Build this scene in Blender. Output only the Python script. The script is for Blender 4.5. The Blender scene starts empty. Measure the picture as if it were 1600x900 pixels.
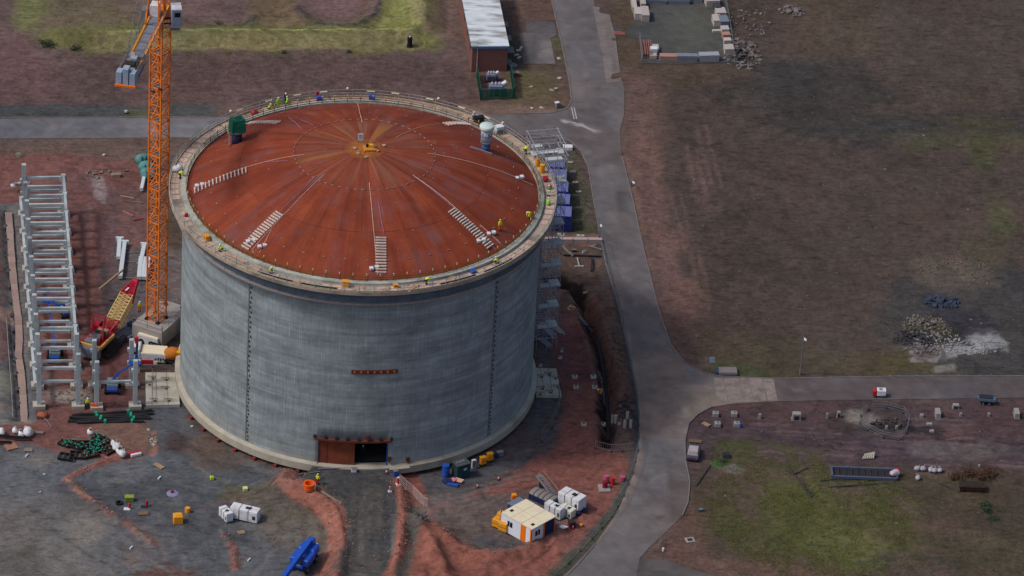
import bpy, bmesh, math, random
import numpy as np
from mathutils import Vector, Matrix
from math import pi, sin, cos, radians, atan2, hypot
random.seed(11); rng=np.random.RandomState(5)
S=bpy.context.scene; COL=S.collection
# ------------------------------------------------------------------ camera
# solved from the tank's own circles: tank centre at the origin, ground z=0, camera 720 m away, 31 degrees above
CD,CE,CR,CF,CX,CY=720.,31.148,3.274,10.956*720,563.06,407.23
def _solve():
    e=radians(CE); fw=Vector((0,cos(e),-sin(e))); C=Vector((0,0,20))-CD*fw
    u=(CX-800)/CF; v=(450-CY)/CF; c,s=cos(radians(CR)),sin(radians(CR))
    a=u*c-v*s; b=u*s+v*c; yc=math.atan(a); pc=-e-b
    for _ in range(40):
        F=Vector((-sin(yc)*cos(pc),cos(yc)*cos(pc),sin(pc))); R=Vector((cos(yc),sin(yc),0)); U=R.cross(F)
        w=fw.dot(F); yc+=a-fw.dot(R)/w; pc-=b-fw.dot(U)/w
    return C,F,c*R+s*U,-s*R+c*U
CAM_P,CAM_F,CAM_X,CAM_Y=_solve()
cam=bpy.data.objects.new('camera',bpy.data.cameras.new('camera')); COL.objects.link(cam); S.camera=cam
cam.matrix_world=Matrix(((CAM_X.x,CAM_Y.x,-CAM_F.x,CAM_P.x),(CAM_X.y,CAM_Y.y,-CAM_F.y,CAM_P.y),(CAM_X.z,CAM_Y.z,-CAM_F.z,CAM_P.z),(0,0,0,1)))
cam.data.sensor_width=36; cam.data.lens=36*CF/1600; cam.data.clip_start=5; cam.data.clip_end=9000
# ------------------------------------------------------------------ sky, sun, exposure
SUN_EL,SUN_AZ=radians(52),radians(255)      # azimuth clockwise from +y (north)
W=bpy.data.worlds.new('World'); S.world=W; W.use_nodes=True
nt=W.node_tree; bg=nt.nodes['Background']; sky=nt.nodes.new('ShaderNodeTexSky')
sky.sky_type='NISHITA'; sky.sun_disc=False; sky.sun_elevation=SUN_EL; sky.sun_rotation=SUN_AZ
sky.air_density=1.0; sky.dust_density=4.0; sky.ozone_density=1.0
nt.links.new(sky.outputs[0],bg.inputs[0]); bg.inputs[1].default_value=0.10
sun=bpy.data.objects.new('sun',bpy.data.lights.new('sun','SUN')); COL.objects.link(sun)
sun.data.energy=1.45; sun.data.angle=radians(7); sun.data.color=(1,.96,.9)
sd=Vector((sin(SUN_AZ)*cos(SUN_EL),cos(SUN_AZ)*cos(SUN_EL),sin(SUN_EL)))
sun.rotation_euler=sd.to_track_quat('Z','Y').to_euler(); sun.location=(-200,-100,300)
S.view_settings.view_transform='Standard'; S.view_settings.look='None'; S.view_settings.exposure=0.0; S.view_settings.gamma=1
try: S.view_settings.use_curve_mapping=False
except Exception: pass
KUP=.95     # lit value / albedo of level ground under this light: photograph colours are divided by it
# ------------------------------------------------------------------ helpers
def lin(c): return tuple((v/255/12.92 if v/255<=.04045 else ((v/255+.055)/1.055)**2.4) for v in c)
def alb(c,k=None):
    k=k or KUP
    return tuple(min(.85,v/k) for v in lin(c))
def G(px,py,z=0.):
    d=CAM_F+CAM_X*((px-800)/CF)+CAM_Y*((450-py)/CF); t=(z-CAM_P.z)/d.z; p=CAM_P+d*t
    return Vector((p.x,p.y,z))
def GA(pts,z=0.): return np.array([[*G(a,b,z)[:2]] for a,b in pts])
def PX(x,y,z=0.):
    v=Vector((x,y,z))-CAM_P; w=v.dot(CAM_F)
    return 800+CF*v.dot(CAM_X)/w, 450-CF*v.dot(CAM_Y)/w
def yaw(p,q,z=0.):
    a=G(*p,z); b=G(*q,z); return atan2(b.y-a.y,b.x-a.x)
def h2(ix,iy,s):
    n=(ix.astype(np.int64)*374761393+iy.astype(np.int64)*668265263+s*974634777)&0xffffffff
    n=((n^(n>>13))*1274126177)&0xffffffff
    return ((n^(n>>16))&0xffff)/65535.
def vn(x,y,sc,s):
    x=x/sc; y=y/sc; ix=np.floor(x); iy=np.floor(y); fx=x-ix; fy=y-iy
    fx=fx*fx*(3-2*fx); fy=fy*fy*(3-2*fy)
    return (h2(ix,iy,s)*(1-fx)+h2(ix+1,iy,s)*fx)*(1-fy)+(h2(ix,iy+1,s)*(1-fx)+h2(ix+1,iy+1,s)*fx)*fy
def fbm(x,y,sc,s,o=4):
    t=0;a=.5;n=0
    for i in range(o): t=t+a*vn(x,y,sc/2**i,s+i*7); n+=a; a*=.55
    return t/n
def sdpoly(x,y,P):   # signed distance, negative inside
    d=np.full(x.shape,1e18); ins=np.zeros(x.shape,bool); n=len(P)
    for i in range(n):
        ax,ay=P[i]; bx,by=P[(i+1)%n]; ex,ey=bx-ax,by-ay; wx,wy=x-ax,y-ay
        t=np.clip((wx*ex+wy*ey)/(ex*ex+ey*ey+1e-12),0,1); d=np.minimum(d,(wx-ex*t)**2+(wy-ey*t)**2)
        c=((ay<=y)!=(by<=y)); xi=ax+(y-ay)/(ey if abs(ey)>1e-9 else 1e-9)*ex; ins^=c&(x<xi)
    return np.sqrt(d)*np.where(ins,-1,1)
def dline(x,y,P):
    d=np.full(x.shape,1e18); tt=np.zeros(x.shape); n=len(P)-1
    for i in range(n):
        ax,ay=P[i]; bx,by=P[i+1]; ex,ey=bx-ax,by-ay; wx,wy=x-ax,y-ay
        t=np.clip((wx*ex+wy*ey)/(ex*ex+ey*ey+1e-12),0,1); q=(wx-ex*t)**2+(wy-ey*t)**2
        m=q<d; d=np.where(m,q,d); tt=np.where(m,(i+t)/n,tt)
    return np.sqrt(d),tt
def ss(a,b,v): t=np.clip((v-a)/(b-a),0,1); return t*t*(3-2*t)
# paint features: ('P',poly,rgb,soft,noise,alpha) ('L',line,width,rgb,alpha) ('E',centre,rx,ry,rgb,alpha)
def paint(x,y,base,feats,bx=0):
    c=np.empty(x.shape+(3,)); c[:]=alb(base)
    n1=fbm(x,y,7,3)-.5; n2=fbm(x,y,1.6,9)-.5; n3=fbm(x,y,26,21)-.5
    for i,f in enumerate(feats):
        if f[0]=='P':
            _,P,rgb,soft,nz,al=f; P=GA(P); lo=P.min(0)-nz*2-soft-1; hi=P.max(0)+nz*2+soft+1
            m=(x>lo[0])&(x<hi[0])&(y>lo[1])&(y<hi[1])
            if not m.any(): continue
            d=sdpoly(x[m],y[m],P)+nz*(n1[m]*2.2+n2[m]*1.2)
            w=al*(1-ss(-soft,soft,d))
        elif f[0]=='L':
            _,P,wd,rgb,al=f; P=GA(P); lo=P.min(0)-wd*3; hi=P.max(0)+wd*3
            m=(x>lo[0])&(x<hi[0])&(y>lo[1])&(y<hi[1])
            if not m.any(): continue
            d,_t=dline(x[m],y[m],P); d=d+wd*(n1[m]*.9+n2[m]*1.2)
            w=al*(1-ss(wd*.35,wd*.65,d))*(ss(-.35,.1,n2[m]+n1[m]) if wd<1.8 else ss(-.7,-.25,n2[m]+n1[m]))
        else:
            _,p,rx,ry,rgb,al=f; q=G(*p); m=(abs(x-q.x)<rx*2.2)&(abs(y-q.y)<ry*2.2)
            if not m.any(): continue
            d=np.hypot((x[m]-q.x)/rx,(y[m]-q.y)/ry)+n1[m]*1.1+n2[m]*.7
            w=al*(1-ss(.6,1.15,d))
        c[m]=c[m]*(1-w[:,None])+np.array(alb(rgb))*w[:,None]
    lum=(c*np.array([.3,.55,.15])).sum(1,keepdims=True); c=(lum+(c-lum)*.80)*1.05*np.array([1.015,1.0,.965])
    # mottling that stays within soil colours
    n4=fbm(x,y,.9,13,2)-.5; g=1+n1*.40+n2*.46+n3*.26+n4*.40; c*=g[:,None]
    wm=fbm(x,y,11,55)-.5; c[:,0]*=1+wm*.16; c[:,2]*=1-wm*.16
    return np.clip(c,.004,.8)
# materials -----------------------------------------------------------------
MATS={}
def nd(t,k,**kw):
    n=t.nodes.new(k)
    for a,v in kw.items(): setattr(n,a,v)
    return n
def mat(name,rgb,rough=.75,metal=0.,vary=.18,scale=3.,bump=.0,dirt=None,dirt_amt=.0,k=1.0,rand=.0,raw=False,world=None):
    if name in MATS: return MATS[name]
    m=bpy.data.materials.new(name); m.use_nodes=True; t=m.node_tree; b=t.nodes['Principled BSDF']; MATS[name]=m
    c=tuple(rgb) if raw else alb(rgb,KUP*k)
    tc=nd(t,'ShaderNodeTexCoord'); n=nd(t,'ShaderNodeTexNoise'); n.inputs['Scale'].default_value=scale; n.inputs['Detail'].default_value=5; n.inputs['Roughness'].default_value=.65
    src=tc.outputs['Object']
    if world: ge=nd(t,'ShaderNodeNewGeometry'); mp=nd(t,'ShaderNodeMapping'); mp.inputs['Scale'].default_value=world; t.links.new(ge.outputs['Position'],mp.inputs[0]); src=mp.outputs[0]
    t.links.new(src,n.inputs['Vector'])
    mr=nd(t,'ShaderNodeMapRange'); mr.inputs['From Min'].default_value=.3; mr.inputs['From Max'].default_value=.7
    mr.inputs['To Min'].default_value=1-vary; mr.inputs['To Max'].default_value=1+vary; t.links.new(n.outputs['Fac'],mr.inputs['Value'])
    last=mr.outputs[0]
    if rand:
        oi=nd(t,'ShaderNodeObjectInfo'); m2=nd(t,'ShaderNodeMapRange'); m2.inputs['To Min'].default_value=1-rand; m2.inputs['To Max'].default_value=1+rand
        t.links.new(oi.outputs['Random'],m2.inputs['Value']); mu=nd(t,'ShaderNodeMath',operation='MULTIPLY'); t.links.new(last,mu.inputs[0]); t.links.new(m2.outputs[0],mu.inputs[1]); last=mu.outputs[0]
    vm=nd(t,'ShaderNodeVectorMath',operation='SCALE'); vm.inputs[0].default_value=c; t.links.new(last,vm.inputs['Scale']); col=vm.outputs[0]
    if dirt:
        n2=nd(t,'ShaderNodeTexNoise'); n2.inputs['Scale'].default_value=scale*.45; n2.inputs['Detail'].default_value=6; t.links.new(src,n2.inputs['Vector'])
        r2=nd(t,'ShaderNodeMapRange'); r2.inputs['From Min'].default_value=.48; r2.inputs['From Max'].default_value=.68; r2.inputs['To Max'].default_value=dirt_amt
        t.links.new(n2.outputs['Fac'],r2.inputs['Value']); mx=nd(t,'ShaderNodeMix',data_type='RGBA'); t.links.new(r2.outputs[0],mx.inputs[0]); t.links.new(col,mx.inputs[6]); mx.inputs[7].default_value=(*alb(dirt),1); col=mx.outputs[2]
    t.links.new(col,b.inputs['Base Color']); b.inputs['Roughness'].default_value=rough; b.inputs['Metallic'].default_value=metal
    b.inputs['Specular IOR Level'].default_value=.3
    if bump:
        bp=nd(t,'ShaderNodeBump'); bp.inputs['Strength'].default_value=bump; bp.inputs['Distance'].default_value=.05; t.links.new(n.outputs['Fac'],bp.inputs['Height']); t.links.new(bp.outputs[0],b.inputs['Normal'])
    return m
def mat_painted(name,fine=.36,bump=.55,rough=.95):
    m=bpy.data.materials.new(name); m.use_nodes=True; t=m.node_tree; b=t.nodes['Principled BSDF']
    at=nd(t,'ShaderNodeAttribute',attribute_name='Col'); tc=nd(t,'ShaderNodeTexCoord')
    n=nd(t,'ShaderNodeTexNoise'); n.inputs['Scale'].default_value=1.5; n.inputs['Detail'].default_value=9; n.inputs['Roughness'].default_value=.78
    t.links.new(tc.outputs['Object'],n.inputs['Vector'])
    mr=nd(t,'ShaderNodeMapRange'); mr.inputs['From Min'].default_value=.32; mr.inputs['From Max'].default_value=.68; mr.inputs['To Min'].default_value=1-fine; mr.inputs['To Max'].default_value=1+fine
    t.links.new(n.outputs['Fac'],mr.inputs['Value'])
    v=nd(t,'ShaderNodeTexVoronoi'); v.inputs['Scale'].default_value=2.2; t.links.new(tc.outputs['Object'],v.inputs['Vector'])
    st=nd(t,'ShaderNodeMapRange'); st.inputs['From Min'].default_value=.05; st.inputs['From Max'].default_value=.13; st.inputs['To Min'].default_value=1+fine*1.6; st.inputs['To Max'].default_value=1
    t.links.new(v.outputs['Distance'],st.inputs['Value'])
    mu=nd(t,'ShaderNodeMath',operation='MULTIPLY'); t.links.new(mr.outputs[0],mu.inputs[0]); t.links.new(st.outputs[0],mu.inputs[1])
    mp=nd(t,'ShaderNodeMapping'); mp.inputs['Scale'].default_value=(.55,1.7,1); t.links.new(tc.outputs['Object'],mp.inputs[0]); n3=nd(t,'ShaderNodeTexNoise'); n3.inputs['Scale'].default_value=.8; n3.inputs['Detail'].default_value=6; n3.inputs['Roughness'].default_value=.7; t.links.new(mp.outputs[0],n3.inputs['Vector'])
    m3=nd(t,'ShaderNodeMapRange'); m3.inputs['From Min'].default_value=.52; m3.inputs['From Max'].default_value=.68; m3.inputs['To Min'].default_value=1; m3.inputs['To Max'].default_value=1-fine*1.3; t.links.new(n3.outputs['Fac'],m3.inputs['Value'])
    mv=nd(t,'ShaderNodeMath',operation='MULTIPLY'); t.links.new(mu.outputs[0],mv.inputs[0]); t.links.new(m3.outputs[0],mv.inputs[1]); mu=mv
    vm=nd(t,'ShaderNodeVectorMath',operation='SCALE'); t.links.new(at.outputs['Color'],vm.inputs[0]); t.links.new(mu.outputs[0],vm.inputs['Scale'])
    t.links.new(vm.outputs[0],b.inputs['Base Color']); b.inputs['Roughness'].default_value=rough; b.inputs['Specular IOR Level'].default_value=.15
    bp=nd(t,'ShaderNodeBump'); bp.inputs['Strength'].default_value=bump; bp.inputs['Distance'].default_value=.12; t.links.new(n.outputs['Fac'],bp.inputs['Height']); t.links.new(bp.outputs[0],b.inputs['Normal'])
    return m
# objects -------------------------------------------------------------------
def link(o,parent=None):
    COL.objects.link(o)
    if parent: o.parent=parent
    return o
def thing(name,label,cat,loc=(0,0,0),rz=0.,group=None):
    o=bpy.data.objects.new(name,None); o.empty_display_size=.5; COL.objects.link(o); o.location=loc; o.rotation_euler=(0,0,rz)
    o['label']=label; o['category']=cat
    if group: o['group']=group
    return o
def tag(o,label,cat,group=None,kind=None):
    if label: o['label']=label
    if cat: o['category']=cat
    if group: o['group']=group
    if kind: o['kind']=kind
    return o
def struct(o): o['kind']='structure'; return o
class MB:
    def __init__(s): s.v=[]; s.f=[]
    def add(s,v,f):
        n=len(s.v); s.v+= [tuple(a) for a in v]; s.f+=[tuple(i+n for i in q) for q in f]; return s
    def box(s,c,d,rz=0.,rx=0.,ry=0.,taper=1.):
        hx,hy,hz=d[0]/2,d[1]/2,d[2]/2; M=Matrix.Rotation(rz,3,'Z')@Matrix.Rotation(ry,3,'Y')@Matrix.Rotation(rx,3,'X'); C=Vector(c)
        V=[]
        for z in (-1,1):
            k=taper if z>0 else 1
            for x,y in((-1,-1),(1,-1),(1,1),(-1,1)): V.append(C+M@Vector((x*hx*k,y*hy*k,z*hz)))
        return s.add(V,[(3,2,1,0),(4,5,6,7),(0,1,5,4),(1,2,6,5),(2,3,7,6),(3,0,4,7)])
    def bar(s,p,q,w,h=None,roll=0.):
        p=Vector(p);q=Vector(q);d=q-p;L=d.length
        if L<1e-6:return s
        h=h or w; z=Vector((0,0,1)) if abs(d.z)/L<.99 else Vector((1,0,0)); a=d.cross(z).normalized()*w/2; b=a.cross(d).normalized()*h/2
        V=[p-a-b,p+a-b,p+a+b,p-a+b,q-a-b,q+a-b,q+a+b,q-a+b]
        return s.add(V,[(3,2,1,0),(4,5,6,7),(0,1,5,4),(1,2,6,5),(2,3,7,6),(3,0,4,7)])
    def tube(s,p,q,r,n=8,r2=None,cap=True):
        p=Vector(p);q=Vector(q);d=(q-p).normalized(); z=Vector((0,0,1)) if abs(d.z)<.95 else Vector((1,0,0)); a=d.cross(z).normalized(); b=d.cross(a); r2=r if r2 is None else r2
        V=[p+(a*cos(2*pi*i/n)+b*sin(2*pi*i/n))*r for i in range(n)]+[q+(a*cos(2*pi*i/n)+b*sin(2*pi*i/n))*r2 for i in range(n)]
        F=[(i,(i+1)%n,n+(i+1)%n,n+i) for i in range(n)]
        if cap: F+=[tuple(range(n))[::-1],tuple(range(n,2*n))]
        return s.add(V,F)
    def path(s,P,r,n=6):
        for a,b in zip(P[:-1],P[1:]): s.tube(a,b,r,n)
        return s
    def lathe(s,prof,n=24,c=(0,0,0),cap=True):
        c=Vector(c); V=[]
        for r,z in prof: V+=[c+Vector((r*cos(2*pi*i/n),r*sin(2*pi*i/n),z)) for i in range(n)]
        F=[]
        for k in range(len(prof)-1): F+=[(k*n+i,k*n+(i+1)%n,(k+1)*n+(i+1)%n,(k+1)*n+i) for i in range(n)]
        if cap: F+=[tuple(range(n))[::-1],tuple(range((len(prof)-1)*n,len(prof)*n))]
        return s.add(V,F)
    def prism(s,P,z0,z1):
        n=len(P); ar=sum(P[i][0]*P[(i+1)%n][1]-P[(i+1)%n][0]*P[i][1] for i in range(n))
        if ar<0: P=P[::-1]
        V=[(a[0],a[1],z0) for a in P]+[(a[0],a[1],z1) for a in P]
        return s.add(V,[tuple(range(n))[::-1],tuple(range(n,2*n))]+[(i,(i+1)%n,n+(i+1)%n,n+i) for i in range(n)])
    def blob(s,c,r,seed=0,sub=2,sq=.7,rough=.25):
        bm=bmesh.new(); bmesh.ops.create_icosphere(bm,subdivisions=sub,radius=1); rr=random.Random(seed)
        k=[(rr.uniform(-1,1),rr.uniform(-1,1),rr.uniform(-1,1)) for _ in range(6)]
        V=[]
        for v in bm.verts:
            d=1+rough*sum(sin(3*(v.co.dot(Vector(q)))+i) for i,q in enumerate(k))/3
            V.append((c[0]+v.co.x*r[0]*d,c[1]+v.co.y*r[1]*d,c[2]+v.co.z*r[2]*d))
        F=[tuple(x.index for x in f.verts) for f in bm.faces]; bm.free(); return s.add(V,F)
    def build(s,name,m,parent=None,smooth=False,bevel=0.):
        me=bpy.data.meshes.new(name); me.from_pydata(s.v,[],s.f); me.materials.append(m)
        if bevel:
            bm=bmesh.new(); bm.from_mesh(me); bmesh.ops.bevel(bm,geom=bm.edges[:],offset=bevel,segments=1,affect='EDGES',clamp_overlap=True); bm.to_mesh(me); bm.free()
        if smooth: me.polygons.foreach_set('use_smooth',[True]*len(me.polygons))
        me.update(); o=bpy.data.objects.new(name,me); return link(o,parent)
def bx(name,c,d,m,parent=None,rz=0.,bevel=0.,**k): return MB().box(c,d,rz,**k).build(name,m,parent,bevel=bevel)
def dup(root,loc=None,rz=None,label=None,group=None):
    c=root.copy(); COL.objects.link(c)
    if loc is not None: c.location=loc
    if rz is not None: c.rotation_euler=(0,0,rz)
    if label: c['label']=label
    if group: c['group']=group
    for ch in root.children:
        d=ch.copy(); COL.objects.link(d); d.parent=c
        for g in ch.children: e=g.copy(); COL.objects.link(e); e.parent=d
    return c
def inst(proto,name,loc,rot,parent=None):   # shares mesh data
    o=bpy.data.objects.new(name,proto.data if hasattr(proto,'data') else proto); o.location=loc; o.rotation_euler=rot; return link(o,parent)
# ================================================================== terrain
RT=25.4          # tank wall radius
ROAD_MAIN=[(856,-40),(862,0),(880,80),(890,130),(893,158),(886,170),(862,177),(800,178),(640,180),(480,181),(330,183),(150,184),(-60,186),(-60,217),(0,216.5),(150,216),(300,215),(480,214),(640,213),(800,212),(860,212),(890,220),(907,235),(919,262),(927,310),(936,360),(946,410),(964,470),(984,560),(997,620),(1000,680),(990,740),(965,800),(930,850),(870,910),(850,940),
 (985,940),(1000,872),(1012,858),(1046,826),(1066,806),(1075,785),(1078,752),(1071,720),(1070,690),(1076,662),(1090,648),(1112,636),(1150,630),(1215,627),(1400,624),(1660,621),(1660,587),(1400,588.5),(1215,592),(1130,589),(1098,583),(1070,567),(1048,540),(1028,480),(1008,400),(988,310),(972,245),(968,205),(975,180),(976,140),(972,125),(950,128),(945,80),(930,20),(924,-40)]
TRACK=[(985,940),(985,900),(1000,876),(1030,872),(1070,886),(1130,904),(1200,940)]
HARD=[(-60,655),(60,650),(130,690),(200,720),(235,680),(225,640),(270,600),(300,640),(380,720),(480,765),(560,780),(620,790),(640,900),(620,940),(-60,940)]
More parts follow.
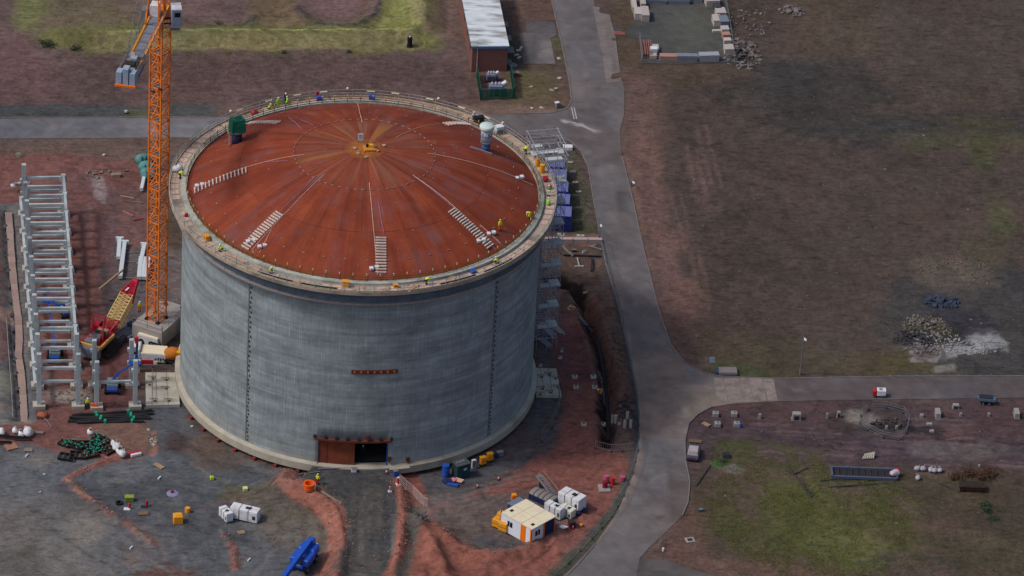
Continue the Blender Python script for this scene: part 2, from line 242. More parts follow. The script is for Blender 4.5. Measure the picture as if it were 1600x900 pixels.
GF=[ # the photographed soil colours, back to front; some include shade
 ('P',[(-60,-60),(740,-60),(740,180),(-60,180)],(98,79,76),1,2,1),
 ('P',[(-60,70),(130,95),(260,80),(640,80),(740,120),(740,175),(-60,175)],(92,72,71),2,3,.9),
 ('P',[(-60,20),(50,50),(110,100),(95,160),(-60,165)],(108,78,80),2,4,.8),
 ('P',[(30,-60),(240,-60),(250,40),(160,75),(90,75),(40,50)],(104,90,70),2,3,.9),
 ('P',[(22,-60),(60,-60),(75,30),(40,55),(20,40)],(112,116,62),1.5,2,.8),
 ('P',[(40,40),(250,30),(600,35),(690,20),(690,78),(150,80),(60,75)],(104,104,58),1.5,3,.9),
 ('P',[(600,-60),(672,-60),(690,60),(640,78),(585,40)],(126,130,62),1,1.5,.95),
 ('P',[(635,-60),(664,-60),(672,40),(644,44)],(136,126,84),1,1,.7),
 ('L',[(150,61),(270,57),(420,56),(640,56)],1.6,(158,158,84),1),
 ('P',[(150,64),(640,60),(660,76),(150,80)],(128,118,76),.6,1,.85),
 ('P',[(150,-60),(400,-60),(404,10),(380,36),(300,48),(200,30)],(104,84,76),1.5,2,.85),
 ('E',(335,10),6.5,7,(110,84,82),.9),('E',(527,6),6.3,6.5,(112,84,84),1),
 ('P',[(400,-60),(460,-60),(462,20),(480,40),(420,44),(398,30)],(112,92,66),1,2,.8),
 ('L',[(268,32),(300,43),(345,47),(385,40),(402,22)],1.0,(72,66,64),.9),
 ('L',[(462,15),(480,36),(520,46),(560,42),(588,24),(594,0)],1.4,(66,62,66),1),
 ('P',[(-60,164),(180,164),(330,162),(350,172),(320,183),(-60,184)],(70,74,76),.8,1.2,1),
 ('P',[(190,170),(240,170),(240,182),(190,182)],(86,88,58),.5,.6,.8),
 ('P',[(640,60),(730,60),(760,170),(900,178),(885,120),(800,100),(790,0),(700,-20)],(104,82,76),2,3,.8),
 ('P',[(780,90),(870,100),(888,165),(790,170)],(92,78,62),2,3,.9),
 ('P',[(800,110),(860,120),(850,160),(800,160)],(98,92,58),2,3,.6),
 ('P',[(800,-60),(860,-60),(870,50),(850,30),(815,30),(800,40)],(104,78,68),1.5,2,.8),
 ('P',[(790,50),(815,60),(818,100),(795,100)],(70,66,66),1,1,.8),
 ('L',[(866,60),(872,75),(880,95)],1.6,(90,92,52),.8),
 ('P',[(720,165),(800,164),(880,172),(860,180),(720,180)],(120,98,90),.6,1,.8),
 # right fields, the dimmer light of that side mixed into their soil colours
 ('P',[(926,-60),(1700,-60),(1700,640),(1060,600),(960,220)],(77,65,60),2,3,1),
 ('P',[(926,-60),(1000,-60),(1000,60),(1180,110),(1230,60),(1200,-60),(1420,-60),(1420,80),(1180,120),(985,130),(950,20)],(84,70,58),2,4,.9),
 ('P',[(970,110),(1030,130),(1040,300),(1100,500),(1150,590),(1060,580),(1010,420),(965,240)],(106,82,76),2,3,.9),
 ('P',[(985,200),(1020,220),(1060,400),(1080,520),(1050,500),(1010,360)],(118,86,80),1.5,3,.8),
 ('P',[(1200,80),(1340,85),(1400,160),(1370,220),(1220,210),(1130,150)],(60,57,57),5,5,.9),
 ('P',[(1330,180),(1700,175),(1700,215),(1480,215),(1340,200)],(60,58,60),2,3,.8),
 ('P',[(1340,-60),(1700,-60),(1700,160),(1440,150),(1360,90)],(77,66,59),4,5,.9),
 ('P',[(1400,212),(1600,208),(1700,215),(1700,235),(1420,228)],(82,80,56),2,3,.6),
 ('E',(1535,240),2.4,6,(74,78,46),.55),('E',(1562,335),2.8,6,(74,82,44),.55),('E',(1540,400),5,8,(78,76,54),.45),('E',(1530,190),6,2,(78,76,52),.5),
 ('P',[(1390,440),(1450,420),(1700,420),(1700,590),(1480,590),(1410,560),(1340,510)],(66,64,65),3,4,.95),
 ('P',[(1100,520),(1330,540),(1400,560),(1420,590),(1110,590)],(82,72,54),3,4,.8),
 ('P',[(1400,525),(1440,560),(1500,590),(1400,590)],(88,80,48),2,3,.7),
 ('P',[(1100,560),(1180,575),(1200,592),(1120,590)],(74,80,50),1,2,.8),
 ('E',(1490,428),6.5,6.5,(96,86,76),.7),
 ('P',[(1408,543),(1440,535),(1462,540),(1500,536),(1530,520),(1560,520),(1590,535),(1575,550),(1530,556),(1480,560),(1430,556)],(134,134,138),.5,3.0,1),
 ('P',[(1420,545),(1475,543),(1478,556),(1435,560)],(98,84,84),.6,1,.9),
 ('P',[(1460,573),(1490,568),(1492,578),(1462,582)],(122,118,112),.4,.6,.9),
 ('E',(1450,520),5,5,(64,60,46),.9),('E',(1425,535),3,2.5,(48,48,54),.9),('E',(1470,472),3,2.6,(50,54,66),1),('E',(1510,500),6,4,(56,52,62),.8),
 ('P',[(1405,582),(1500,582),(1500,590),(1405,590)],(74,72,72),.4,.6,.7),
 # red strip south of east road, base darkened for the dim right side
 ('P',[(1060,640),(1120,626),(1700,620),(1700,740),(1400,745),(1300,740),(1180,720),(1060,720)],(84,63,66),1.5,2.5,1),
 ('P',[(1100,665),(1350,680),(1700,690),(1700,740),(1300,735),(1080,700)],(78,62,70),1.5,3,.8),
 ('P',[(1430,690),(1560,694),(1600,705),(1500,715),(1420,706)],(98,90,94),1,2,.8),
 ('L',[(1190,678),(1290,688),(1400,684)],.7,(60,50,56),.8),('L',[(1180,690),(1300,699),(1420,702)],.8,(58,48,54),.8),('L',[(1430,680),(1500,690),(1600,694)],1.0,(52,46,52),.8),
 ('L',[(1120,700),(1220,706),(1330,712)],.8,(116,88,92),.5),('L',[(1450,725),(1560,727),(1640,730)],.8,(112,94,94),.6),
 ('E',(1375,655),6,6,(70,60,62),.9),('E',(1350,650),2.6,2.2,(128,120,114),.9),('E',(1395,660),3,1.6,(46,40,44),.9),('E',(1440,668),4,2,(50,44,52),.9),
 # lower right grass; brown base carries the same painted dimness
 ('P',[(1040,860),(1075,800),(1085,740),(1110,712),(1300,735),(1700,735),(1700,960),(1000,960),(1030,880)],(84,68,62),1.5,3,1),
 ('P',[(1130,712),(1220,722),(1300,745),(1400,752),(1440,790),(1430,870),(1300,890),(1180,870),(1130,820),(1150,770)],(76,76,42),6,8,.95),
 ('P',[(1210,730),(1300,750),(1370,800),(1300,850),(1220,820),(1190,770)],(86,88,40),7,8,.75),
 ('E',(1330,850),6,7,(96,100,48),.5),('E',(1480,770),9,6,(80,76,50),.7),('E',(1550,850),9,12,(70,70,50),.6),
 ('P',[(1400,740),(1700,740),(1700,820),(1480,840),(1420,800)],(72,62,54),3,4,.7),
 ('L',[(1220,735),(1250,745),(1275,780)],.8,(56,52,50),.7),('L',[(1290,752),(1340,748),(1400,756)],.8,(52,46,50),.7),('L',[(1340,880),(1440,868),(1520,880)],1.0,(58,62,52),.6),
 ('L',[(1090,560),(1200,760)],.1,(90,90,60),.1),
 ('E',(1147,733),2.4,1.6,(112,112,112),.7),('E',(1120,724),1.2,1.6,(70,104,56),.8),
 ('P',[(1018,850),(1080,800),(1110,870),(1300,890),(1300,930),(1120,900),(1020,870)],(106,78,70),1.5,2,.7),
 # east of tank island
 ('P',[(880,225),(905,240),(918,270),(928,330),(936,370),(880,366),(872,300)],(84,78,62),1,1.5,1),
 ('P',[(885,300),(905,310),(925,350),(920,365),(895,362)],(82,84,54),1,1.5,.7),
 ('P',[(846,368),(940,368),(944,385),(846,385)],(132,92,90),.5,.5,1),
 ('P',[(840,384),(945,384),(966,450),(990,560),(1000,650),(960,700),(850,560)],(96,76,68),1,2,1),
 ('P',[(930,384),(944,384),(960,440),(940,450)],(76,76,76),1,1.5,.8),
 ('P',[(850,500),(890,480),(915,500),(935,580),(948,700),(985,700),(975,790),(900,880),(840,940),(640,940),(600,900),(660,800),(700,760),(790,720),(850,690),(880,640),(860,560)],(124,74,66),1,2,1),
 ('P',[(856,500),(900,510),(925,560),(930,600),(870,600),(850,560)],(112,66,66),1,2,.8),
 ('P',[(840,450),(880,440),(900,500),(860,520)],(98,74,70),1,2,.8),
 ('P',[(945,600),(990,600),(998,660),(990,700),(950,700)],(84,66,66),1,2,.9),
 ('P',[(770,708),(830,690),(872,640),(876,604),(850,520),(836,600),(820,700)],(80,80,86),.8,1.2,1),
 ('P',[(610,740),(690,740),(780,715),(840,690),(880,640),(870,690),(800,745),(720,790),(660,790)],(80,78,82),.8,1.5,1),
 ('L',[(690,775),(760,755),(800,735)],.9,(118,84,60),.5),
 ('L',[(660,730),(720,760),(790,745),(860,690)],.5,(52,54,62),.5),
 # west site
 ('P',[(-60,214),(240,214),(300,214),(290,250),(200,262),(-60,250)],(102,82,74),.8,2,1),
 ('P',[(-60,245),(90,240),(200,250),(232,290),(235,420),(210,520),(200,640),(240,690),(240,740),(60,740),(-60,660)],(118,75,70),1,2,1),
 ('P',[(170,300),(235,300),(235,400),(180,400)],(106,78,76),2,3,.8),
 ('P',[(165,385),(290,385),(290,520),(210,540),(170,480)],(96,88,92),1.5,2,1),
 ('P',[(240,380),(300,380),(300,470),(250,470)],(112,96,94),2,3,.6),
 ('P',[(262,300),(290,300),(290,390),(264,390)],(84,70,58),1,1.5,.9),
 ('P',[(150,540),(215,530),(215,640),(155,640)],(108,66,66),1,2,.9),
 ('L',[(135,270),(132,360),(128,470),(134,560)],1.6,(98,74,76),.7),('L',[(172,300),(176,400),(166,520)],1.5,(92,78,88),.7),('L',[(152,340),(156,420),(148,520)],.8,(96,64,66),.8),
 ('P',[(143,280),(160,275),(165,300),(162,318),(150,305)],(142,122,122),.3,.4,1),
 ('E',(60,605),3,4,(140,130,124),.3),('E',(110,620),3,2,(150,138,130),.7),
 ('P',[(-60,318),(34,318),(46,480),(58,660),(-60,670)],(98,96,100),.4,.8,1),
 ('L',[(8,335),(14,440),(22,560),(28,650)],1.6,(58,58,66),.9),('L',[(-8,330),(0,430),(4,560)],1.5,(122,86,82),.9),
 ('P',[(-60,470),(16,478),(20,500),(-60,490)],(140,112,104),.3,.4,1),
 ('E',(5,600),1.8,4,(126,126,112),.8),('E',(6,636),2,1.6,(120,112,104),.9),
 ('P',[(-60,655),(50,655),(52,662),(-60,666)],(122,112,104),.3,.4,.8),
 # hard yard
 ('P',[(200,640),(240,640),(280,620),(300,680),(420,735),(470,770),(620,790),(640,960),(-60,960),(-60,690),(60,700),(180,720),(245,700),(225,660)],(94,96,102),1,2,1),
 ('P',[(60,740),(140,730),(240,760),(230,820),(120,800)],(74,78,86),4,4,.8),
 ('P',[(240,780),(360,820),(350,960),(230,940)],(84,87,94),4,4,.8),
 ('P',[(-60,760),(90,780),(140,830),(180,900),(180,960),(-60,960)],(108,104,102),4,5,.85),
 ('E',(140,832),3.5,5,(128,120,114),.7),('E',(208,878),2.6,4,(116,98,92),.6),('E',(60,720),3,2,(118,110,106),.7),('E',(20,810),6,4,(96,90,88),.7),
 ('E',(30,880),5,5,(84,80,74),.6),('E',(105,865),4,4,(120,116,112),.5),
 ('P',[(200,640),(270,600),(300,690),(400,740),(300,740),(230,700)],(72,75,84),2,2,.8),
 ('P',[(225,720),(320,700),(420,745),(380,790),(300,790),(240,760)],(80,86,95),2,3,.8),
 ('E',(315,700),3,3,(104,78,62),.7),('E',(345,720),4,3,(98,80,70),.6),('E',(275,690),2,3,(76,58,56),.8),('E',(375,770),3,2.5,(92,84,66),.8),
 ('L',[(285,690),(340,725),(420,745),(470,745)],1.2,(60,60,64),.5),
 ('L',[(268,840),(285,870),(296,930)],.9,(122,116,112),.6),('L',[(240,830),(260,870),(280,930)],.7,(114,110,108),.5),('L',[(172,820),(178,850),(170,900)],.7,(112,112,116),.4),
 ('L',[(395,900),(440,845),(470,820)],.6,(114,112,112),.7),('L',[(380,880),(430,830)],.5,(110,108,110),.6),
 ('L',[(160,760),(230,740),(300,745)],.8,(108,104,104),.4),('L',[(300,725),(330,745),(355,752)],.7,(122,118,112),.5),
 ('P',[(150,655),(232,655),(244,690),(232,706),(170,705),(130,690)],(116,84,74),.7,1.5,1),
 ('L',[(190,712),(140,730),(104,748),(120,765),(160,795),(200,820),(240,850)],1.5,(136,80,72),1),
 ('L',[(104,748),(118,765),(150,788)],.5,(160,130,100),.7),('L',[(210,828),(235,850)],.6,(160,146,120),.8),
 ('L',[(240,675),(243,700),(238,712)],1,(150,96,78),.8),
 ('P',[(225,815),(250,850),(280,900),(240,900),(200,880),(195,840)],(100,84,82),2,2,.6),
 ('E',(255,902),5,3,(104,66,60),.8),
 ('L',[(320,795),(345,785),(375,778)],1.0,(130,78,66),.9),('L',[(352,835),(366,860),(368,890)],1.3,(136,80,72),.9),('L',[(320,800),(345,830),(352,850)],.3,(140,136,130),.7),
 ('P',[(400,760),(440,740),(470,760),(520,790),(540,830),(530,900),(505,940),(500,880),(470,830),(420,820)],(96,88,82),1,2,1),
 ('E',(445,790),6,6,(92,84,76),.8),('E',(470,830),5,5,(104,94,84),.6),
 ('P',[(440,765),(455,738),(470,765),(505,772),(535,795),(546,830),(540,870),(525,940),(490,940),(505,880),(512,840),(490,800),(455,785)],(150,92,78),.4,1.0,1),
 ('P',[(428,765),(455,728),(466,742),(458,772)],(148,94,84),.5,.8,.9),
 ('L',[(400,775),(440,752),(455,740)],.5,(56,52,48),.7),
 ('P',[(458,735),(540,728),(615,728),(622,790),(610,860),(600,940),(535,940),(545,860),(540,800),(500,772),(470,755)],(70,71,75),.6,1,1),
 ('P',[(540,900),(560,830),(590,780),(600,830),(575,900),(560,940)],(94,90,86),1.5,3,.7),
 ('L',[(586,790),(570,840),(556,900)],1.2,(100,94,92),.5),('L',[(612,790),(605,850),(595,920)],1,(62,68,78),.5),
 ('P',[(618,738),(632,760),(640,800),(636,850),(622,940),(592,940),(612,870),(622,810),(616,770)],(150,88,74),.35,.7,1),
 ('P',[(620,735),(650,740),(672,780),(668,800),(640,790),(625,770)],(134,76,66),.5,.8,1),
 ('P',[(633,800),(650,790),(670,800),(655,850),(640,940),(618,940),(632,860)],(84,82,80),.6,1.2,1),
 ('P',[(672,800),(690,790),(720,850),(800,850),(860,830),(900,830),(850,900),(800,960),(630,960),(650,860)],(136,80,68),.8,1.5,1),
 ('P',[(686,812),(720,780),(790,770),(880,780),(890,820),(850,850),(790,868),(730,860),(690,835)],(92,80,79),1,1.5,1),
 ('P',[(690,800),(760,775),(780,800),(700,830)],(104,88,86),1,1.5,.7),
 ('P',[(730,850),(790,865),(860,845),(872,835),(850,830),(800,850),(745,835)],(72,72,78),.8,1,.9),
 ('P',[(650,780),(700,770),(760,770),(690,810),(660,810)],(116,106,106),1.2,1.5,.6),
 ('L',[(760,880),(800,868),(860,842),(885,822)],1.6,(126,80,70),.9),('L',[(780,905),(830,880),(870,850)],.6,(82,48,48),.7),
 ('L',[(700,720),(760,715),(860,700)],.8,(136,94,90),.2),
 ('L',[(940,380),(948,410),(964,470),(978,540),(990,600),(998,690),(985,750),(950,810),(905,860),(860,910)],1.3,(78,80,84),.8),
 ('L',[(985,752),(962,800),(930,838),(890,878),(850,920)],2.4,(80,82,66),.9),
 ('L',[(866,436),(900,452),(916,480),(926,515),(940,560),(948,600),(950,692)],2.4,(44,34,36),1),('L',[(862,432),(896,444),(914,470),(930,515)],1.1,(30,26,28),1),('L',[(880,452),(905,475),(918,520),(932,560)],1.3,(132,92,80),.6),('L',[(925,470),(945,520),(958,580),(966,640)],2.4,(110,74,64),.7),  # trench painted near-black, its shade put into the ground colour
 ('L',[(935,560),(943,590),(947,620)],.5,(150,138,150),.8),
]
_r=random.Random(77)
def _tracks(n,x0,x1,y0,y1,dx,dy,bend,cols,wd=.42,al=.45):
    for k in range(n):
        x=_r.uniform(x0,x1); y=_r.uniform(y0,y1); b=_r.uniform(-bend,bend); L=_r.uniform(.5,1); c=_r.choice(cols)
        for o in(0,1): GF.append(('L',[(x+dx*L*t+b*t*t+o*_r.uniform(16,20)*(abs(dy)/(abs(dx)+abs(dy))),y+dy*L*t+b*.3*t*t+o*9*(abs(dx)/(abs(dx)+abs(dy)))) for t in(0,.25,.5,.75,1)],wd*_r.uniform(.8,1.5),c,al*_r.uniform(.6,1.2)))
_tracks(9,120,175,260,420,4,170,14,[(96,68,72),(132,92,92),(90,76,84)],.5,.55)
_tracks(5,200,280,370,440,-20,60,20,[(120,108,110),(78,72,78)])
_tracks(14,20,330,740,860,60,70,60,[(112,110,112),(70,72,78),(104,100,98)],.42,.4)
_tracks(8,300,430,800,860,70,-40,30,[(112,110,112),(72,74,80)],.4,.45)
_tracks(5,545,590,740,800,-8,130,10,[(94,90,88),(58,60,66)],.6,.55)
_tracks(10,1080,1400,655,720,220,14,10,[(110,86,90),(64,52,60),(100,92,96)],.5,.5)
_tracks(7,1400,1560,640,725,160,8,8,[(106,92,96),(62,54,60)],.6,.5)
_tracks(9,860,960,610,820,-60,70,40,[(98,58,56),(136,92,86)],.45,.4)
_tracks(6,680,800,760,800,100,-30,20,[(112,104,104),(72,66,68)],.4,.45)
_tracks(10,1020,1090,150,420,30,120,10,[(124,94,86),(92,72,68)],.7,.35)
_tracks(16,1100,1560,60,540,120,10,20,[(64,54,54),(86,70,64),(72,66,58)],1.1,.35)
_tracks(8,20,600,90,160,120,4,8,[(78,62,62),(108,84,82)],.7,.35)
_tracks(6,1080,1560,780,890,130,14,14,[(74,64,52),(96,80,66)],.8,.35)
def seg(*a): return GA(a)
RIDGE=[ # (line px, half width m, height m)
 ([(455,732),(440,762),(475,770),(508,790),(530,812),(537,850),(528,895),(515,940)],1.5,1.3),([(440,790),(470,815)],4.5,.9),
 ([(620,740),(625,780),(628,830),(618,880),(606,940)],1.2,1.3),([(690,840),(670,880),(640,940)],2.5,.8),([(760,885),(800,870),(860,845),(890,822)],1.3,.6),
 ([(190,712),(140,730),(106,748),(150,788),(200,820),(235,848)],.6,.3),([(352,835),(366,860),(368,890)],.5,.25),
 ([(100,62),(270,60),(420,59),(640,58)],2.2,1.5),([(655,-60),(664,40)],2.5,1.3),([(462,15),(480,36),(520,46),(560,42),(588,24),(600,-10)],1.3,.7),([(268,32),(300,43),(345,47),(385,40),(402,22)],1,.5),
 ([(1050,560),(1010,400),(990,260)],2.5,.25),([(1430,530),(1480,520)],3,.8),([(970,560),(985,640),(980,690)],1.6,.9),([(650,815),(668,850),(700,905)],1.2,1.1),([(672,800),(700,790),(745,775)],.9,.5),([(880,470),(900,500),(918,545),(928,600)],.9,.6),([(930,470),(948,520),(962,600),(966,680)],1.1,.8),([(690,845),(740,868),(800,872)],.9,.7),([(545,870),(552,810),(545,785)],.5,.35),([(596,780),(606,850),(598,920)],.5,.3),([(960,470),(966,520)],1.6,.5),([(330,30),(335,35)],6,.2),
 ([(866,436),(900,452),(916,480),(926,515),(940,560),(948,600),(950,692)],1.0,-1.7),([(8,330),(14,440),(22,560),(28,650)],1.3,-.7),([(1370,650),(1400,660)],2.5,-.8),([(1440,668),(1480,676)],1.2,-.5)]
RIDGE=[(GA(a),w,h) for a,w,h in RIDGE]; RMG=GA(ROAD_MAIN); TKG=GA(TRACK)
RAMP=GA([(470,760),(500,728),(612,728),(618,790),(606,940),(545,940),(548,860),(530,800)])
FLAT=[GA(p) for p in ([(975,-40),(1150,-40),(1165,105),(990,105)],[(225,575),(300,575),(300,640),(225,640)],[(835,575),(880,575),(880,640),(835,640)],[(800,20),(872,30),(872,105),(812,105)])]
CHURN=[(GA(p),a_,s_) for p,a_,s_ in(([(860,440),(940,390),(990,560),(1000,690),(950,700),(925,560)],1.5,2.2),([(1080,660),(1600,650),(1640,735),(1120,712)],.8,2.5),([(640,800),(900,790),(960,740),(900,880),(800,940),(620,940)],1.1,1.7),([(400,770),(530,790),(540,900),(400,850)],.7,1.5),([(990,120),(1340,60),(1640,0),(1640,580),(1120,570),(1000,300)],.5,3.),([(60,250),(230,250),(230,640),(140,640)],.5,2.),([(-20,70),(740,80),(740,170),(-20,160)],.6,3.),([(1130,720),(1640,745),(1640,940),(1060,880)],.5,2.5))]
RFRONT=float(G(560,940).y)
def HF(x,y):
    x=np.asarray(x,float); y=np.asarray(y,float); sh=x.shape; x=x.ravel(); y=y.ravel()
    near=(abs(x)<140)&(y>-110)&(y<150)
    h=(fbm(x,y,3.2,31)-.5)*.30+(fbm(x,y,18,77)-.5)*.5
    for P,w,a in RIDGE:
        lo=P.min(0)-3*w; hi=P.max(0)+3*w; m=(x>lo[0])&(x<hi[0])&(y>lo[1])&(y<hi[1])
        if m.any():
            d,_=dline(x[m],y[m],P); nn=fbm(x[m],y[m],1.4,5)-.5
            h[m]+=a*1.15*np.clip(1-np.abs(d+nn*w*.7)/(1.55*w),0,1)**1.15*(1+nn*.7)
    d=sdpoly(x,y,RAMP); yf=-24.5; t=np.clip((yf-y)/(yf-RFRONT*.75-yf*.25),0,1)
    w=1-ss(-.2,.9,d); h=h*(1-w)+w*(1.62*(1-t)+(h*.3)*t)
    for P_,am,sc_ in CHURN:
        m=(x>P_[:,0].min()-2)&(x<P_[:,0].max()+2)&(y>P_[:,1].min()-2)&(y<P_[:,1].max()+2)
        if m.any(): h[m]+=am*(1-ss(-2,.5,sdpoly(x[m],y[m],P_)))*(fbm(x[m],y[m],sc_,93,4)-.5)
    r=np.hypot(x,y); w=1-ss(25.6,28,r); w=w*ss(-.2,.9,d); h=h*(1-w)
    w=1-ss(.1,.8,np.minimum(sdpoly(x,y,RMG),sdpoly(x,y,TKG))); h=h*(1-w)+w*(-.04)
    for P in FLAT: w=1-ss(.0,.8,sdpoly(x,y,P)); h=h*(1-w)+w*(-.02)
    h=np.where(near,h,0)
    return h.reshape(sh)
def HZ(x,y): return float(HF(np.array([x]),np.array([y]))[0])
def GH(px,py,dz=0.):   # pixel -> point on the real terrain
    z=0.
    for _ in range(6):
        p=G(px,py,z); z=HZ(p.x,p.y)
    p=G(px,py,z); return Vector((p.x,p.y,z+dz))
cs=[G(a,b) for a,b in((-30,-20),(1630,-20),(-30,920),(1630,920))]
X0,X1=min(c.x for c in cs),max(c.x for c in cs); Y0,Y1=min(c.y for c in cs),max(c.y for c in cs)
def axis(a,b,st):
    core=np.arange(a,b+st,st); out=[];s=st;v=core[-1]
    while v<3500: s*=1.35; v+=s; out.append(v)
    o2=[];s=st;v=core[0]
    while v>-3500: s*=1.35; v-=s; o2.append(v)
    return np.concatenate([o2[::-1],core,out])
def gridmesh(name,xs,ys,zf,cf,m):
    nx,ny=len(xs),len(ys); XX,YY=np.meshgrid(xs,ys); x=XX.ravel(); y=YY.ravel(); z=zf(x,y)
    co=np.stack([x,y,z],1).astype(np.float32); me=bpy.data.meshes.new(name); me.vertices.add(nx*ny); me.vertices.foreach_set('co',co.ravel())
    i=(np.arange(ny-1)[:,None]*nx+np.arange(nx-1)[None,:]).ravel(); q=np.stack([i,i+1,i+nx+1,i+nx],1).astype(np.int32)
    me.loops.add(q.size); me.loops.foreach_set('vertex_index',q.ravel()); me.polygons.add(len(q)); me.polygons.foreach_set('loop_start',np.arange(0,q.size,4,dtype=np.int32))
    try: me.polygons.foreach_set('loop_total',np.full(len(q),4,dtype=np.int32))
    except Exception: pass
    me.polygons.foreach_set('use_smooth',[True]*len(q)); me.update(calc_edges=True)
    c=cf(x,y); a=me.color_attributes.new('Col','FLOAT_COLOR','POINT'); a.data.foreach_set('color',np.concatenate([c,np.ones((len(c),1))],1).astype(np.float32).ravel())
    me.materials.append(m); o=bpy.data.objects.new(name,me); COL.objects.link(o); return o
M_SOIL=mat_painted('soil_and_grass')
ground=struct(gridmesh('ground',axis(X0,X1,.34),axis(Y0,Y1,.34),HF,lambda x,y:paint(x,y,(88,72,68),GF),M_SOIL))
def sheet(name,P,z,cell,base,feats,m,th=.0,parent=None):
    """a flat sheet of given outline (world xy), cut into cells so that it can carry its own soiling"""
    bm=bmesh.new(); vs=[bm.verts.new((a,b,z)) for a,b in P]; es=[bm.edges.new((vs[i],vs[(i+1)%len(vs)])) for i in range(len(vs))]
    bmesh.ops.triangle_fill(bm,use_beauty=True,use_dissolve=False,edges=es)
    for ax in (0,1):
        lo,hi=min(p[ax] for p in P),max(p[ax] for p in P); n=int((hi-lo)/cell)
        for k in range(1,n+1):
            co=[0,0,0]; no=[0,0,0]; co[ax]=lo+k*cell; no[ax]=1
            bmesh.ops.bisect_plane(bm,geom=bm.verts[:]+bm.edges[:]+bm.faces[:],dist=1e-4,plane_co=co,plane_no=no)
    for f in bm.faces:
        f.normal_update()
        if f.normal.z<0: f.normal_flip()
    if th:
        r=bmesh.ops.extrude_edge_only(bm,edges=[e for e in bm.edges if e.is_boundary])
        for v in [g for g in r['geom'] if isinstance(g,bmesh.types.BMVert)]: v.co.z-=th
    me=bpy.data.meshes.new(name); bm.to_mesh(me); bm.free()
    co=np.empty(len(me.vertices)*3); me.vertices.foreach_get('co',co); co=co.reshape(-1,3)
    c=paint(co[:,0],co[:,1],base,feats); a=me.color_attributes.new('Col','FLOAT_COLOR','POINT'); a.data.foreach_set('color',np.concatenate([c,np.ones((len(c),1))],1).astype(np.float32).ravel())
    me.materials.append(m); o=bpy.data.objects.new(name,me); return link(o,parent)
M_ROAD=mat_painted('worn_asphalt',fine=.10,bump=.1,rough=.9)
RFEAT=[('P',[(-60,180),(400,180),(400,220),(-60,220)],(106,104,112),1,1,1),('P',[(800,170),(900,160),(960,160),(990,230),(900,230),(800,215)],(88,84,90),3,3,.7),
 ('P',[(900,-60),(950,-60),(970,150),(960,200),(880,60)],(96,92,98),2,2,.5),
 ('P',[(984,560),(1060,555),(1080,600),(1215,592),(1215,630),(1120,640),(1078,662),(1065,690),(1000,690)],(128,112,104),2,3,.95),
 ('P',[(1215,585),(1700,580),(1700,630),(1215,630)],(90,81,84),2,2,1),('L',[(1230,606),(1400,604),(1650,602)],1.2,(96,90,92),.5),  # east road darker: weaker light on this side put into the asphalt colour
 ('L',[(1010,700),(1010,650),(990,560),(970,470)],.8,(120,104,96),.5),('L',[(940,400),(962,470),(984,560),(996,630),(999,690),(988,745),(960,800),(926,850)],1.1,(150,126,112),.9),('P',[(1060,600),(1110,600),(1120,632),(1078,655),(1062,650)],(134,120,110),.6,.8,.9),('L',[(1064,604),(1068,630),(1072,650)],.35,(158,142,128),.9),('L',[(1062,648),(1066,664),(1074,676)],.5,(150,146,140),.8),('P',[(960,300),(975,298),(982,330),(966,334)],(84,80,84),.2,.2,.8),('P',[(1005,740),(1030,735),(1025,790),(1000,800)],(84,82,86),.6,1.5,.6),('L',[(1046,720),(1050,770),(1030,810)],.3,(70,64,66),.7),('L',[(900,40),(915,120),(925,200),(940,280)],.7,(110,106,110),.4),('L',[(1090,612),(1160,612),(1300,608)],.4,(124,112,104),.5),
 ('L',[(1034,700),(1030,780),(1000,840),(950,900)],1.0,(96,94,100),.6),('L',[(1020,700),(1018,760),(990,810)],.5,(104,102,106),.6),
 ('P',[(1060,700),(1078,750),(1070,800),(1040,820),(1050,760)],(96,84,84),2,2,.8),
 ('L',[(945,250),(958,330),(978,420),(1000,520)],.9,(104,98,102),.4),('L',[(925,250),(938,320),(955,400)],.7,(84,82,88),.4),
 ('L',[(885,190),(905,194),(935,207)],.9,(170,166,170),.9),('P',[(895,200),(960,205),(975,260),(930,260)],(98,88,90),2,3,.7),('L',[(80,199),(200,198),(300,198)],.5,(122,120,126),.5)]
road=struct(sheet('road',[tuple(p) for p in RMG],.03,.9,(106,100,103),RFEAT,M_ROAD,th=.15))
trk=struct(sheet('side_track',[tuple(p) for p in TKG],.015,.9,(86,82,84),[('L',[(985,900),(1040,885),(1130,915)],1.,(98,94,94),.6)],M_ROAD,th=.15))
# kerbs along the road, partly overgrown
M_KERB=mat('kerb_concrete',(118,112,112),vary=.3,scale=2)
def kerb(px,name='kerb'):
    P=[G(*p) for p in px]; mb=MB()
    for a,b in zip(P[:-1],P[1:]):
        L=(b-a).length; n=max(1,int(L/3)); 
        for i in range(n):
            p=a.lerp(b,i/n); q=a.lerp(b,(i+.985)/n); mb.bar((p.x,p.y,.02),(q.x,q.y,.02),.16,.22)
    return struct(mb.build(name,M_KERB))
kerb([(862,0),(880,80),(890,130),(893,158),(886,170),(862,177),(800,178)])
kerb([(860,212),(890,220),(907,235),(919,262),(927,310),(936,360),(946,410),(964,470),(984,560)])
kerb([(1215,592),(1130,589),(1098,583),(1070,567),(1048,540),(1028,480),(1008,400),(988,310),(972,245)])
kerb([(1066,806),(1075,785),(1078,752),(1071,720),(1070,690),(1076,662),(1090,648),(1112,636)]); kerb([(880,905),(1000,800),(1000,800)][:1]+[(905,880),(930,850)])
kerb([(1700,588),(1400,588.5),(1215,592)]); kerb([(-60,184.5),(150,184),(330,183)])
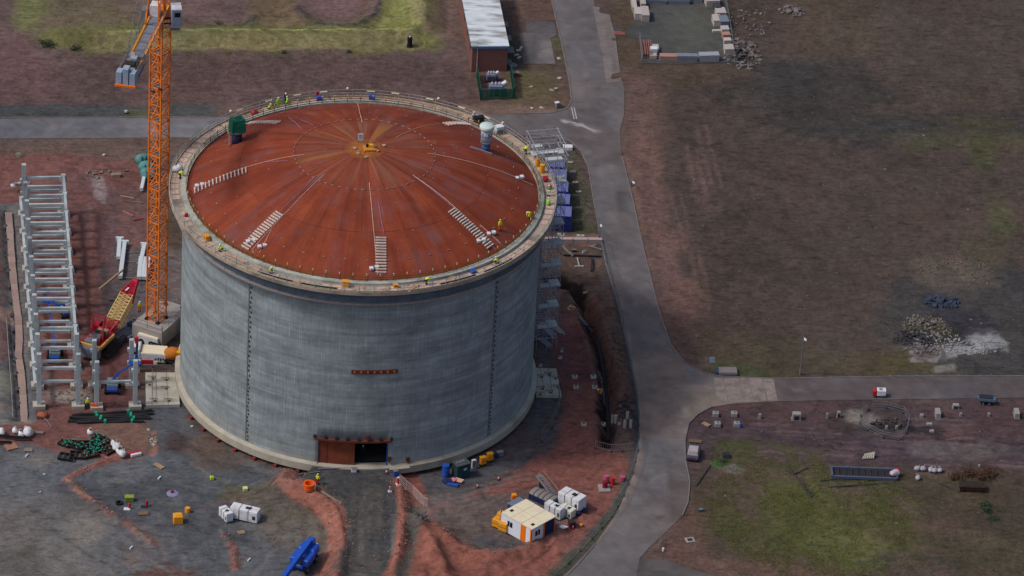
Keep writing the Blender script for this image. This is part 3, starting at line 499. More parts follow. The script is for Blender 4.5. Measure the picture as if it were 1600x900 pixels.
# lay-by, pads, slabs
M_SLAB=mat_painted('old_concrete_slab',fine=.18,bump=.2)
layby=struct(sheet('pavement',[tuple(p) for p in GA([(926,10),(950,14),(962,60),(971,128),(948,130),(940,80)])],.06,.8,(118,108,108),[('L',[(945,20),(955,60),(962,110)],1.2,(96,90,94),.5)],M_SLAB,th=.15))
pad=struct(sheet('concrete_pad',[tuple(p) for p in GA([(811,52),(822,50),(822,32),(866,35),(870,55),(860,60),(868,100),(818,100)])],.05,.8,(92,88,92),[('P',[(842,62),(868,62),(868,102),(842,102)],(118,110,112),.5,.8,1)],M_SLAB,th=.15))
yard=struct(sheet('storage_yard',[tuple(p) for p in GA([(985,-40),(1130,-40),(1152,98),(1000,98),(998,60),(960,56),(955,44),(992,42)])],.04,1.,(72,74,76),[('P',[(1030,10),(1120,10),(1130,80),(1060,85)],(82,86,82),3,3,.8)],M_SLAB,th=.12))
# concrete bays let into the east road, joint gaps between them
M_BAY=mat('bay_concrete',(136,124,118),vary=.22,scale=1.2,dirt=(90,78,72),dirt_amt=.6,rand=.08)
bays=[((1114,590),(1120,629)),((1130,590.5),(1138,629)),((1155,590),(1163,628.5)),((1168,590),(1178,628)),((1191,591),(1199,627.5)),((1209,591.5),(1216,627))]
for k in range(len(bays)-1):
    a,b=bays[k],bays[k+1]; P=[G(a[0][0]+.9,a[0][1]+.6),G(b[0][0]-.9,b[0][1]+.6),G(b[1][0]-.9,b[1][1]-1),G(a[1][0]+.9,a[1][1]-1)]
    struct(MB().prism([(p.x,p.y) for p in P],-.1,.048).build('road_slab',M_BAY))
# white road markings
M_WHITE_LINE=mat('road_paint',(176,172,176),vary=.3,scale=6)
mk=MB()
for a,b in(((893,168),(897,186)),((897,168),(901,186)),((885,190),(900,192)),((902,194),(930,205))):
    p,q=G(*a),G(*b); mk.bar((p.x,p.y,.03),(q.x,q.y,.03),.15,.012)
struct(mk.build('road_marking',M_WHITE_LINE))
# ================================================================== the tank
tank=thing('storage_tank','huge round grey concrete tank with a domed rust-red steel roof','storage tank')
HW=28.85; HP=31.45; RP=27.4; RD=24.9
def cyl(px,py,R=RT):   # where the ray through a photo pixel meets the wall
    d=CAM_F+CAM_X*((px-800)/CF)+CAM_Y*((450-py)/CF); a=d.x**2+d.y**2; b=2*(CAM_P.x*d.x+CAM_P.y*d.y); c=CAM_P.x**2+CAM_P.y**2-R*R
    t=(-b-math.sqrt(b*b-4*a*c))/(2*a); return CAM_P+d*t
def ang(p): return atan2(p.x,-p.y)        # angle from the front, + to the right
def rp(r,a,z): return Vector((r*sin(a),-r*cos(a),z))
def wall_material():
    m=bpy.data.materials.new('tank_concrete'); m.use_nodes=True; t=m.node_tree; b=t.nodes['Principled BSDF']; L=t.links.new
    tc=nd(t,'ShaderNodeTexCoord'); sp=nd(t,'ShaderNodeSeparateXYZ'); L(tc.outputs['Object'],sp.inputs[0])
    an=nd(t,'ShaderNodeMath',operation='ARCTAN2'); L(sp.outputs[0],an.inputs[0]); ng=nd(t,'ShaderNodeMath',operation='MULTIPLY'); ng.inputs[1].default_value=-1; L(sp.outputs[1],ng.inputs[0]); L(ng.outputs[0],an.inputs[1])
    ar=nd(t,'ShaderNodeMath',operation='MULTIPLY'); ar.inputs[1].default_value=RT; L(an.outputs[0],ar.inputs[0])
    def noise(sx,sz,sc,det=5,ro=.6):
        cb=nd(t,'ShaderNodeCombineXYZ'); a=nd(t,'ShaderNodeMath',operation='MULTIPLY'); a.inputs[1].default_value=sx; L(ar.outputs[0],a.inputs[0]); c=nd(t,'ShaderNodeMath',operation='MULTIPLY'); c.inputs[1].default_value=sz; L(sp.outputs[2],c.inputs[0])
        L(a.outputs[0],cb.inputs[0]); L(c.outputs[0],cb.inputs[2]); n=nd(t,'ShaderNodeTexNoise'); n.inputs['Scale'].default_value=sc; n.inputs['Detail'].default_value=det; n.inputs['Roughness'].default_value=ro; L(cb.outputs[0],n.inputs['Vector']); return n.outputs['Fac']
    def mr(s,a,b_,c,d):
        r=nd(t,'ShaderNodeMapRange'); r.inputs[1].default_value=a; r.inputs[2].default_value=b_; r.inputs[3].default_value=c; r.inputs[4].default_value=d; L(s,r.inputs[0]); return r.outputs[0]
    def mul(a,b_): q=nd(t,'ShaderNodeMath',operation='MULTIPLY'); L(a,q.inputs[0]); L(b_,q.inputs[1]); return q.outputs[0]
    v=mr(noise(4.5,.22,1.0),.3,.7,.84,1.16)            # vertical runs
    v=mul(v,mr(noise(.04,1.0,1.1,6,.72),.32,.68,.72,1.28))  # pour lifts
    v=mul(v,mr(noise(.3,.55,.7,7,.7),.34,.66,.72,1.28))
    v=mul(v,mr(noise(1.4,1.4,1.2,7,.75),.3,.7,.9,1.1))
    v=mul(v,mr(noise(5,.16,1.0,3,.5),.62,.72,1,1.5))  # lime streaks
    # slip-form lift lines
    fr=nd(t,'ShaderNodeMath',operation='MULTIPLY'); fr.inputs[1].default_value=1/1.95; L(sp.outputs[2],fr.inputs[0]); f2=nd(t,'ShaderNodeMath',operation='FRACT'); L(fr.outputs[0],f2.inputs[0]); v=mul(v,mr(f2.outputs[0],0,.045,.87,1))
    # panel-wide tint
    fa=nd(t,'ShaderNodeMath',operation='MULTIPLY'); fa.inputs[1].default_value=1/3.3; L(ar.outputs[0],fa.inputs[0]); ff=nd(t,'ShaderNodeMath',operation='FRACT'); L(fa.outputs[0],ff.inputs[0]); v=mul(v,mr(ff.outputs[0],0,.02,.92,1))
    vm=nd(t,'ShaderNodeVectorMath',operation='SCALE'); vm.inputs[0].default_value=(.255,.298,.322); L(v,vm.inputs['Scale'])
    # tan stain low down and along some lifts
    mx=nd(t,'ShaderNodeMix',data_type='RGBA'); low=mr(sp.outputs[2],1.7,5.5,.55,0); st=mul(low,mr(noise(.5,.5,.7),.35,.65,.2,1)); L(st,mx.inputs[0]); L(vm.outputs[0],mx.inputs[6]); mx.inputs[7].default_value=(.36,.345,.31,1)
    L(mx.outputs[2],b.inputs['Base Color']); b.inputs['Roughness'].default_value=.85; b.inputs['Specular IOR Level'].default_value=.25
    bp=nd(t,'ShaderNodeBump'); bp.inputs['Strength'].default_value=.25; bp.inputs['Distance'].default_value=.05; L(v,bp.inputs['Height']); L(bp.outputs[0],b.inputs['Normal'])
    return m
M_WALL=wall_material()
M_CREAM=mat('plinth_concrete',(172,166,152),vary=.12,scale=.5,dirt=(132,126,112),dirt_amt=.7)
M_DECK=mat('rim_deck_concrete',(166,150,138),vary=.2,scale=.7,dirt=(104,96,88),dirt_amt=.8)
M_CURB=mat('rim_curb_concrete',(168,172,164),vary=.2,scale=1.0,dirt=(106,108,92),dirt_amt=.7)
M_BEAM_SHADE=mat('rim_beam_shaded_concrete',(96,112,126),vary=.25,scale=.5,dirt=(70,84,104),dirt_amt=.6)  # dark bluish beam tone holds the shade under the deck overhang
M_RUST=mat('rusty_steel',(104,54,42),vary=.3,scale=1.5,dirt=(84,44,36),dirt_amt=.8)
M_RUST2=mat('door_rust',(108,52,36),vary=.3,scale=.9,dirt=(124,66,38),dirt_amt=.5,rand=.2)
M_DARK=mat('dark_metal',(44,44,48),vary=.2); M_BLACK=mat('black_rubber',(24,24,27),vary=.3)
M_GALV=mat('galvanised_steel',(150,150,154),vary=.15,rough=.5,metal=.2); M_GREY=mat('grey_steel',(112,114,120),vary=.2)
M_WHITE=mat('white_paint',(216,216,222),vary=.06,rough=.5,dirt=(170,166,160),dirt_amt=.5)
M_ORANGE=mat('orange_paint',(232,120,24),rough=.5,vary=.12,scale=1); M_YEL=mat('yellow_paint',(226,160,30),rough=.5,vary=.1)
M_BLUE=mat('blue_paint',(40,82,170),rough=.45,vary=.12); M_RED=mat('red_paint',(186,34,48),rough=.5,vary=.12)
dA=ang(cyl(496.5,712)); dB=ang(cyl(606,712)); dM=ang(cyl(555,712)); DT=5.75; Z0=1.72
NA=288; An=sorted([2*pi*i/NA-pi for i in range(NA)]+[dA,dB]); An=[a for i,a in enumerate(An) if a in(dA,dB) or min(abs(a-dA),abs(a-dB))>.006]
def ring(mb,r0,r1,z0,z1,angs=None,closed=True):
    A=angs or [2*pi*i/NA for i in range(NA)]; n=len(A)
    V=[]; 
    for a in A: V+=[rp(r0,a,z0),rp(r1,a,z0),rp(r1,a,z1),rp(r0,a,z1)]
    F=[]
    for i in range(n if closed else n-1):
        p=4*i; q=4*((i+1)%n)
        for k in range(4): F.append((p+k,p+(k+1)%4,q+(k+1)%4,q+k))
    if not closed: F+=[(0,1,2,3)[::-1],(4*n-4,4*n-3,4*n-2,4*n-1)]
    return mb.add(V,F)
mb=MB(); zs=[Z0,DT]+[DT+(HW-DT)*i/10 for i in range(1,11)]; n=len(An)
V=[];F=[]
for R_ in (RT,RT-.8):
    for z in zs: V+=[rp(R_,a,z) for a in An]
nz=len(zs)
for s in (0,1):
    o=s*nz*n
    for k in range(nz-1):
        for i in range(n):
            j=(i+1)%n; mid=An[i]+.001
            if k==0 and dA<=mid<dB: continue
            q=(o+k*n+i,o+k*n+j,o+(k+1)*n+j,o+(k+1)*n+i); F.append(q if s==0 else q[::-1])
iA=An.index(dA); iB=An.index(dB); o=nz*n
F+=[(iA,o+iA,o+n+iA,n+iA),(iB,n+iB,o+n+iB,o+iB)]
for i in range(iA,iB): F.append((n+i,n+i+1,o+n+i+1,o+n+i)[::-1])
mb.add(V,F); wall=mb.build('wall',M_WALL,tank,smooth=True)
ring(MB(),.3,RT-.9,1.0,Z0-.02).build('floor',mat('tank_floor',(60,58,58)),tank)
# base slab raised on short pillars
ring(MB(),24.2,26.13,.62,1.70).build('base_slab',M_CREAM,tank)
up=MB(); A=[2*pi*i/NA for i in range(NA)]; V=[]
for a in A: V+=[rp(RT+.02,a,1.86),rp(26.1,a,1.702),rp(RT+.02,a,1.702)]
F=[]
for i in range(NA):
    p,q=3*i,3*((i+1)%NA); F+=[(p,p+1,q+1,q),(p+1,p+2,q+2,q+1),(p+2,p,q,q+2)]
sk=MB(); 
i0=[i for i in range(NA) if not(dA-.03<((A[i]+pi)%(2*pi)-pi)<dB+.03)]
sk.add(V,[f for f in F if all(((A[v//3]+pi)%(2*pi)-pi)<dA-.0 or ((A[v//3]+pi)%(2*pi)-pi)>dB for v in f)]); sk.build('base_fillet',M_CREAM,tank)
pil=MB().tube((0,0,-.3),(0,0,.64),.35,8).build('base_pillar',mat('pillar_concrete',(120,74,64),vary=.3),tank); pil.location=rp(25.3,0,0)
for k in range(1,72): inst(pil,'base_pillar',rp(25.3,2*pi*k/72,0),(0,0,0),tank)
# vertical joints with their rows of pockets
for px,top in ((388,446),(768,452)):
    a=ang(cyl(px,600)); jm=MB(); 
    ring(jm,RT-.02,RT+.05,2.0,HW-.1,[a-.012,a-.006],False).build('wall_joint',mat('joint_concrete',(104,106,102),vary=.2),tank)
    pm=MB(); z=2.3
    while z<HW-.6: p=rp(RT+.03,a+.003+.004*sin(z*3),z); pm.box(p,(.2,.1,.28 if z<12 else .34),rz=a); z+=.62 if z<12 else .8
    o=pm.build('wall_pocket',mat('pocket_grey',(66,70,74),vary=.3),tank); o['kind']='stuff'
# rusty embedded plates on the wall
ra,rb=ang(cyl(549,581)),ang(cyl(621,581)); rz_=cyl(585,581).z
ring(MB(),RT,RT+.12,rz_-.33,rz_+.28,[ra+(rb-ra)*i/10 for i in range(11)],False).build('wall_plate',M_RUST,tank)
b=MB().tube((0,0,0),(0,-.16,0),.16,8).build('plate_boss',mat('boss_rust',(166,92,62)),tank)
for k in range(7):
    a=ra+(rb-ra)*(k+.5)/7; q=rp(RT+.1,a,rz_)
    o=b if k==0 else inst(b,'plate_boss',q,(0,0,a),tank); o.location=q; o.rotation_euler=(0,0,a)
# doorway: three rusty sheets, lintel with bolts, dark opening
da=[dA+.001,dA+(dM-dA)*.24,dA+(dM-dA)*.98]
for i in range(2):
    ring(MB(),RT-.28-.05*i,RT-.18-.05*i,Z0+.01,DT-.02,[da[i]+.0006+(da[i+1]-da[i])*j/4 for j in range(5)],False).build('door_panel',M_RUST2,tank)
ring(MB(),RT-.05,RT+.38,DT,DT+.30,[dA-.022+(dB-dA+.04)*i/14 for i in range(15)],False).build('lintel',M_RUST,tank)
bo=MB().box((0,0,0),(.34,.34,.3)).box((0,0,.2),(.18,.18,.2)).build('lintel_bracket',M_DARK,tank)
for k in range(8):
    a=dA-.02+(dB-dA+.035)*k/7; q=rp(RT+.2,a,DT+.45); o=bo if k==0 else inst(bo,'lintel_bracket',q,(0,0,a),tank); o.location=q; o.rotation_euler=(0,0,a)
ring(MB(),RT-.3,RT+.02,Z0,DT,[dB-.006,dB-.001],False).build('door_post',M_BLUE,tank)
for px,py in ((575,682),(608,716),(637,717)):
    q=cyl(px,py); a=ang(q); MB().box(rp(RT+.12,a,q.z),(.5,.25,.5),rz=a).box(rp(RT+.2,a,q.z-.3),(.2,.3,.5),rz=a).build('wall_bracket',M_RUST,tank)
ring(MB(),25.45,26.7,1.72,1.80,[dB+.004+(.11)*i/8 for i in range(9)],False).build('entrance_kerb',M_CREAM,tank)
# rim: beam, ledge, deck, curb
ring(MB(),RT-.3,RT+.75,HW+.25,HP-.5).build('ring_beam',M_BEAM_SHADE,tank,smooth=False)
ring(MB(),RT-.3,RT+1.15,HW,HW+.25).build('ledge',mat('ledge_concrete',(146,138,138),vary=.2),tank)
ring(MB(),RD-.1,RP,HP-.5,HP).build('deck',M_DECK,tank)
ring(MB(),RD-.05,RD+.75,HP,HP+.42).build('curb',M_CURB,tank)
ring(MB(),RP-.12,RP-.04,HP+.0,HP+.22).build('toe_board',mat('toe_board_timber',(176,164,140),vary=.25),tank)
# deck seen from above is patched with boards
bd=MB().box((0,0,.04),(1.15,1.2,.05)).build('deck_board',mat('deck_timber',(184,160,144),vary=.2,rand=.16),tank); k=0
for i in range(110):
    a=2*pi*i/110
    if random.random()<.72:
        q=rp(RP-.85,a,HP); o=bd if k==0 else inst(bd,'deck_board',q,(0,0,a),tank); o.location=q; o.rotation_euler=(0,0,a+random.uniform(-.03,.03)); k+=1
# outer guard rail
M_RAIL=mat('rail_tube',(160,158,156),vary=.2,rand=.15)
ps=MB().bar((0,0,-.3),(0,0,1.15),.07).build('rail_post',M_RAIL,tank)
for i in range(84):
    a=2*pi*i/84; q=rp(RP-.02,a,HP); o=ps if i==0 else inst(ps,'rail_post',q,(0,0,a),tank); o.location=q; o.rotation_euler=(0,0,a)
for z in (.6,1.12):
    r_=MB(); P=[rp(RP-.02,2*pi*i/168,HP+z) for i in range(169)]; r_.path(P,.04,5); r_.build('guard_rail',M_RAIL,tank)
# lower ledge rail (hangs outside the ring beam, posts from deck to ledge)
lp=MB().bar((0,0,HW+.2),(0,0,HP-.4),.06).build('hanger',M_GREY,tank)
for i in range(72):
    q=rp(RT+1.08,2*pi*i/72,0); o=lp if i==0 else inst(lp,'hanger',q,(0,0,0),tank); o.location=q
MB().path([rp(RT+1.1,2*pi*i/144,HW+1.15) for i in range(145)],.035,4).build('ledge_rail',M_GREY,tank)
# inner edge protection: ochre mesh on posts with pale caps
M_OCH=mat('edge_mesh_ochre',(126,84,40),vary=.3,scale=3)
for z,h in ((.62,.12),(.98,.10),(1.28,.06)):
    r_=MB(); ring(r_,RD+.02,RD+.06,HP+z-h/2,HP+z+h/2); r_.build('inner_rail',M_OCH,tank)
ip=MB().bar((0,0,.3),(0,0,1.35),.09).build('inner_post',M_OCH,tank); cp=MB().box((0,0,1.42),(.12,.12,.32)).build('post_cap',mat('post_cap_white',(206,196,164)),ip)
for i in range(84):
    q=rp(RD+.08,2*pi*(i+.5)/84,HP)
    if i==0: ip.location=q; continue
    o=inst(ip,'inner_post',q,(0,0,0),tank); inst(cp,'post_cap',(0,0,0),(0,0,0),o)
# white tubes fixed on the outer rail (site lights, unlit)
M_TUBE=mat('light_tube_white',(226,216,176),rough=.4,vary=.05)
tb=MB().tube((-.55,0,0),(.55,0,0),.09,8).build('rail_light',M_TUBE,tank)
for i,(px,py) in enumerate([(469,153),(508,148),(579,148),(616,150),(668,158),(716,171),(757,184),(330,200),(381,174),(306,216),(428,163)]):
    q=G(px,py,HP+1.1); a=ang(q); o=tb if i==0 else inst(tb,'rail_light',q,(0,0,a),tank); o.location=rp(RP-.1,a,HP+.95); o.rotation_euler=(0,0,a)
lb=MB().blob((0,0,0),(.2,.2,.2),1,2,rough=0).build('lamp_globe',M_TUBE,tank)
for i,(px,py) in enumerate([(544,144),(681,159),(368,178),(777,196)]):
    q=G(px,py,HP+1.3); a=ang(q); o=lb if i==0 else inst(lb,'lamp_globe',q,(0,0,0),tank); o.location=rp(RP-.05,a,HP+1.35)
# ---------------------------------------------------------------- dome
# apex height from the photo: sphere through rim circle (RD, HP+.25) and the apex
apex=None
zc=39.4; lo,hi=HP,HP+15
for _ in range(40):
    mid=(lo+hi)/2
    if PX(0,0,mid)[1]>232: lo=mid
    else: hi=mid
ZA=(lo+hi)/2; ZE=HP+.15; hh=ZA-ZE; RS=(RD*RD+hh*hh)/(2*hh)
def dz(r): return ZA-RS+math.sqrt(RS*RS-r*r)
def GD(px,py,up=0.):   # pixel -> point on the dome
    d=(CAM_F+CAM_X*((px-800)/CF)+CAM_Y*((450-py)/CF)).normalized(); O=CAM_P-Vector((0,0,ZA-RS)); bq=O.dot(d); cc=O.dot(O)-(RS+up)**2; t=-bq-math.sqrt(max(0,bq*bq-cc)); return CAM_P+d*t
def dome_material():
    m=bpy.data.materials.new('dome_rusty_plate'); m.use_nodes=True; t=m.node_tree; b=t.nodes['Principled BSDF']; L=t.links.new
    tc=nd(t,'ShaderNodeTexCoord'); sp=nd(t,'ShaderNodeSeparateXYZ'); L(tc.outputs['Object'],sp.inputs[0])
    an=nd(t,'ShaderNodeMath',operation='ARCTAN2'); L(sp.outputs[1],an.inputs[0]); L(sp.outputs[0],an.inputs[1])
    ln=nd(t,'ShaderNodeVectorMath',operation='LENGTH'); fl=nd(t,'ShaderNodeCombineXYZ'); L(sp.outputs[0],fl.inputs[0]); L(sp.outputs[1],fl.inputs[1]); L(fl.outputs[0],ln.inputs[0]); R=ln.outputs['Value']
    sn=nd(t,'ShaderNodeMath',operation='SINE'); cn=nd(t,'ShaderNodeMath',operation='COSINE'); L(an.outputs[0],sn.inputs[0]); L(an.outputs[0],cn.inputs[0])
    def rad(ka,kr,det=5,ro=.6,off=0):
        cb=nd(t,'ShaderNodeCombineXYZ')
        for s,i in ((sn,0),(cn,1)):
            q=nd(t,'ShaderNodeMath',operation='MULTIPLY'); q.inputs[1].default_value=ka; L(s.outputs[0],q.inputs[0]); L(q.outputs[0],cb.inputs[i])
        q=nd(t,'ShaderNodeMath',operation='MULTIPLY_ADD'); q.inputs[1].default_value=kr; q.inputs[2].default_value=off; L(R,q.inputs[0]); L(q.outputs[0],cb.inputs[2])
        n=nd(t,'ShaderNodeTexNoise'); n.inputs['Scale'].default_value=1; n.inputs['Detail'].default_value=det; n.inputs['Roughness'].default_value=ro; L(cb.outputs[0],n.inputs['Vector']); return n.outputs['Fac']
    def mr(s,a,b_,c,d):
        r=nd(t,'ShaderNodeMapRange'); r.inputs[1].default_value=a; r.inputs[2].default_value=b_; r.inputs[3].default_value=c; r.inputs[4].default_value=d; L(s,r.inputs[0]); return r.outputs[0]
    def mul(a,b_): q=nd(t,'ShaderNodeMath',operation='MULTIPLY'); L(a,q.inputs[0]); L(b_,q.inputs[1]); return q.outputs[0]
    def mix(f,a,c):
        x=nd(t,'ShaderNodeMix',data_type='RGBA'); L(f,x.inputs[0]); 
        if isinstance(a,tuple): x.inputs[6].default_value=(*a,1)
        else: L(a,x.inputs[6])
        if isinstance(c,tuple): x.inputs[7].default_value=(*c,1)
        else: L(c,x.inputs[7])
        return x.outputs[2]
    no=nd(t,'ShaderNodeTexNoise'); no.inputs['Scale'].default_value=.35; no.inputs['Detail'].default_value=6; L(tc.outputs['Object'],no.inputs['Vector']); N=no.outputs['Fac']
    no2=nd(t,'ShaderNodeTexNoise'); no2.inputs['Scale'].default_value=2.2; no2.inputs['Detail'].default_value=7; no2.inputs['Roughness'].default_value=.7; L(tc.outputs['Object'],no2.inputs['Vector'])
    c=mix(mr(N,.35,.65,0,1),alb((126,54,35)),alb((142,68,42)))
    c=mix(mr(rad(9,.05),.4,.62,0,.75),c,alb((116,50,34)))
    c=mix(mul(mr(rad(5,.12,6,.7,9),.48,.64,0,.7),mr(N,.38,.6,.1,1)),c,alb((116,78,80)))     # mauve bloom
    c=mix(mul(mr(R,8,11,1,0),mr(rad(6,.06,4,.5,3),.48,.62,.1,.8)),c,alb((134,84,66)))            # pale wash near crown
    c=mix(mul(mr(R,6,10.5,1,0),mr(rad(5,.03,3,.5,31),.58,.66,0,.7)),c,alb((162,108,44)))         # ochre runs
    c=mix(mul(mr(R,1.4,3.2,1,0),mr(no2.outputs['Fac'],.35,.6,.2,1)),c,alb((170,108,44)))
    v=mul(mr(rad(13,.10,5,.65),.35,.65,.82,1.14),mr(no2.outputs['Fac'],.3,.7,.9,1.1))
    oi=nd(t,'ShaderNodeObjectInfo'); v=mul(v,mr(oi.outputs['Random'],0,1,.93,1.07))
    vm=nd(t,'ShaderNodeVectorMath',operation='SCALE'); L(c,vm.inputs[0]); L(v,vm.inputs['Scale']); L(vm.outputs[0],b.inputs['Base Color'])
    b.inputs['Roughness'].default_value=.8; b.inputs['Specular IOR Level'].default_value=.2
    return m
M_DOME=dome_material()
def gore(a0,a1,r0,r1,lift,na=4,nr=6):
    mb=MB(); V=[]
    for j in range(nr+1):
        r=r0+(r1-r0)*j/nr
        for i in range(na+1):
            a=a0+(a1-a0)*i/na; V.append(rp(r,a,dz(r)+lift))
    F=[(j*(na+1)+i,(j+1)*(na+1)+i,(j+1)*(na+1)+i+1,j*(na+1)+i+1) for j in range(nr) for i in range(na)]
    mb.add(V,F); n=len(V)
    return mb
dome=MB(); gore(0,2*pi,.05,RD+.02,-.05,96,20)
o=gore(0,2*pi,.05,RD+.02,-.04,96,20).build('dome_framing',mat('seam_dark',(96,44,32)),tank)
for ringi,(r0,r1,nn,ph) in enumerate(((9.9,17.5,36,0),(17.5,RD+.02,36,.5),(3.0,9.9,24,.2))):
    for k in range(nn):
        g=gore(2*pi*(k+ph)/nn+.012/((r0+r1)/2),2*pi*(k+1+ph)/nn-.012/((r0+r1)/2),r0+.02,r1-.02,.012+.012*(k%2))
        g.build('roof_plate',M_DOME,tank,smooth=True)
gore(0,2*pi,.02,3.0,.02,48,4).build('crown_plate',M_DOME,tank,smooth=True)
# short lifting tabs: a ring at 9.9 m, a sparse ring near the rim
M_TAB=mat('tab_white',(166,136,122),vary=.3)
tabs=MB()
for k in range(56):
    a=2*pi*k/56; q=rp(9.95,a,dz(9.95)+.1); tabs.box(q,(.5,.07,.08),rz=a)
o=tabs.build('roof_tab',M_TAB,tank); o['kind']='stuff'
tb2=MB().box((0,0,0),(.38,.08,.1)).build('lifting_lug',M_TAB,tank)
for k in range(46):
    a=2*pi*(k+.3)/46; r=21.9; q=rp(r,a,dz(r)+.1); o=tb2 if k==0 else inst(tb2,'lifting_lug',q,(0,0,a),tank); o.location=q; o.rotation_euler=(0,0,a)
dots=MB()
for k in range(150):
    a=random.uniform(0,2*pi); r=math.sqrt(random.random())*23.5+.5; q=rp(r,a,dz(r)+.05); dots.box(q,(random.uniform(.06,.16),.1,.08),rz=random.uniform(0,3))
o=dots.build('weld_debris',mat('pale_scrap',(160,130,112),vary=.3),tank); o['kind']='stuff'
# ================================================================== people
M_SKIN=mat('skin',(190,130,104),vary=.05); M_HV=mat('hi_vis_yellow',(206,226,50),vary=.08,rough=.7); M_HO=mat('hi_vis_orange',(240,92,30),vary=.08); M_HG=mat('hi_vis_green',(150,220,60),vary=.08)
M_NAVY=mat('navy_cloth',(34,38,60)); M_HELM=mat('helmet_white',(226,226,226),rough=.4,vary=.03); M_HELY=mat('helmet_yellow',(230,200,50),rough=.4,vary=.03); M_BOOT=mat('boot_leather',(40,34,30)); M_REFL=mat('reflective_band',(190,190,190),rough=.4,vary=.05)
_dg=[]
def skinmesh(name,V,E,R,sub=1):
    me=bpy.data.meshes.new(name); me.from_pydata(V,E,[]); o=bpy.data.objects.new(name,me); COL.objects.link(o)
    bm=bmesh.new(); bm.from_mesh(me); L=bm.verts.layers.skin.verify()
    for v,r in zip(bm.verts,R): v[L].radius=(r,r) if not isinstance(r,tuple) else r
    bm.verts.ensure_lookup_table(); bm.verts[0][L].use_root=True; bm.to_mesh(me); bm.free()
    o.modifiers.new('s','SKIN').use_smooth_shade=True
    if sub: m=o.modifiers.new('b','SUBSURF'); m.levels=sub; m.render_levels=sub
    dg=bpy.context.evaluated_depsgraph_get(); dg.update(); r=bpy.data.meshes.new_from_object(o.evaluated_get(dg)); r.name=name
    bpy.data.objects.remove(o); bpy.data.meshes.remove(me); return r
POSES={ # pelvis, chest, neck, head, then per side: shoulder, elbow, wrist ; hip, knee, ankle, toe   (facing -y)
 'stand':dict(p=(0,0,.95),c=(0,0,1.28),n=(0,0,1.5),h=(0,-.02,1.66),a=[((-.2,0,1.42),(-.27,.02,1.14),(-.26,-.10,.90)),((.2,0,1.42),(.27,.02,1.14),(.25,-.12,.90))],l=[((-.1,0,.92),(-.12,-.02,.50),(-.13,.02,.08),(-.14,-.16,.03)),((.1,0,.92),(.12,-.02,.50),(.13,.02,.08),(.15,-.16,.03))]),
 'walk':dict(p=(0,0,.93),c=(0,-.04,1.26),n=(0,-.06,1.48),h=(0,-.1,1.64),a=[((-.2,-.04,1.4),(-.26,.16,1.16),(-.24,.2,.93)),((.2,-.05,1.4),(.27,-.18,1.17),(.22,-.36,1.02))],l=[((-.1,0,.9),(-.1,-.22,.52),(-.1,-.24,.09),(-.1,-.42,.04)),((.1,0,.9),(.1,.06,.5),(.1,.34,.14),(.1,.22,.03))]),
 'bend':dict(p=(0,.14,.86),c=(0,-.14,1.06),n=(0,-.34,1.12),h=(0,-.5,1.13),a=[((-.19,-.28,1.08),(-.22,-.38,.8),(-.14,-.46,.55)),((.19,-.28,1.08),(.22,-.38,.8),(.14,-.48,.52))],l=[((-.11,.12,.82),(-.14,-.08,.46),(-.14,.06,.08),(-.15,-.12,.03)),((.11,.12,.82),(.14,-.1,.46),(.14,.06,.08),(.15,-.12,.03))]),
 'crouch':dict(p=(0,.16,.42),c=(0,-.02,.72),n=(0,-.12,.92),h=(0,-.18,1.06),a=[((-.2,-.08,.86),(-.26,-.28,.66),(-.16,-.46,.52)),((.2,-.08,.86),(.26,-.28,.66),(.16,-.48,.48))],l=[((-.11,.14,.40),(-.17,-.26,.50),(-.15,-.04,.08),(-.16,-.24,.03)),((.11,.14,.40),(.17,-.24,.52),(.15,-.02,.08),(.16,-.22,.03))])}
def _lerp(a,b,t): return tuple(a[i]+(b[i]-a[i])*t for i in range(3))
PM={}
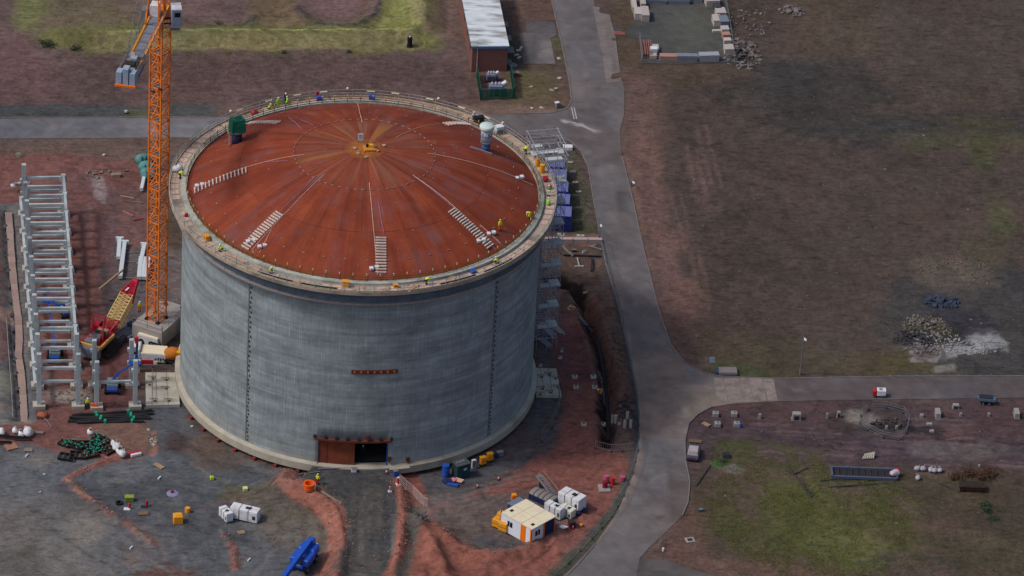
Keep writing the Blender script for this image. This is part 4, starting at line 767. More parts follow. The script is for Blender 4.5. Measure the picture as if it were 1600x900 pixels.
def person_meshes(pose):
    if pose in PM: return PM[pose]
    q=POSES[pose]; V=[q['p'],q['c'],q['n'],q['h']]; E=[(0,1),(1,2),(2,3)]; R=[(.15,.12),(.17,.12),(.06,.06),(.095,.11)]
    h=Vector(q['h']); n=Vector(q['n']); up=(h-n).normalized(); V.append(tuple(h+up*.09)); E.append((3,4)); R.append((.07,.085))
    V.append(tuple(h+Vector((0,-.105,0))+up*-.01)); E.append((3,5)); R.append(.018)     # nose
    for s,x in ((-1,0),(1,0)): V.append(tuple(h+Vector((s*.095,.01,0)))); E.append((3,len(V)-1)); R.append(.018)   # ears
    for s,(sh,el,wr) in zip((-1,1),q['a']):
        i=len(V); V+=[sh,el,wr]; E+=[(1,i),(i,i+1),(i+1,i+2)]; R+=[.065,.048,.03]
        d=(Vector(wr)-Vector(el)).normalized(); side=d.cross(Vector((s,0,0))).normalized(); pm=Vector(wr)+d*.07; j=len(V); V.append(tuple(pm)); E.append((i+2,j)); R.append((.034,.02))
        for k,(o,l) in enumerate(((-.034,.075),(-.012,.088),(.012,.082),(.033,.066))):
            b=pm+side*o+d*.03; f=b+d*l*.6+Vector((-s*.012,0,0)); g=f+d*l*.35+Vector((-s*.024,0,0)); m=len(V); V+=[tuple(b),tuple(f),tuple(g)]; E+=[(j,m),(m,m+1),(m+1,m+2)]; R+=[.011,.009,.008]
        b=Vector(wr)+d*.03-side*.035; f=b-side*.03+d*.03; g=f+d*.03; m=len(V); V+=[tuple(b),tuple(f),tuple(g)]; E+=[(i+2,m),(m,m+1),(m+1,m+2)]; R+=[.013,.011,.009]
    for (hp,kn,an_,to) in q['l']:
        i=len(V); V+=[hp,kn,an_,to]; E+=[(0,i),(i,i+1),(i+1,i+2),(i+2,i+3)]; R+=[.09,.06,.042,.035]
    body=skinmesh('body_'+pose,V,E,R)
    p,c,n_=q['p'],q['c'],q['n']
    V=[_lerp(p,c,-.15),p,c,_lerp(c,n_,.75)]; E=[(0,1),(1,2),(2,3)]; R=[(.18,.15),(.185,.15),(.20,.15),(.11,.10)]
    for sh,el,wr in q['a']: i=len(V); V+=[sh,el,_lerp(el,wr,.92)]; E+=[(2,i),(i,i+1),(i+1,i+2)]; R+=[.09,.068,.052]
    jk=skinmesh('jacket_'+pose,V,E,R)
    V=[_lerp(p,c,.1)]; E=[]; R=[(.165,.135)]
    for hp,kn,an_,to in q['l']: i=len(V); V+=[hp,kn,_lerp(kn,an_,.93)]; E+=[(0,i),(i,i+1),(i+1,i+2)]; R+=[.115,.082,.07]
    tr=skinmesh('trousers_'+pose,V,E,R)
    PM[pose]=(body,jk,tr,h,up,q); return PM[pose]
_pc={}
def person(pose,loc,rz,label,jm,tm,hm,group):
    body,jk,tr,h,up,q=person_meshes(pose); t=thing('person',label,'person',loc,rz,group)
    def put(name,me,m):
        key=(me.name,m.name)
        if key not in _pc: c=me.copy(); c.materials.clear(); c.materials.append(m); _pc[key]=c
        o=bpy.data.objects.new(name,_pc[key]); link(o,t); return o
    put('body',body,M_SKIN); put('jacket',jk,jm); put('trousers',tr,tm)
    hl=MB().lathe([(.15,.03),(.135,.045),(.13,.09),(.10,.145),(.04,.17),(.001,.172)],12).build('helmet',hm,t,smooth=True); hl.location=h; hl.rotation_euler=Vector((0,0,1)).rotation_difference(up).to_euler()
    b=MB()
    for (hp,kn,an_,to) in q['l']: b.box((_lerp(an_,to,.5)[0],_lerp(an_,to,.5)[1],an_[2]-.02),(.11,.3,.12))
    b.build('boots',M_BOOT,t); return t
# ================================================================== small builders
M_TYRE=M_BLACK; M_GLASS=mat('window_glass',(26,30,36),rough=.12,vary=.02); M_TIMB=mat('timber',(158,132,104),vary=.2,scale=2,rand=.12); M_TIMB2=mat('grey_timber',(128,118,108),vary=.2,scale=2,rand=.12)
M_CONC=mat('pale_concrete',(176,170,158),vary=.12,scale=.9,dirt=(128,122,114),dirt_amt=.6); M_CONC2=mat('precast_concrete',(176,184,187),vary=.14,scale=.7,dirt=(116,124,128),dirt_amt=.7,world=(1,1,.6),rand=.08); M_CONC3=mat('mid_concrete',(156,150,146),vary=.15,scale=.7,dirt=(100,98,98),dirt_amt=.6)
M_BAG=mat('bag_fabric',(212,212,216),vary=.1,scale=4,dirt=(150,140,132),dirt_amt=.4); M_TEAL=mat('teal_tarpaulin',(84,136,136),vary=.2,rough=.6,dirt=(60,104,108),dirt_amt=.6); M_GREEN=mat('green_cover',(10,92,70),vary=.25,rough=.6); M_NET=mat('green_binding',(30,150,120),vary=.2)
M_NVY=mat('navy_panel',(34,46,88),vary=.15); M_CREAMR=mat('cream_roof',(226,214,186),vary=.06,scale=.8,dirt=(190,180,160),dirt_amt=.5); M_BLU2=mat('container_blue',(46,50,124),vary=.12,rough=.5,k=1,dirt=(90,98,160),dirt_amt=.3); M_BLUTOP_LIT=mat('container_lit_top_blue',(106,110,166),vary=.12,scale=.8,dirt=(120,122,170),dirt_amt=.5)  # container tops painted lighter, overcast light from above put into the blue
def cb(L,F,R,dz=0.):
    f=GH(*F); l=GH(*L); r=GH(*R); ex=r-f; W_=hypot(ex.x,ex.y); a=atan2(ex.y,ex.x); ey=l-f; D_=-ey.x*sin(a)+ey.y*cos(a)
    u=Vector((cos(a),sin(a),0)); w=Vector((-sin(a),cos(a),0)); c=f+u*W_/2+w*D_/2; return Vector((c.x,c.y,HZ(c.x,c.y)+dz)),a,W_,D_
def wheel(x,y,r,w,parent,name='wheel'):
    o=MB().tube((-w/2,0,0),(w/2,0,0),r,14).build(name,M_TYRE,parent); o.location=(x,y,r); MB().tube((-w/2-.02,0,0),(w/2+.02,0,0),r*.5,10).build('rim',M_GREY,o); return o
def generator(loc,rz,L,W_,H,m,label,group,trailer=False,cat='generator'):
    t=thing('generator',label,cat,loc,rz,group); z=.35 if trailer else .18
    bx('canopy',(0,0,z+H/2),(L,W_,H),m,t,bevel=.05); bx('skid',(0,0,z/2+.02),(L*.98,W_*.9,z),M_DARK,t)
    bx('exhaust_hatch',(L*.12,0,z+H+.03),(L*.2,W_*.35,.06),M_DARK,t)
    for k in range(3): bx('door',(-L*.3+k*L*.3,-W_/2-.015,z+H*.52),(L*.24,.03,H*.7),m,t)
    bx('vent',(-L/2-.015,0,z+H*.5),(.03,W_*.6,H*.5),M_GREY,t); bx('vent',(L*.38,-W_/2-.035,z+H*.45),(L*.1,.02,H*.35),M_DARK,t)
    for k in (-1,1): MB().box((k*L*.17,0,z+H+.012),(.07,W_*1.0,.024)).box((k*L*.17,-W_/2-.04,z+H*.5),(.07,.02,H)).build('strap',M_DARK,t)
    if trailer:
        for sx in(-.15,.15):
            for sy in(-1,1): wheel(L*sx,sy*(W_/2),.32,.2,t)
        MB().bar((L/2,0,.4),(L/2+.8,0,.35),.1).build('drawbar',M_DARK,t)
    return t
def bag(name,loc,rz,s,m,label,group,seed=0,cat='bag',empty=False):
    mb=MB().blob((0,0,s*.42),(s*.55,s*.5,s*.45),seed,2,rough=.22)
    t=thing(name,label,cat,loc,rz,group); mb.build('sack',m,t,smooth=True)
    l=MB()
    for sx,sy in((-1,-1),(1,1)): l.path([(sx*s*.3,sy*s*.3,s*.8),(sx*s*.36,sy*s*.1,s*1.0),(sx*s*.2,-sy*s*.1,s*.86)],.03,5)
    l.build('lifting_loop',m,t); 
    if empty: MB().blob((0,0,s*.84),(s*.28,s*.22,s*.06),seed,1).build('open_mouth',M_DARK,t)
    return t
def pallet(loc,rz,L,W_,H,m,label,cat,group,nb=5,name='pallet_stack'):
    t=thing(name,label,cat,loc,rz,group)
    p=None
    for k in range(nb):
        y=-W_/2+W_*(k+.5)/nb
        if p is None: p=bx('plank',(0,y,.12+H),(L,W_/nb*.82,.06),m,t)
        else: inst(p,'plank',(0,y-p_y,0),(0,0,0),t)
        if k==0: p_y=y
    for x in(-L*.42,0,L*.42): bx('bearer',(x,0,.06+H/2),(.12,W_,.1+H),m,t)
    return t
def stack(loc,rz,L,W_,H,m,m2,label,cat,group,name='material_bundle',rows=3,cols=4):
    t=thing(name,label,cat,loc,rz,group)
    bx('base_pallet',(0,0,.07),(L,W_,.14),M_TIMB2,t); p=None; ch=H/rows; cw=W_/cols
    for r in range(rows):
        for c in range(cols):
            o=(0,-W_/2+cw*(c+.5),.15+ch*(r+.5)); d=(L*random.uniform(.93,1.0),cw*.93,ch*.93)
            if p is None: p=MB().box((0,0,0),d).build('block',m if r else m2,t); p.location=o
            else: q=inst(p,'block',o,(0,0,0),t)
    bx('wrap',(0,0,.16+H),(L*1.01,W_*1.01,.03),m2,t)
    return t
def barrel(loc,m,label,cat,group,r=.3,h=.9,rz=0.,name='drum'):
    t=thing(name,label,cat,loc,rz,group)
    MB().lathe([(r,0),(r,h*.33),(r*1.05,h*.34),(r,h*.36),(r,h*.66),(r*1.05,h*.67),(r,h*.69),(r,h),(r*.92,h)],16).build('shell',m,t,smooth=False); MB().lathe([(r*.9,h+.005),(r*.9,h+.02),(.05,h+.02)],16).build('lid',m,t); return t
def cone(loc,label,group='traffic cones'):
    t=thing('traffic_cone',label,'cone',loc,0,group); MB().box((0,0,.03),(.5,.5,.06)).build('base',M_DARK,t); MB().lathe([(.17,.06),(.03,.8),(.0,.8)],10).build('body',M_RED,t); MB().lathe([(.125,.32),(.085,.56)],10,cap=False).build('band',M_WHITE,t); return t
def post_sign(loc,rz,h,m,w,hh,label):
    t=thing('road_sign',label,'sign',loc,rz); MB().tube((0,0,0),(0,0,h),.05,8).build('post',M_GREY,t); bx('plate',(0,-.06,h-hh/2),(w,.03,hh),m,t); return t
def lamp_post(loc,rz,h,label):
    t=thing('lamp_post',label,'lamp post',loc,rz,'lamp posts by the roads'); MB().tube((0,0,0),(0,0,h),.1,8,.06).build('column',M_GREY,t); MB().tube((0,0,0),(0,0,1.0),.15,8).build('base_compartment',M_GREY,t)
    MB().tube((0,0,h),(0,-.8,h+.15),.05,6).build('arm',M_GREY,t); MB().blob((0,-1.0,h+.15),(.2,.42,.12),1,2,rough=0).build('lantern',M_WHITE,t); return t
def fence(px,label,name='site_fence',h=2.0,panel=3.4,m=None,cat='fence',group=None,mesh=True,pts=None,rails=(0.12,1.9),step=.3,base=True):
    P=pts or [GH(*p) for p in px]; t=thing(name,label,cat,P[0],0,group); o=P[0]; m=m or M_GALV; Q=[]
    for a,b in zip(P[:-1],P[1:]):
        L=hypot((b-a).x,(b-a).y); n=max(1,round(L/panel))
        for i in range(n): Q.append(a.lerp(b,i/n))
    Q.append(P[-1]); Q=[Vector((q.x,q.y,q.z if pts else HZ(q.x,q.y)))-o for q in Q]
    for a,b in zip(Q[:-1],Q[1:]):
        f=MB(); 
        for z in rails: f.bar(a+Vector((0,0,z)),b+Vector((0,0,z)),.045)
        f.bar(a+Vector((0,0,.05)),a+Vector((0,0,h)),.05); f.build('panel',m,t)
        if mesh:
            w=MB(); L=(b-a).length; n=int(L/step)
            for k in range(1,n): p=a.lerp(b,k/n); w.bar(p+Vector((0,0,rails[0])),p+Vector((0,0,rails[-1])),.02)
            w.build('wire_mesh',m,t)
        if base: MB().box((a.x,a.y,a.z+.07),(.22,.6,.14)).build('foot',M_DARK,t)
    return t
# ================================================================== tower crane
c4=[G(231,498,2.6),G(248,505,2.6),G(258,497,2.6),G(240,491,2.6)]; cen=sum(c4,Vector())/4; mrz=atan2((c4[1]-c4[0]).y,(c4[1]-c4[0]).x)
M_CR=mat('crane_orange',(228,122,34),world=(1,1,.35),dirt=(150,84,40),dirt_amt=.6,vary=.14,rough=.5,rand=.06); M_CR2=mat('crane_deep_orange',(246,112,20),vary=.08,rough=.5)
M_CRO=mat('crane_dull_ochre',(206,112,44),vary=.12,rough=.6)
zb=2.6; crane=thing('tower_crane','orange lattice tower crane standing beside the round tank with its counter-jib reaching towards the left','tower crane',(cen.x,cen.y,zb),mrz)
SH=1.0; NS=9; SL=(52.6-zb)/NS
def msec():
    f=MB(); g=MB()
    for x in(-SH,SH):
        for y in(-SH,SH): f.bar((x,y,0),(x,y,SL),.2)
    n=4
    for s in range(4):
        R_=Matrix.Rotation(s*pi/2,3,'Z')
        for k in range(n+1):
            z=min(SL-.02,SL*k/n+.02); f.bar(R_@Vector((-SH,-SH,z)),R_@Vector((SH,-SH,z)),.09 if k not in(0,n) else .15)
            if k<n:
                a=(-SH,-SH,SL*k/n); b=(SH,-SH,SL*(k+1)/n)
                if (k+s)%2: a,b=(SH,-SH,SL*k/n),(-SH,-SH,SL*(k+1)/n)
                g.bar(R_@Vector(a),R_@Vector(b),.10)
    return f,g
f,g=msec(); s0=f.build('mast_section',M_CRO,crane); g0=g.build('lacing',M_CRO,s0)
ld=MB()
for x in(-.18,.18): ld.bar((x,.3,0),(x,.3,SL),.05)
for k in range(18): ld.bar((-.18,.3,SL*k/18),(.18,.3,SL*k/18),.035)
ld.box((0,-.1,.1),(1.2,1.0,.05)); l0=ld.build('ladder',M_GREY,s0)
s1=s0.data.copy(); s1.materials[0]=M_CR; g1_=g0.data.copy(); g1_.materials[0]=M_CR
for k in range(1,NS):
    o=inst(s0.data if k<2 else s1,'mast_section',(0,0,SL*k),(0,0,0),crane); inst(g0.data if k<2 else g1_,'lacing',(0,0,0),(0,0,0),o); inst(l0,'ladder',(0,0,0),(0,0,0),o)
for x in(-SH,SH):
    for y in(-SH,SH): MB().box((x,y,.06),(.5,.5,.3)).box((x,y,.3),(.3,.3,.3)).build('foot',M_DARK,crane)
for z,a in((SL*7.05,0),(SL*6.9,1)): MB().box(((.9 if a==0 else -.3),-SH-.1,z),(.5,.3,.25)).build('junction_box',M_DARK,crane)
ZT=SL*NS
top=G(262,20,49+zb-2.6); 
# the slewing part turns as one: local x = direction of the counter-jib
tail=G(198,118,54.3); hubw=Vector((cen.x,cen.y,54.3)); d=tail-hubw; ja=atan2(d.y,d.x)-mrz; JL=hypot(d.x,d.y)
def RJ(v): v=Vector(v); return Matrix.Rotation(ja,3,'Z')@v+Vector((0,0,ZT))
def mbj(mb): mb.v=[tuple(RJ(v)) for v in mb.v]; return mb
mbj(MB().lathe([(1.3,0),(1.45,.1),(1.45,.7),(1.2,.8)],20)).build('slewing_ring',M_CR2,crane)
mbj(MB().box((0,0,1.1),(2.6,2.2,.7))).build('turntable',M_CR,crane)
dk=MB()
for y in(-.95,.95):
    dk.bar((-1,y,1.4),(JL,y,1.4),.26,.32)
mbj(dk).build('counter_jib_chord',mat('jib_yellow_orange',(232,152,62),vary=.1),crane)
wk=MB()
wk.box((JL*.42,0,1.42),(JL*.62,1.15,.06)); 
for k in range(14): wk.box((JL*.14+k*JL*.042,0,1.47),(.1,1.2,.05))
mbj(wk).build('walkway',mat('walkway_grating',(122,124,138),vary=.2,scale=4),crane)
for k in range(9): mbj(MB().bar((k*JL/8,-.95,1.38),(k*JL/8,.95,1.38),.14)).build('cross_member',M_CR,crane)
hr=MB()
for y in(-1.25,1.25):
    for z in(1.9,2.4): hr.bar((2,y,z),(JL,y,z),.05)
    for k in range(11): hr.bar((2+(JL-2)*k/10,y,1.4),(2+(JL-2)*k/10,y,2.4),.05)
mbj(hr).build('hand_rail',M_GREY,crane)
mbj(MB().box((JL-2.6,-1.45,1.3),(3.6,.06,.8)).box((JL-2.6,1.45,1.3),(3.6,.06,.8))).build('side_screen',mat('screen_grey',(108,118,140),vary=.2),crane)
M_CW=mat('counterweight_blue_grey',(144,160,182),vary=.12,scale=1)
for y,z in((-.95,0),(0,.35),(.95,0)): mbj(MB().box((JL+.1,y,1.35+z),(1.3,.8,2.3+z*1.2))).build('counterweight',M_CW,crane,bevel=.05)
mbj(MB().box((JL+.95,0,.55),(.3,2.9,.25))).build('tail_beam',M_CR2,crane)
mbj(MB().box((JL-2.6,0,1.75),(3.2,1.5,.6))).build('winch_frame',mat('winch_grey_green',(138,146,138),vary=.2),crane)
mbj(MB().tube((JL-2.2,-.7,2.3),(JL-2.2,.7,2.3),.5,14)).build('winch_drum',M_DARK,crane)
mbj(MB().box((JL-3.4,.2,2.4),(1.0,.9,.8)).box((JL-4.6,-.3,2.3),(.9,.7,.6))).build('winch_motor',mat('motor_grey',(150,156,160)),crane)
mbj(MB().box((JL-5.6,0,1.8),(1.2,2.2,.5))).build('rope_guide',M_GREY,crane)
mbj(MB().box((2.1,-.3,2.1),(1.5,1.2,2.3))).build('electrical_cabinet',M_WHITE,crane,bevel=.04)
mbj(MB().box((2.5,-1.7,1.7),(1.6,.7,1.6))).build('side_platform',M_GREY,crane)
# A-frame and luffing jib going up and away
af=MB()
for y in(-.95,.95): af.bar((.8,y*.9,1.4),(3.2,y*.35,10.5),.26); af.bar((5.5,y,1.4),(3.2,y*.35,10.5),.2)
for k in range(1,5): z=1.4+9.1*k/5; x=.8+2.4*k/5; af.bar((x,-.85+.12*k,z),(x,.85-.12*k,z),.12)
mbj(af).build('a_frame',M_CR,crane)
jb=MB(); jd=Vector((-cos(radians(62)),0,sin(radians(62)))); jn=Vector((sin(radians(62)),0,cos(radians(62)))); J0=Vector((-1.4,0,1.4)); nj=22; jl=44
for k in range(nj):
    a=J0+jd*jl*k/nj; b=J0+jd*jl*(k+1)/nj
    for y in(-.8,.8): jb.bar(a+Vector((0,y,0)),b+Vector((0,y,0)),.16)
    jb.bar(a+jn*1.5,b+jn*1.5,.16); jb.bar(a+Vector((0,-.8,0)),b+Vector((0,.8,0)),.08)
    for y in(-.8,.8): jb.bar(a+Vector((0,y,0)),(a+b)/2+jn*1.5,.08); jb.bar((a+b)/2+jn*1.5,b+Vector((0,y,0)),.08)
mbj(jb).build('luffing_jib',M_CR,crane)
rp_=MB().tube((JL-3,-.5,2.3),(3.2,-.3,10.5),.05,5).tube((3.2,0,10.5),tuple(J0+jd*jl*.9+jn*1.5),.05,5)
mbj(rp_).build('luffing_rope',M_GREY,crane)
mbj(MB().tube((JL-5.5,-1.4,1.7),(3.2,-.9,14),.05,5)).build('stay_rope',M_GREY,crane)
# cab on the right-hand side
cw=G(275,34,53)-Vector((cen.x,cen.y,0)); cl=Matrix.Rotation(-mrz,3,'Z')@Vector((cw.x,cw.y,0)); cz=ZT+.3
cbz=radians(8)-mrz
cabo=MB().box((0,0,1.2),(1.35,2.0,2.5)).build('cab',mat('cab_blue_grey',(140,156,176),vary=.08,rough=.5),crane,bevel=.06); cabo.location=(cl.x,cl.y,cz); cabo.rotation_euler=(0,0,cbz)
MB().box((.1,-1.015,1.7),(.8,.03,.7)).build('window',M_GLASS,cabo); MB().box((0,0,2.5),(1.45,2.1,.12)).build('cab_roof',M_WHITE,cabo)
MB().bar((0,.9,.2),(-1.8,.9,.2),.18).bar((0,-.6,.2),(-1.8,-.6,.2),.18).build('cab_bracket',M_DARK,cabo); MB().box((-.2,-.8,-.3),(1.3,1.2,.5)).build('cab_floor',M_GREY,cabo)
# its concrete block
Fc=G(253,544,0); Lc=G(204,531,0); Rc=G(285,515,0); ex=Rc-Fc; a_=atan2(ex.y,ex.x)
W_=8.2; ey=Lc-Fc; D_=-ey.x*sin(a_)+ey.y*cos(a_); D_=max(4.5,D_)
u=Vector((cos(a_),sin(a_),0)); w=Vector((-sin(a_),cos(a_),0)); 
cc=Fc+u*W_/2+w*D_/2
blk=thing('crane_foundation','grey concrete block under the foot of the orange tower crane','foundation',(cc.x,cc.y,0),a_)
bx('block',(0,0,1.28),(W_,D_,2.6),M_CONC3,blk,bevel=.05); 
for x,y,dx,dy in((0,-D_/2+.06,W_,.06),(-W_/2+.06,0,.06,D_),(W_/2-.06,0,.06,D_)):
    mb=MB(); 
    n=max(2,int(max(dx,dy)/1.8))
    for k in range(n+1):
        t_=-.5+k/n; mb.bar((x+(dx*t_ if dx>1 else 0),y+(dy*t_ if dy>1 else 0),2.58),(x+(dx*t_ if dx>1 else 0),y+(dy*t_ if dy>1 else 0),3.65),.05)
    for z in(3.1,3.62): mb.bar((x-(dx/2 if dx>1 else 0),y-(dy/2 if dy>1 else 0),z),(x+(dx/2 if dx>1 else 0),y+(dy/2 if dy>1 else 0),z),.05)
    mb.build('guard_rail',M_GREY,blk)
for k in range(1,4): bx('form_line',(-W_/2+W_*k/4,-D_/2-.01,1.3),(.04,.03,2.5),M_GREY,blk)
for p in((.36,.2),(.42,-.3)): bx('cable_box',(W_*p[0],D_*p[1],2.75),(.5,.4,.4),M_DARK,blk)
# ================================================================== precast pipe rack
def rack(px0,px1,pxr0,pxr1,nb,label,ups,lows,edge,mids=True,Hc=9.0):
    a=G(*px0); b=G(*px1); ar=G(*pxr0); br=G(*pxr1); t=thing('pipe_rack',label,'pipe rack',(a.x,a.y,0)); o=a
    rzz=atan2((b-a).y,(b-a).x)
    colm=MB().box((0,0,Hc/2),(.62,.62,Hc)).build('column',M_CONC2,t); ftm=MB().box((0,0,.25),(1.75,1.5,.62)).build('footing',M_CONC,t); cor=MB().box((0,0,0),(1.15,.5,.5)).build('corbel',M_CONC2,t); first=[1,1,1]
    def put(pr,i,name,loc):
        if first[i]: pr.location=loc; pr.rotation_euler=(0,0,rzz+pi/2); first[i]=0; return pr
        return inst(pr,name,loc,(0,0,rzz+pi/2),t)
    pos=[]
    for k in range(nb):
        f=k/max(1,nb-1); L=a.lerp(b,f)-o; R_=ar.lerp(br,f)-o; pos.append((L,R_))
        for s,P in((0,L),(1,R_)):
            put(ftm,1,'footing',P); hc=Hc if (s==0 or k>=nb-2 or nb<4) else 7.1
            if hc==Hc: put(colm,0,'column',P)
            else: MB().box((0,0,hc/2),(.62,.62,hc)).build('column',M_CONC2,t).location=P
            put(cor,2,'corbel',P+Vector((0,0,6.2))); inst(cor,'corbel',P+Vector((0,0,4.0)),(0,0,rzz+pi/2),t)
    def beam(k,z,short=False,wd=.36,hd=.42):
        k0=int(min(nb-2,math.floor(k))); f=k-k0; L=pos[k0][0].lerp(pos[k0+1][0],f); R_=pos[k0][1].lerp(pos[k0+1][1],f); e=.35 if not short else .5
        v=(R_-L).normalized(); p=L+v*(e)+Vector((0,0,z)); q=R_-v*(.3 if not short else .6)+Vector((0,0,z)); MB().bar(p,q,wd,hd).build('cross_beam',M_CONC2,t)
    for k in ups: beam(k,6.6)
    for k in lows: beam(k,4.4,True,.3,.36)
    for s,z,k0,k1 in edge:
        n=int(k1-k0)
        for k in range(n):
            p=pos[k0+k][s]; q=pos[k0+k+1][s]; x=(-.55 if s==0 else .0); v=(q-p).normalized(); MB().bar(p+v*.36+Vector((x,0,z)),q-v*.36+Vector((x,0,z)),.38,.55).build('edge_beam',M_CONC2,t)
    return t
r1=rack((37.5,337),(61,636),(99,336),(122,636),11,'long pale precast concrete pipe rack of many cross-beams, left of the orange crane',[i/2 for i in range(0,15)]+[8,9,10],[i/2 for i in range(0,15)]+[8,9,10,7.5],[(1,6.9,0,9),(0,3.4,0,10),(1,3.4,0,10)])
r2=rack((147,604),(151,638),(205,603),(211,636),2,'short unfinished pipe rack of four concrete columns, nearest the crane base',[],[1],[],Hc=7.9)
# ================================================================== crawler crane
P0=GH(168,536); tip=G(212,437,6.2); P0=Vector((P0.x,P0.y,0)); bd_=tip-P0; crz=atan2(bd_.y,bd_.x)
cr=thing('crawler_crane','red and yellow crawler crane with its lattice boom lowered beside the pipe rack','crawler crane',(P0.x,P0.y,HZ(P0.x,P0.y)),crz)
BL=hypot(bd_.x,bd_.y)
M_CRRED=mat('crane_red',(168,30,52),vary=.12,rough=.5); M_CRY=mat('boom_cream',(196,170,116),vary=.12); M_CRYL=mat('crane_body_yellow',(204,160,84),vary=.1)
for y in(-2.0,2.0):
    MB().box((-1.2,y,.55),(6.0,.8,.95)).build('track',M_DARK,cr,bevel=.2)
    for k in range(16): bx('track_shoe',(-4.0+k*.37,y,1.06),(.26,.84,.07),M_BLACK,cr)
bx('undercarriage',(-1.2,0,.8),(3.0,3.3,.5),M_DARK,cr)
bx('upperstructure',(-2.4,0,1.7),(4.6,2.4,.9),M_CRRED,cr,bevel=.06); bx('engine_cover',(-3.8,.3,2.75),(2.6,1.7,.5),M_GREY,cr,bevel=.05)
bx('counterweight',(-5.6,0,1.6),(1.0,3.4,1.5),mat('cw_grey',(108,112,124),vary=.1),cr,bevel=.06); bx('side_panel',(-3.4,-1.55,2.3),(5.0,.25,.5),M_CRYL,cr); bx('side_panel',(-5.3,0,2.5),(.35,3.3,.35),M_CRYL,cr); bx('side_panel',(-4.2,1.5,2.2),(2.6,.2,.9),M_CRRED,cr)
bx('winch',(-1.4,.1,2.7),(1.1,1.6,.6),mat('winch_tan',(156,132,100)),cr); MB().tube((-2.2,-.7,2.9),(-2.2,.7,2.9),.42,12).build('rope_drum',M_DARK,cr)
bx('operator_cab',(-.2,1.7,2.2),(1.5,1.0,1.8),M_CRRED,cr,bevel=.08); bx('cab_window',(.3,1.7,2.5),(1.0,1.04,.8),M_GLASS,cr)
gm=MB()
for y in(-.9,.9): gm.bar((-3.2,y,2.5),(-2.6,y,6.0),.15); gm.bar((-4.4,y,2.5),(-2.6,y,6.0),.1)
gm.bar((-2.6,-.95,6.0),(-2.6,.95,6.0),.16); gm.bar((-2.8,-.9,4.4),(-2.8,.9,4.4),.14); gm.build('gantry',M_CRRED,cr)
bz=1.7
def boomp(t_,y,zz): return Vector((BL*t_,y,bz+4.3*t_+zz))
def bsec(name,t0,t1,w0,w1,h0,h1,n,m,rr=.11):
    mb=MB()
    for k in range(n):
        a=t0+(t1-t0)*k/n; b=t0+(t1-t0)*(k+1)/n
        wa,wb=w0+(w1-w0)*k/n,w0+(w1-w0)*(k+1)/n; ha,hb=h0+(h1-h0)*k/n,h0+(h1-h0)*(k+1)/n
        for sy in(-1,1):
            for sz in(-1,1): mb.bar(boomp(a,sy*wa,sz*ha),boomp(b,sy*wb,sz*hb),rr*1.5)
            mb.bar(boomp(a,sy*wa,-ha),boomp(b,sy*wb,hb),rr); mb.bar(boomp(a,sy*wa,-ha),boomp(a,sy*wa,ha),rr)
        for sz in(-1,1): mb.bar(boomp(a,-wa,sz*ha),boomp(b,wb,sz*hb),rr); mb.bar(boomp(a,wa,sz*ha),boomp(b,-wb,sz*hb),rr); mb.bar(boomp(a,-wa,sz*ha),boomp(a,wa,sz*ha),rr)
    return mb.build(name,m,cr)
bsec('boom_foot',0,.2,.35,.95,.3,.7,3,M_CRRED,.10); bsec('boom_lattice',.2,.68,1.0,1.0,.75,.75,8,M_CRY,.09); bsec('boom_tip',.68,1.0,1.0,.3,.75,.3,5,M_CRRED,.12)
MB().bar(boomp(.86,-.5,.5),boomp(.98,-.3,.3),.3,.06).bar(boomp(.86,.5,.5),boomp(.98,.3,.3),.3,.06).build('tip_plate',M_CRRED,cr)
MB().box(boomp(.74,.2,.9),(.9,.25,.06)).build('white_plate',M_WHITE,cr); MB().tube(boomp(1.0,-.35,-.1),boomp(1.0,.35,-.1),.5,14).build('sheave',M_CRRED,cr)
jp=GH(155,472); jq=GH(193,446)
tagp=tag(MB().tube((jp.x,jp.y,jp.z+2.2),(jq.x,jq.y,jq.z+2.8),.22,8,.16).build('timber_pole',M_TIMB),'long tan pole leaning up by the lattice boom of the crawler crane','pole')
# grey steel plate ramp by the boom
pr=thing('steel_deck','dark grey steel deck lying beside the crawler crane boom','steel deck',GH(205,520),radians(52),None)
bx('plate',(0,0,.5),(8.5,2.4,.15),mat('dark_plate',(82,88,104),vary=.15),pr); 
for y in(-1.15,1.15): bx('side_beam',(0,y,.4),(8.6,.2,.5),M_GREY,pr)
for k in range(5): bx('cross_rib',(-3.6+k*1.8,0,.3),(.2,2.2,.3),M_DARK,pr)
bx('tarp',(1.2,.6,.75),(1.6,1.3,.4),M_NVY,pr); MB().blob((2.6,.5,.9),(.7,.6,.35),4).build('sack',mat('tan_sack',(196,166,110)),pr); MB().blob((4.0,-.6,.9),(.8,.6,.45),6).build('bundle',mat('mauve_tarp',(104,96,124)),pr)
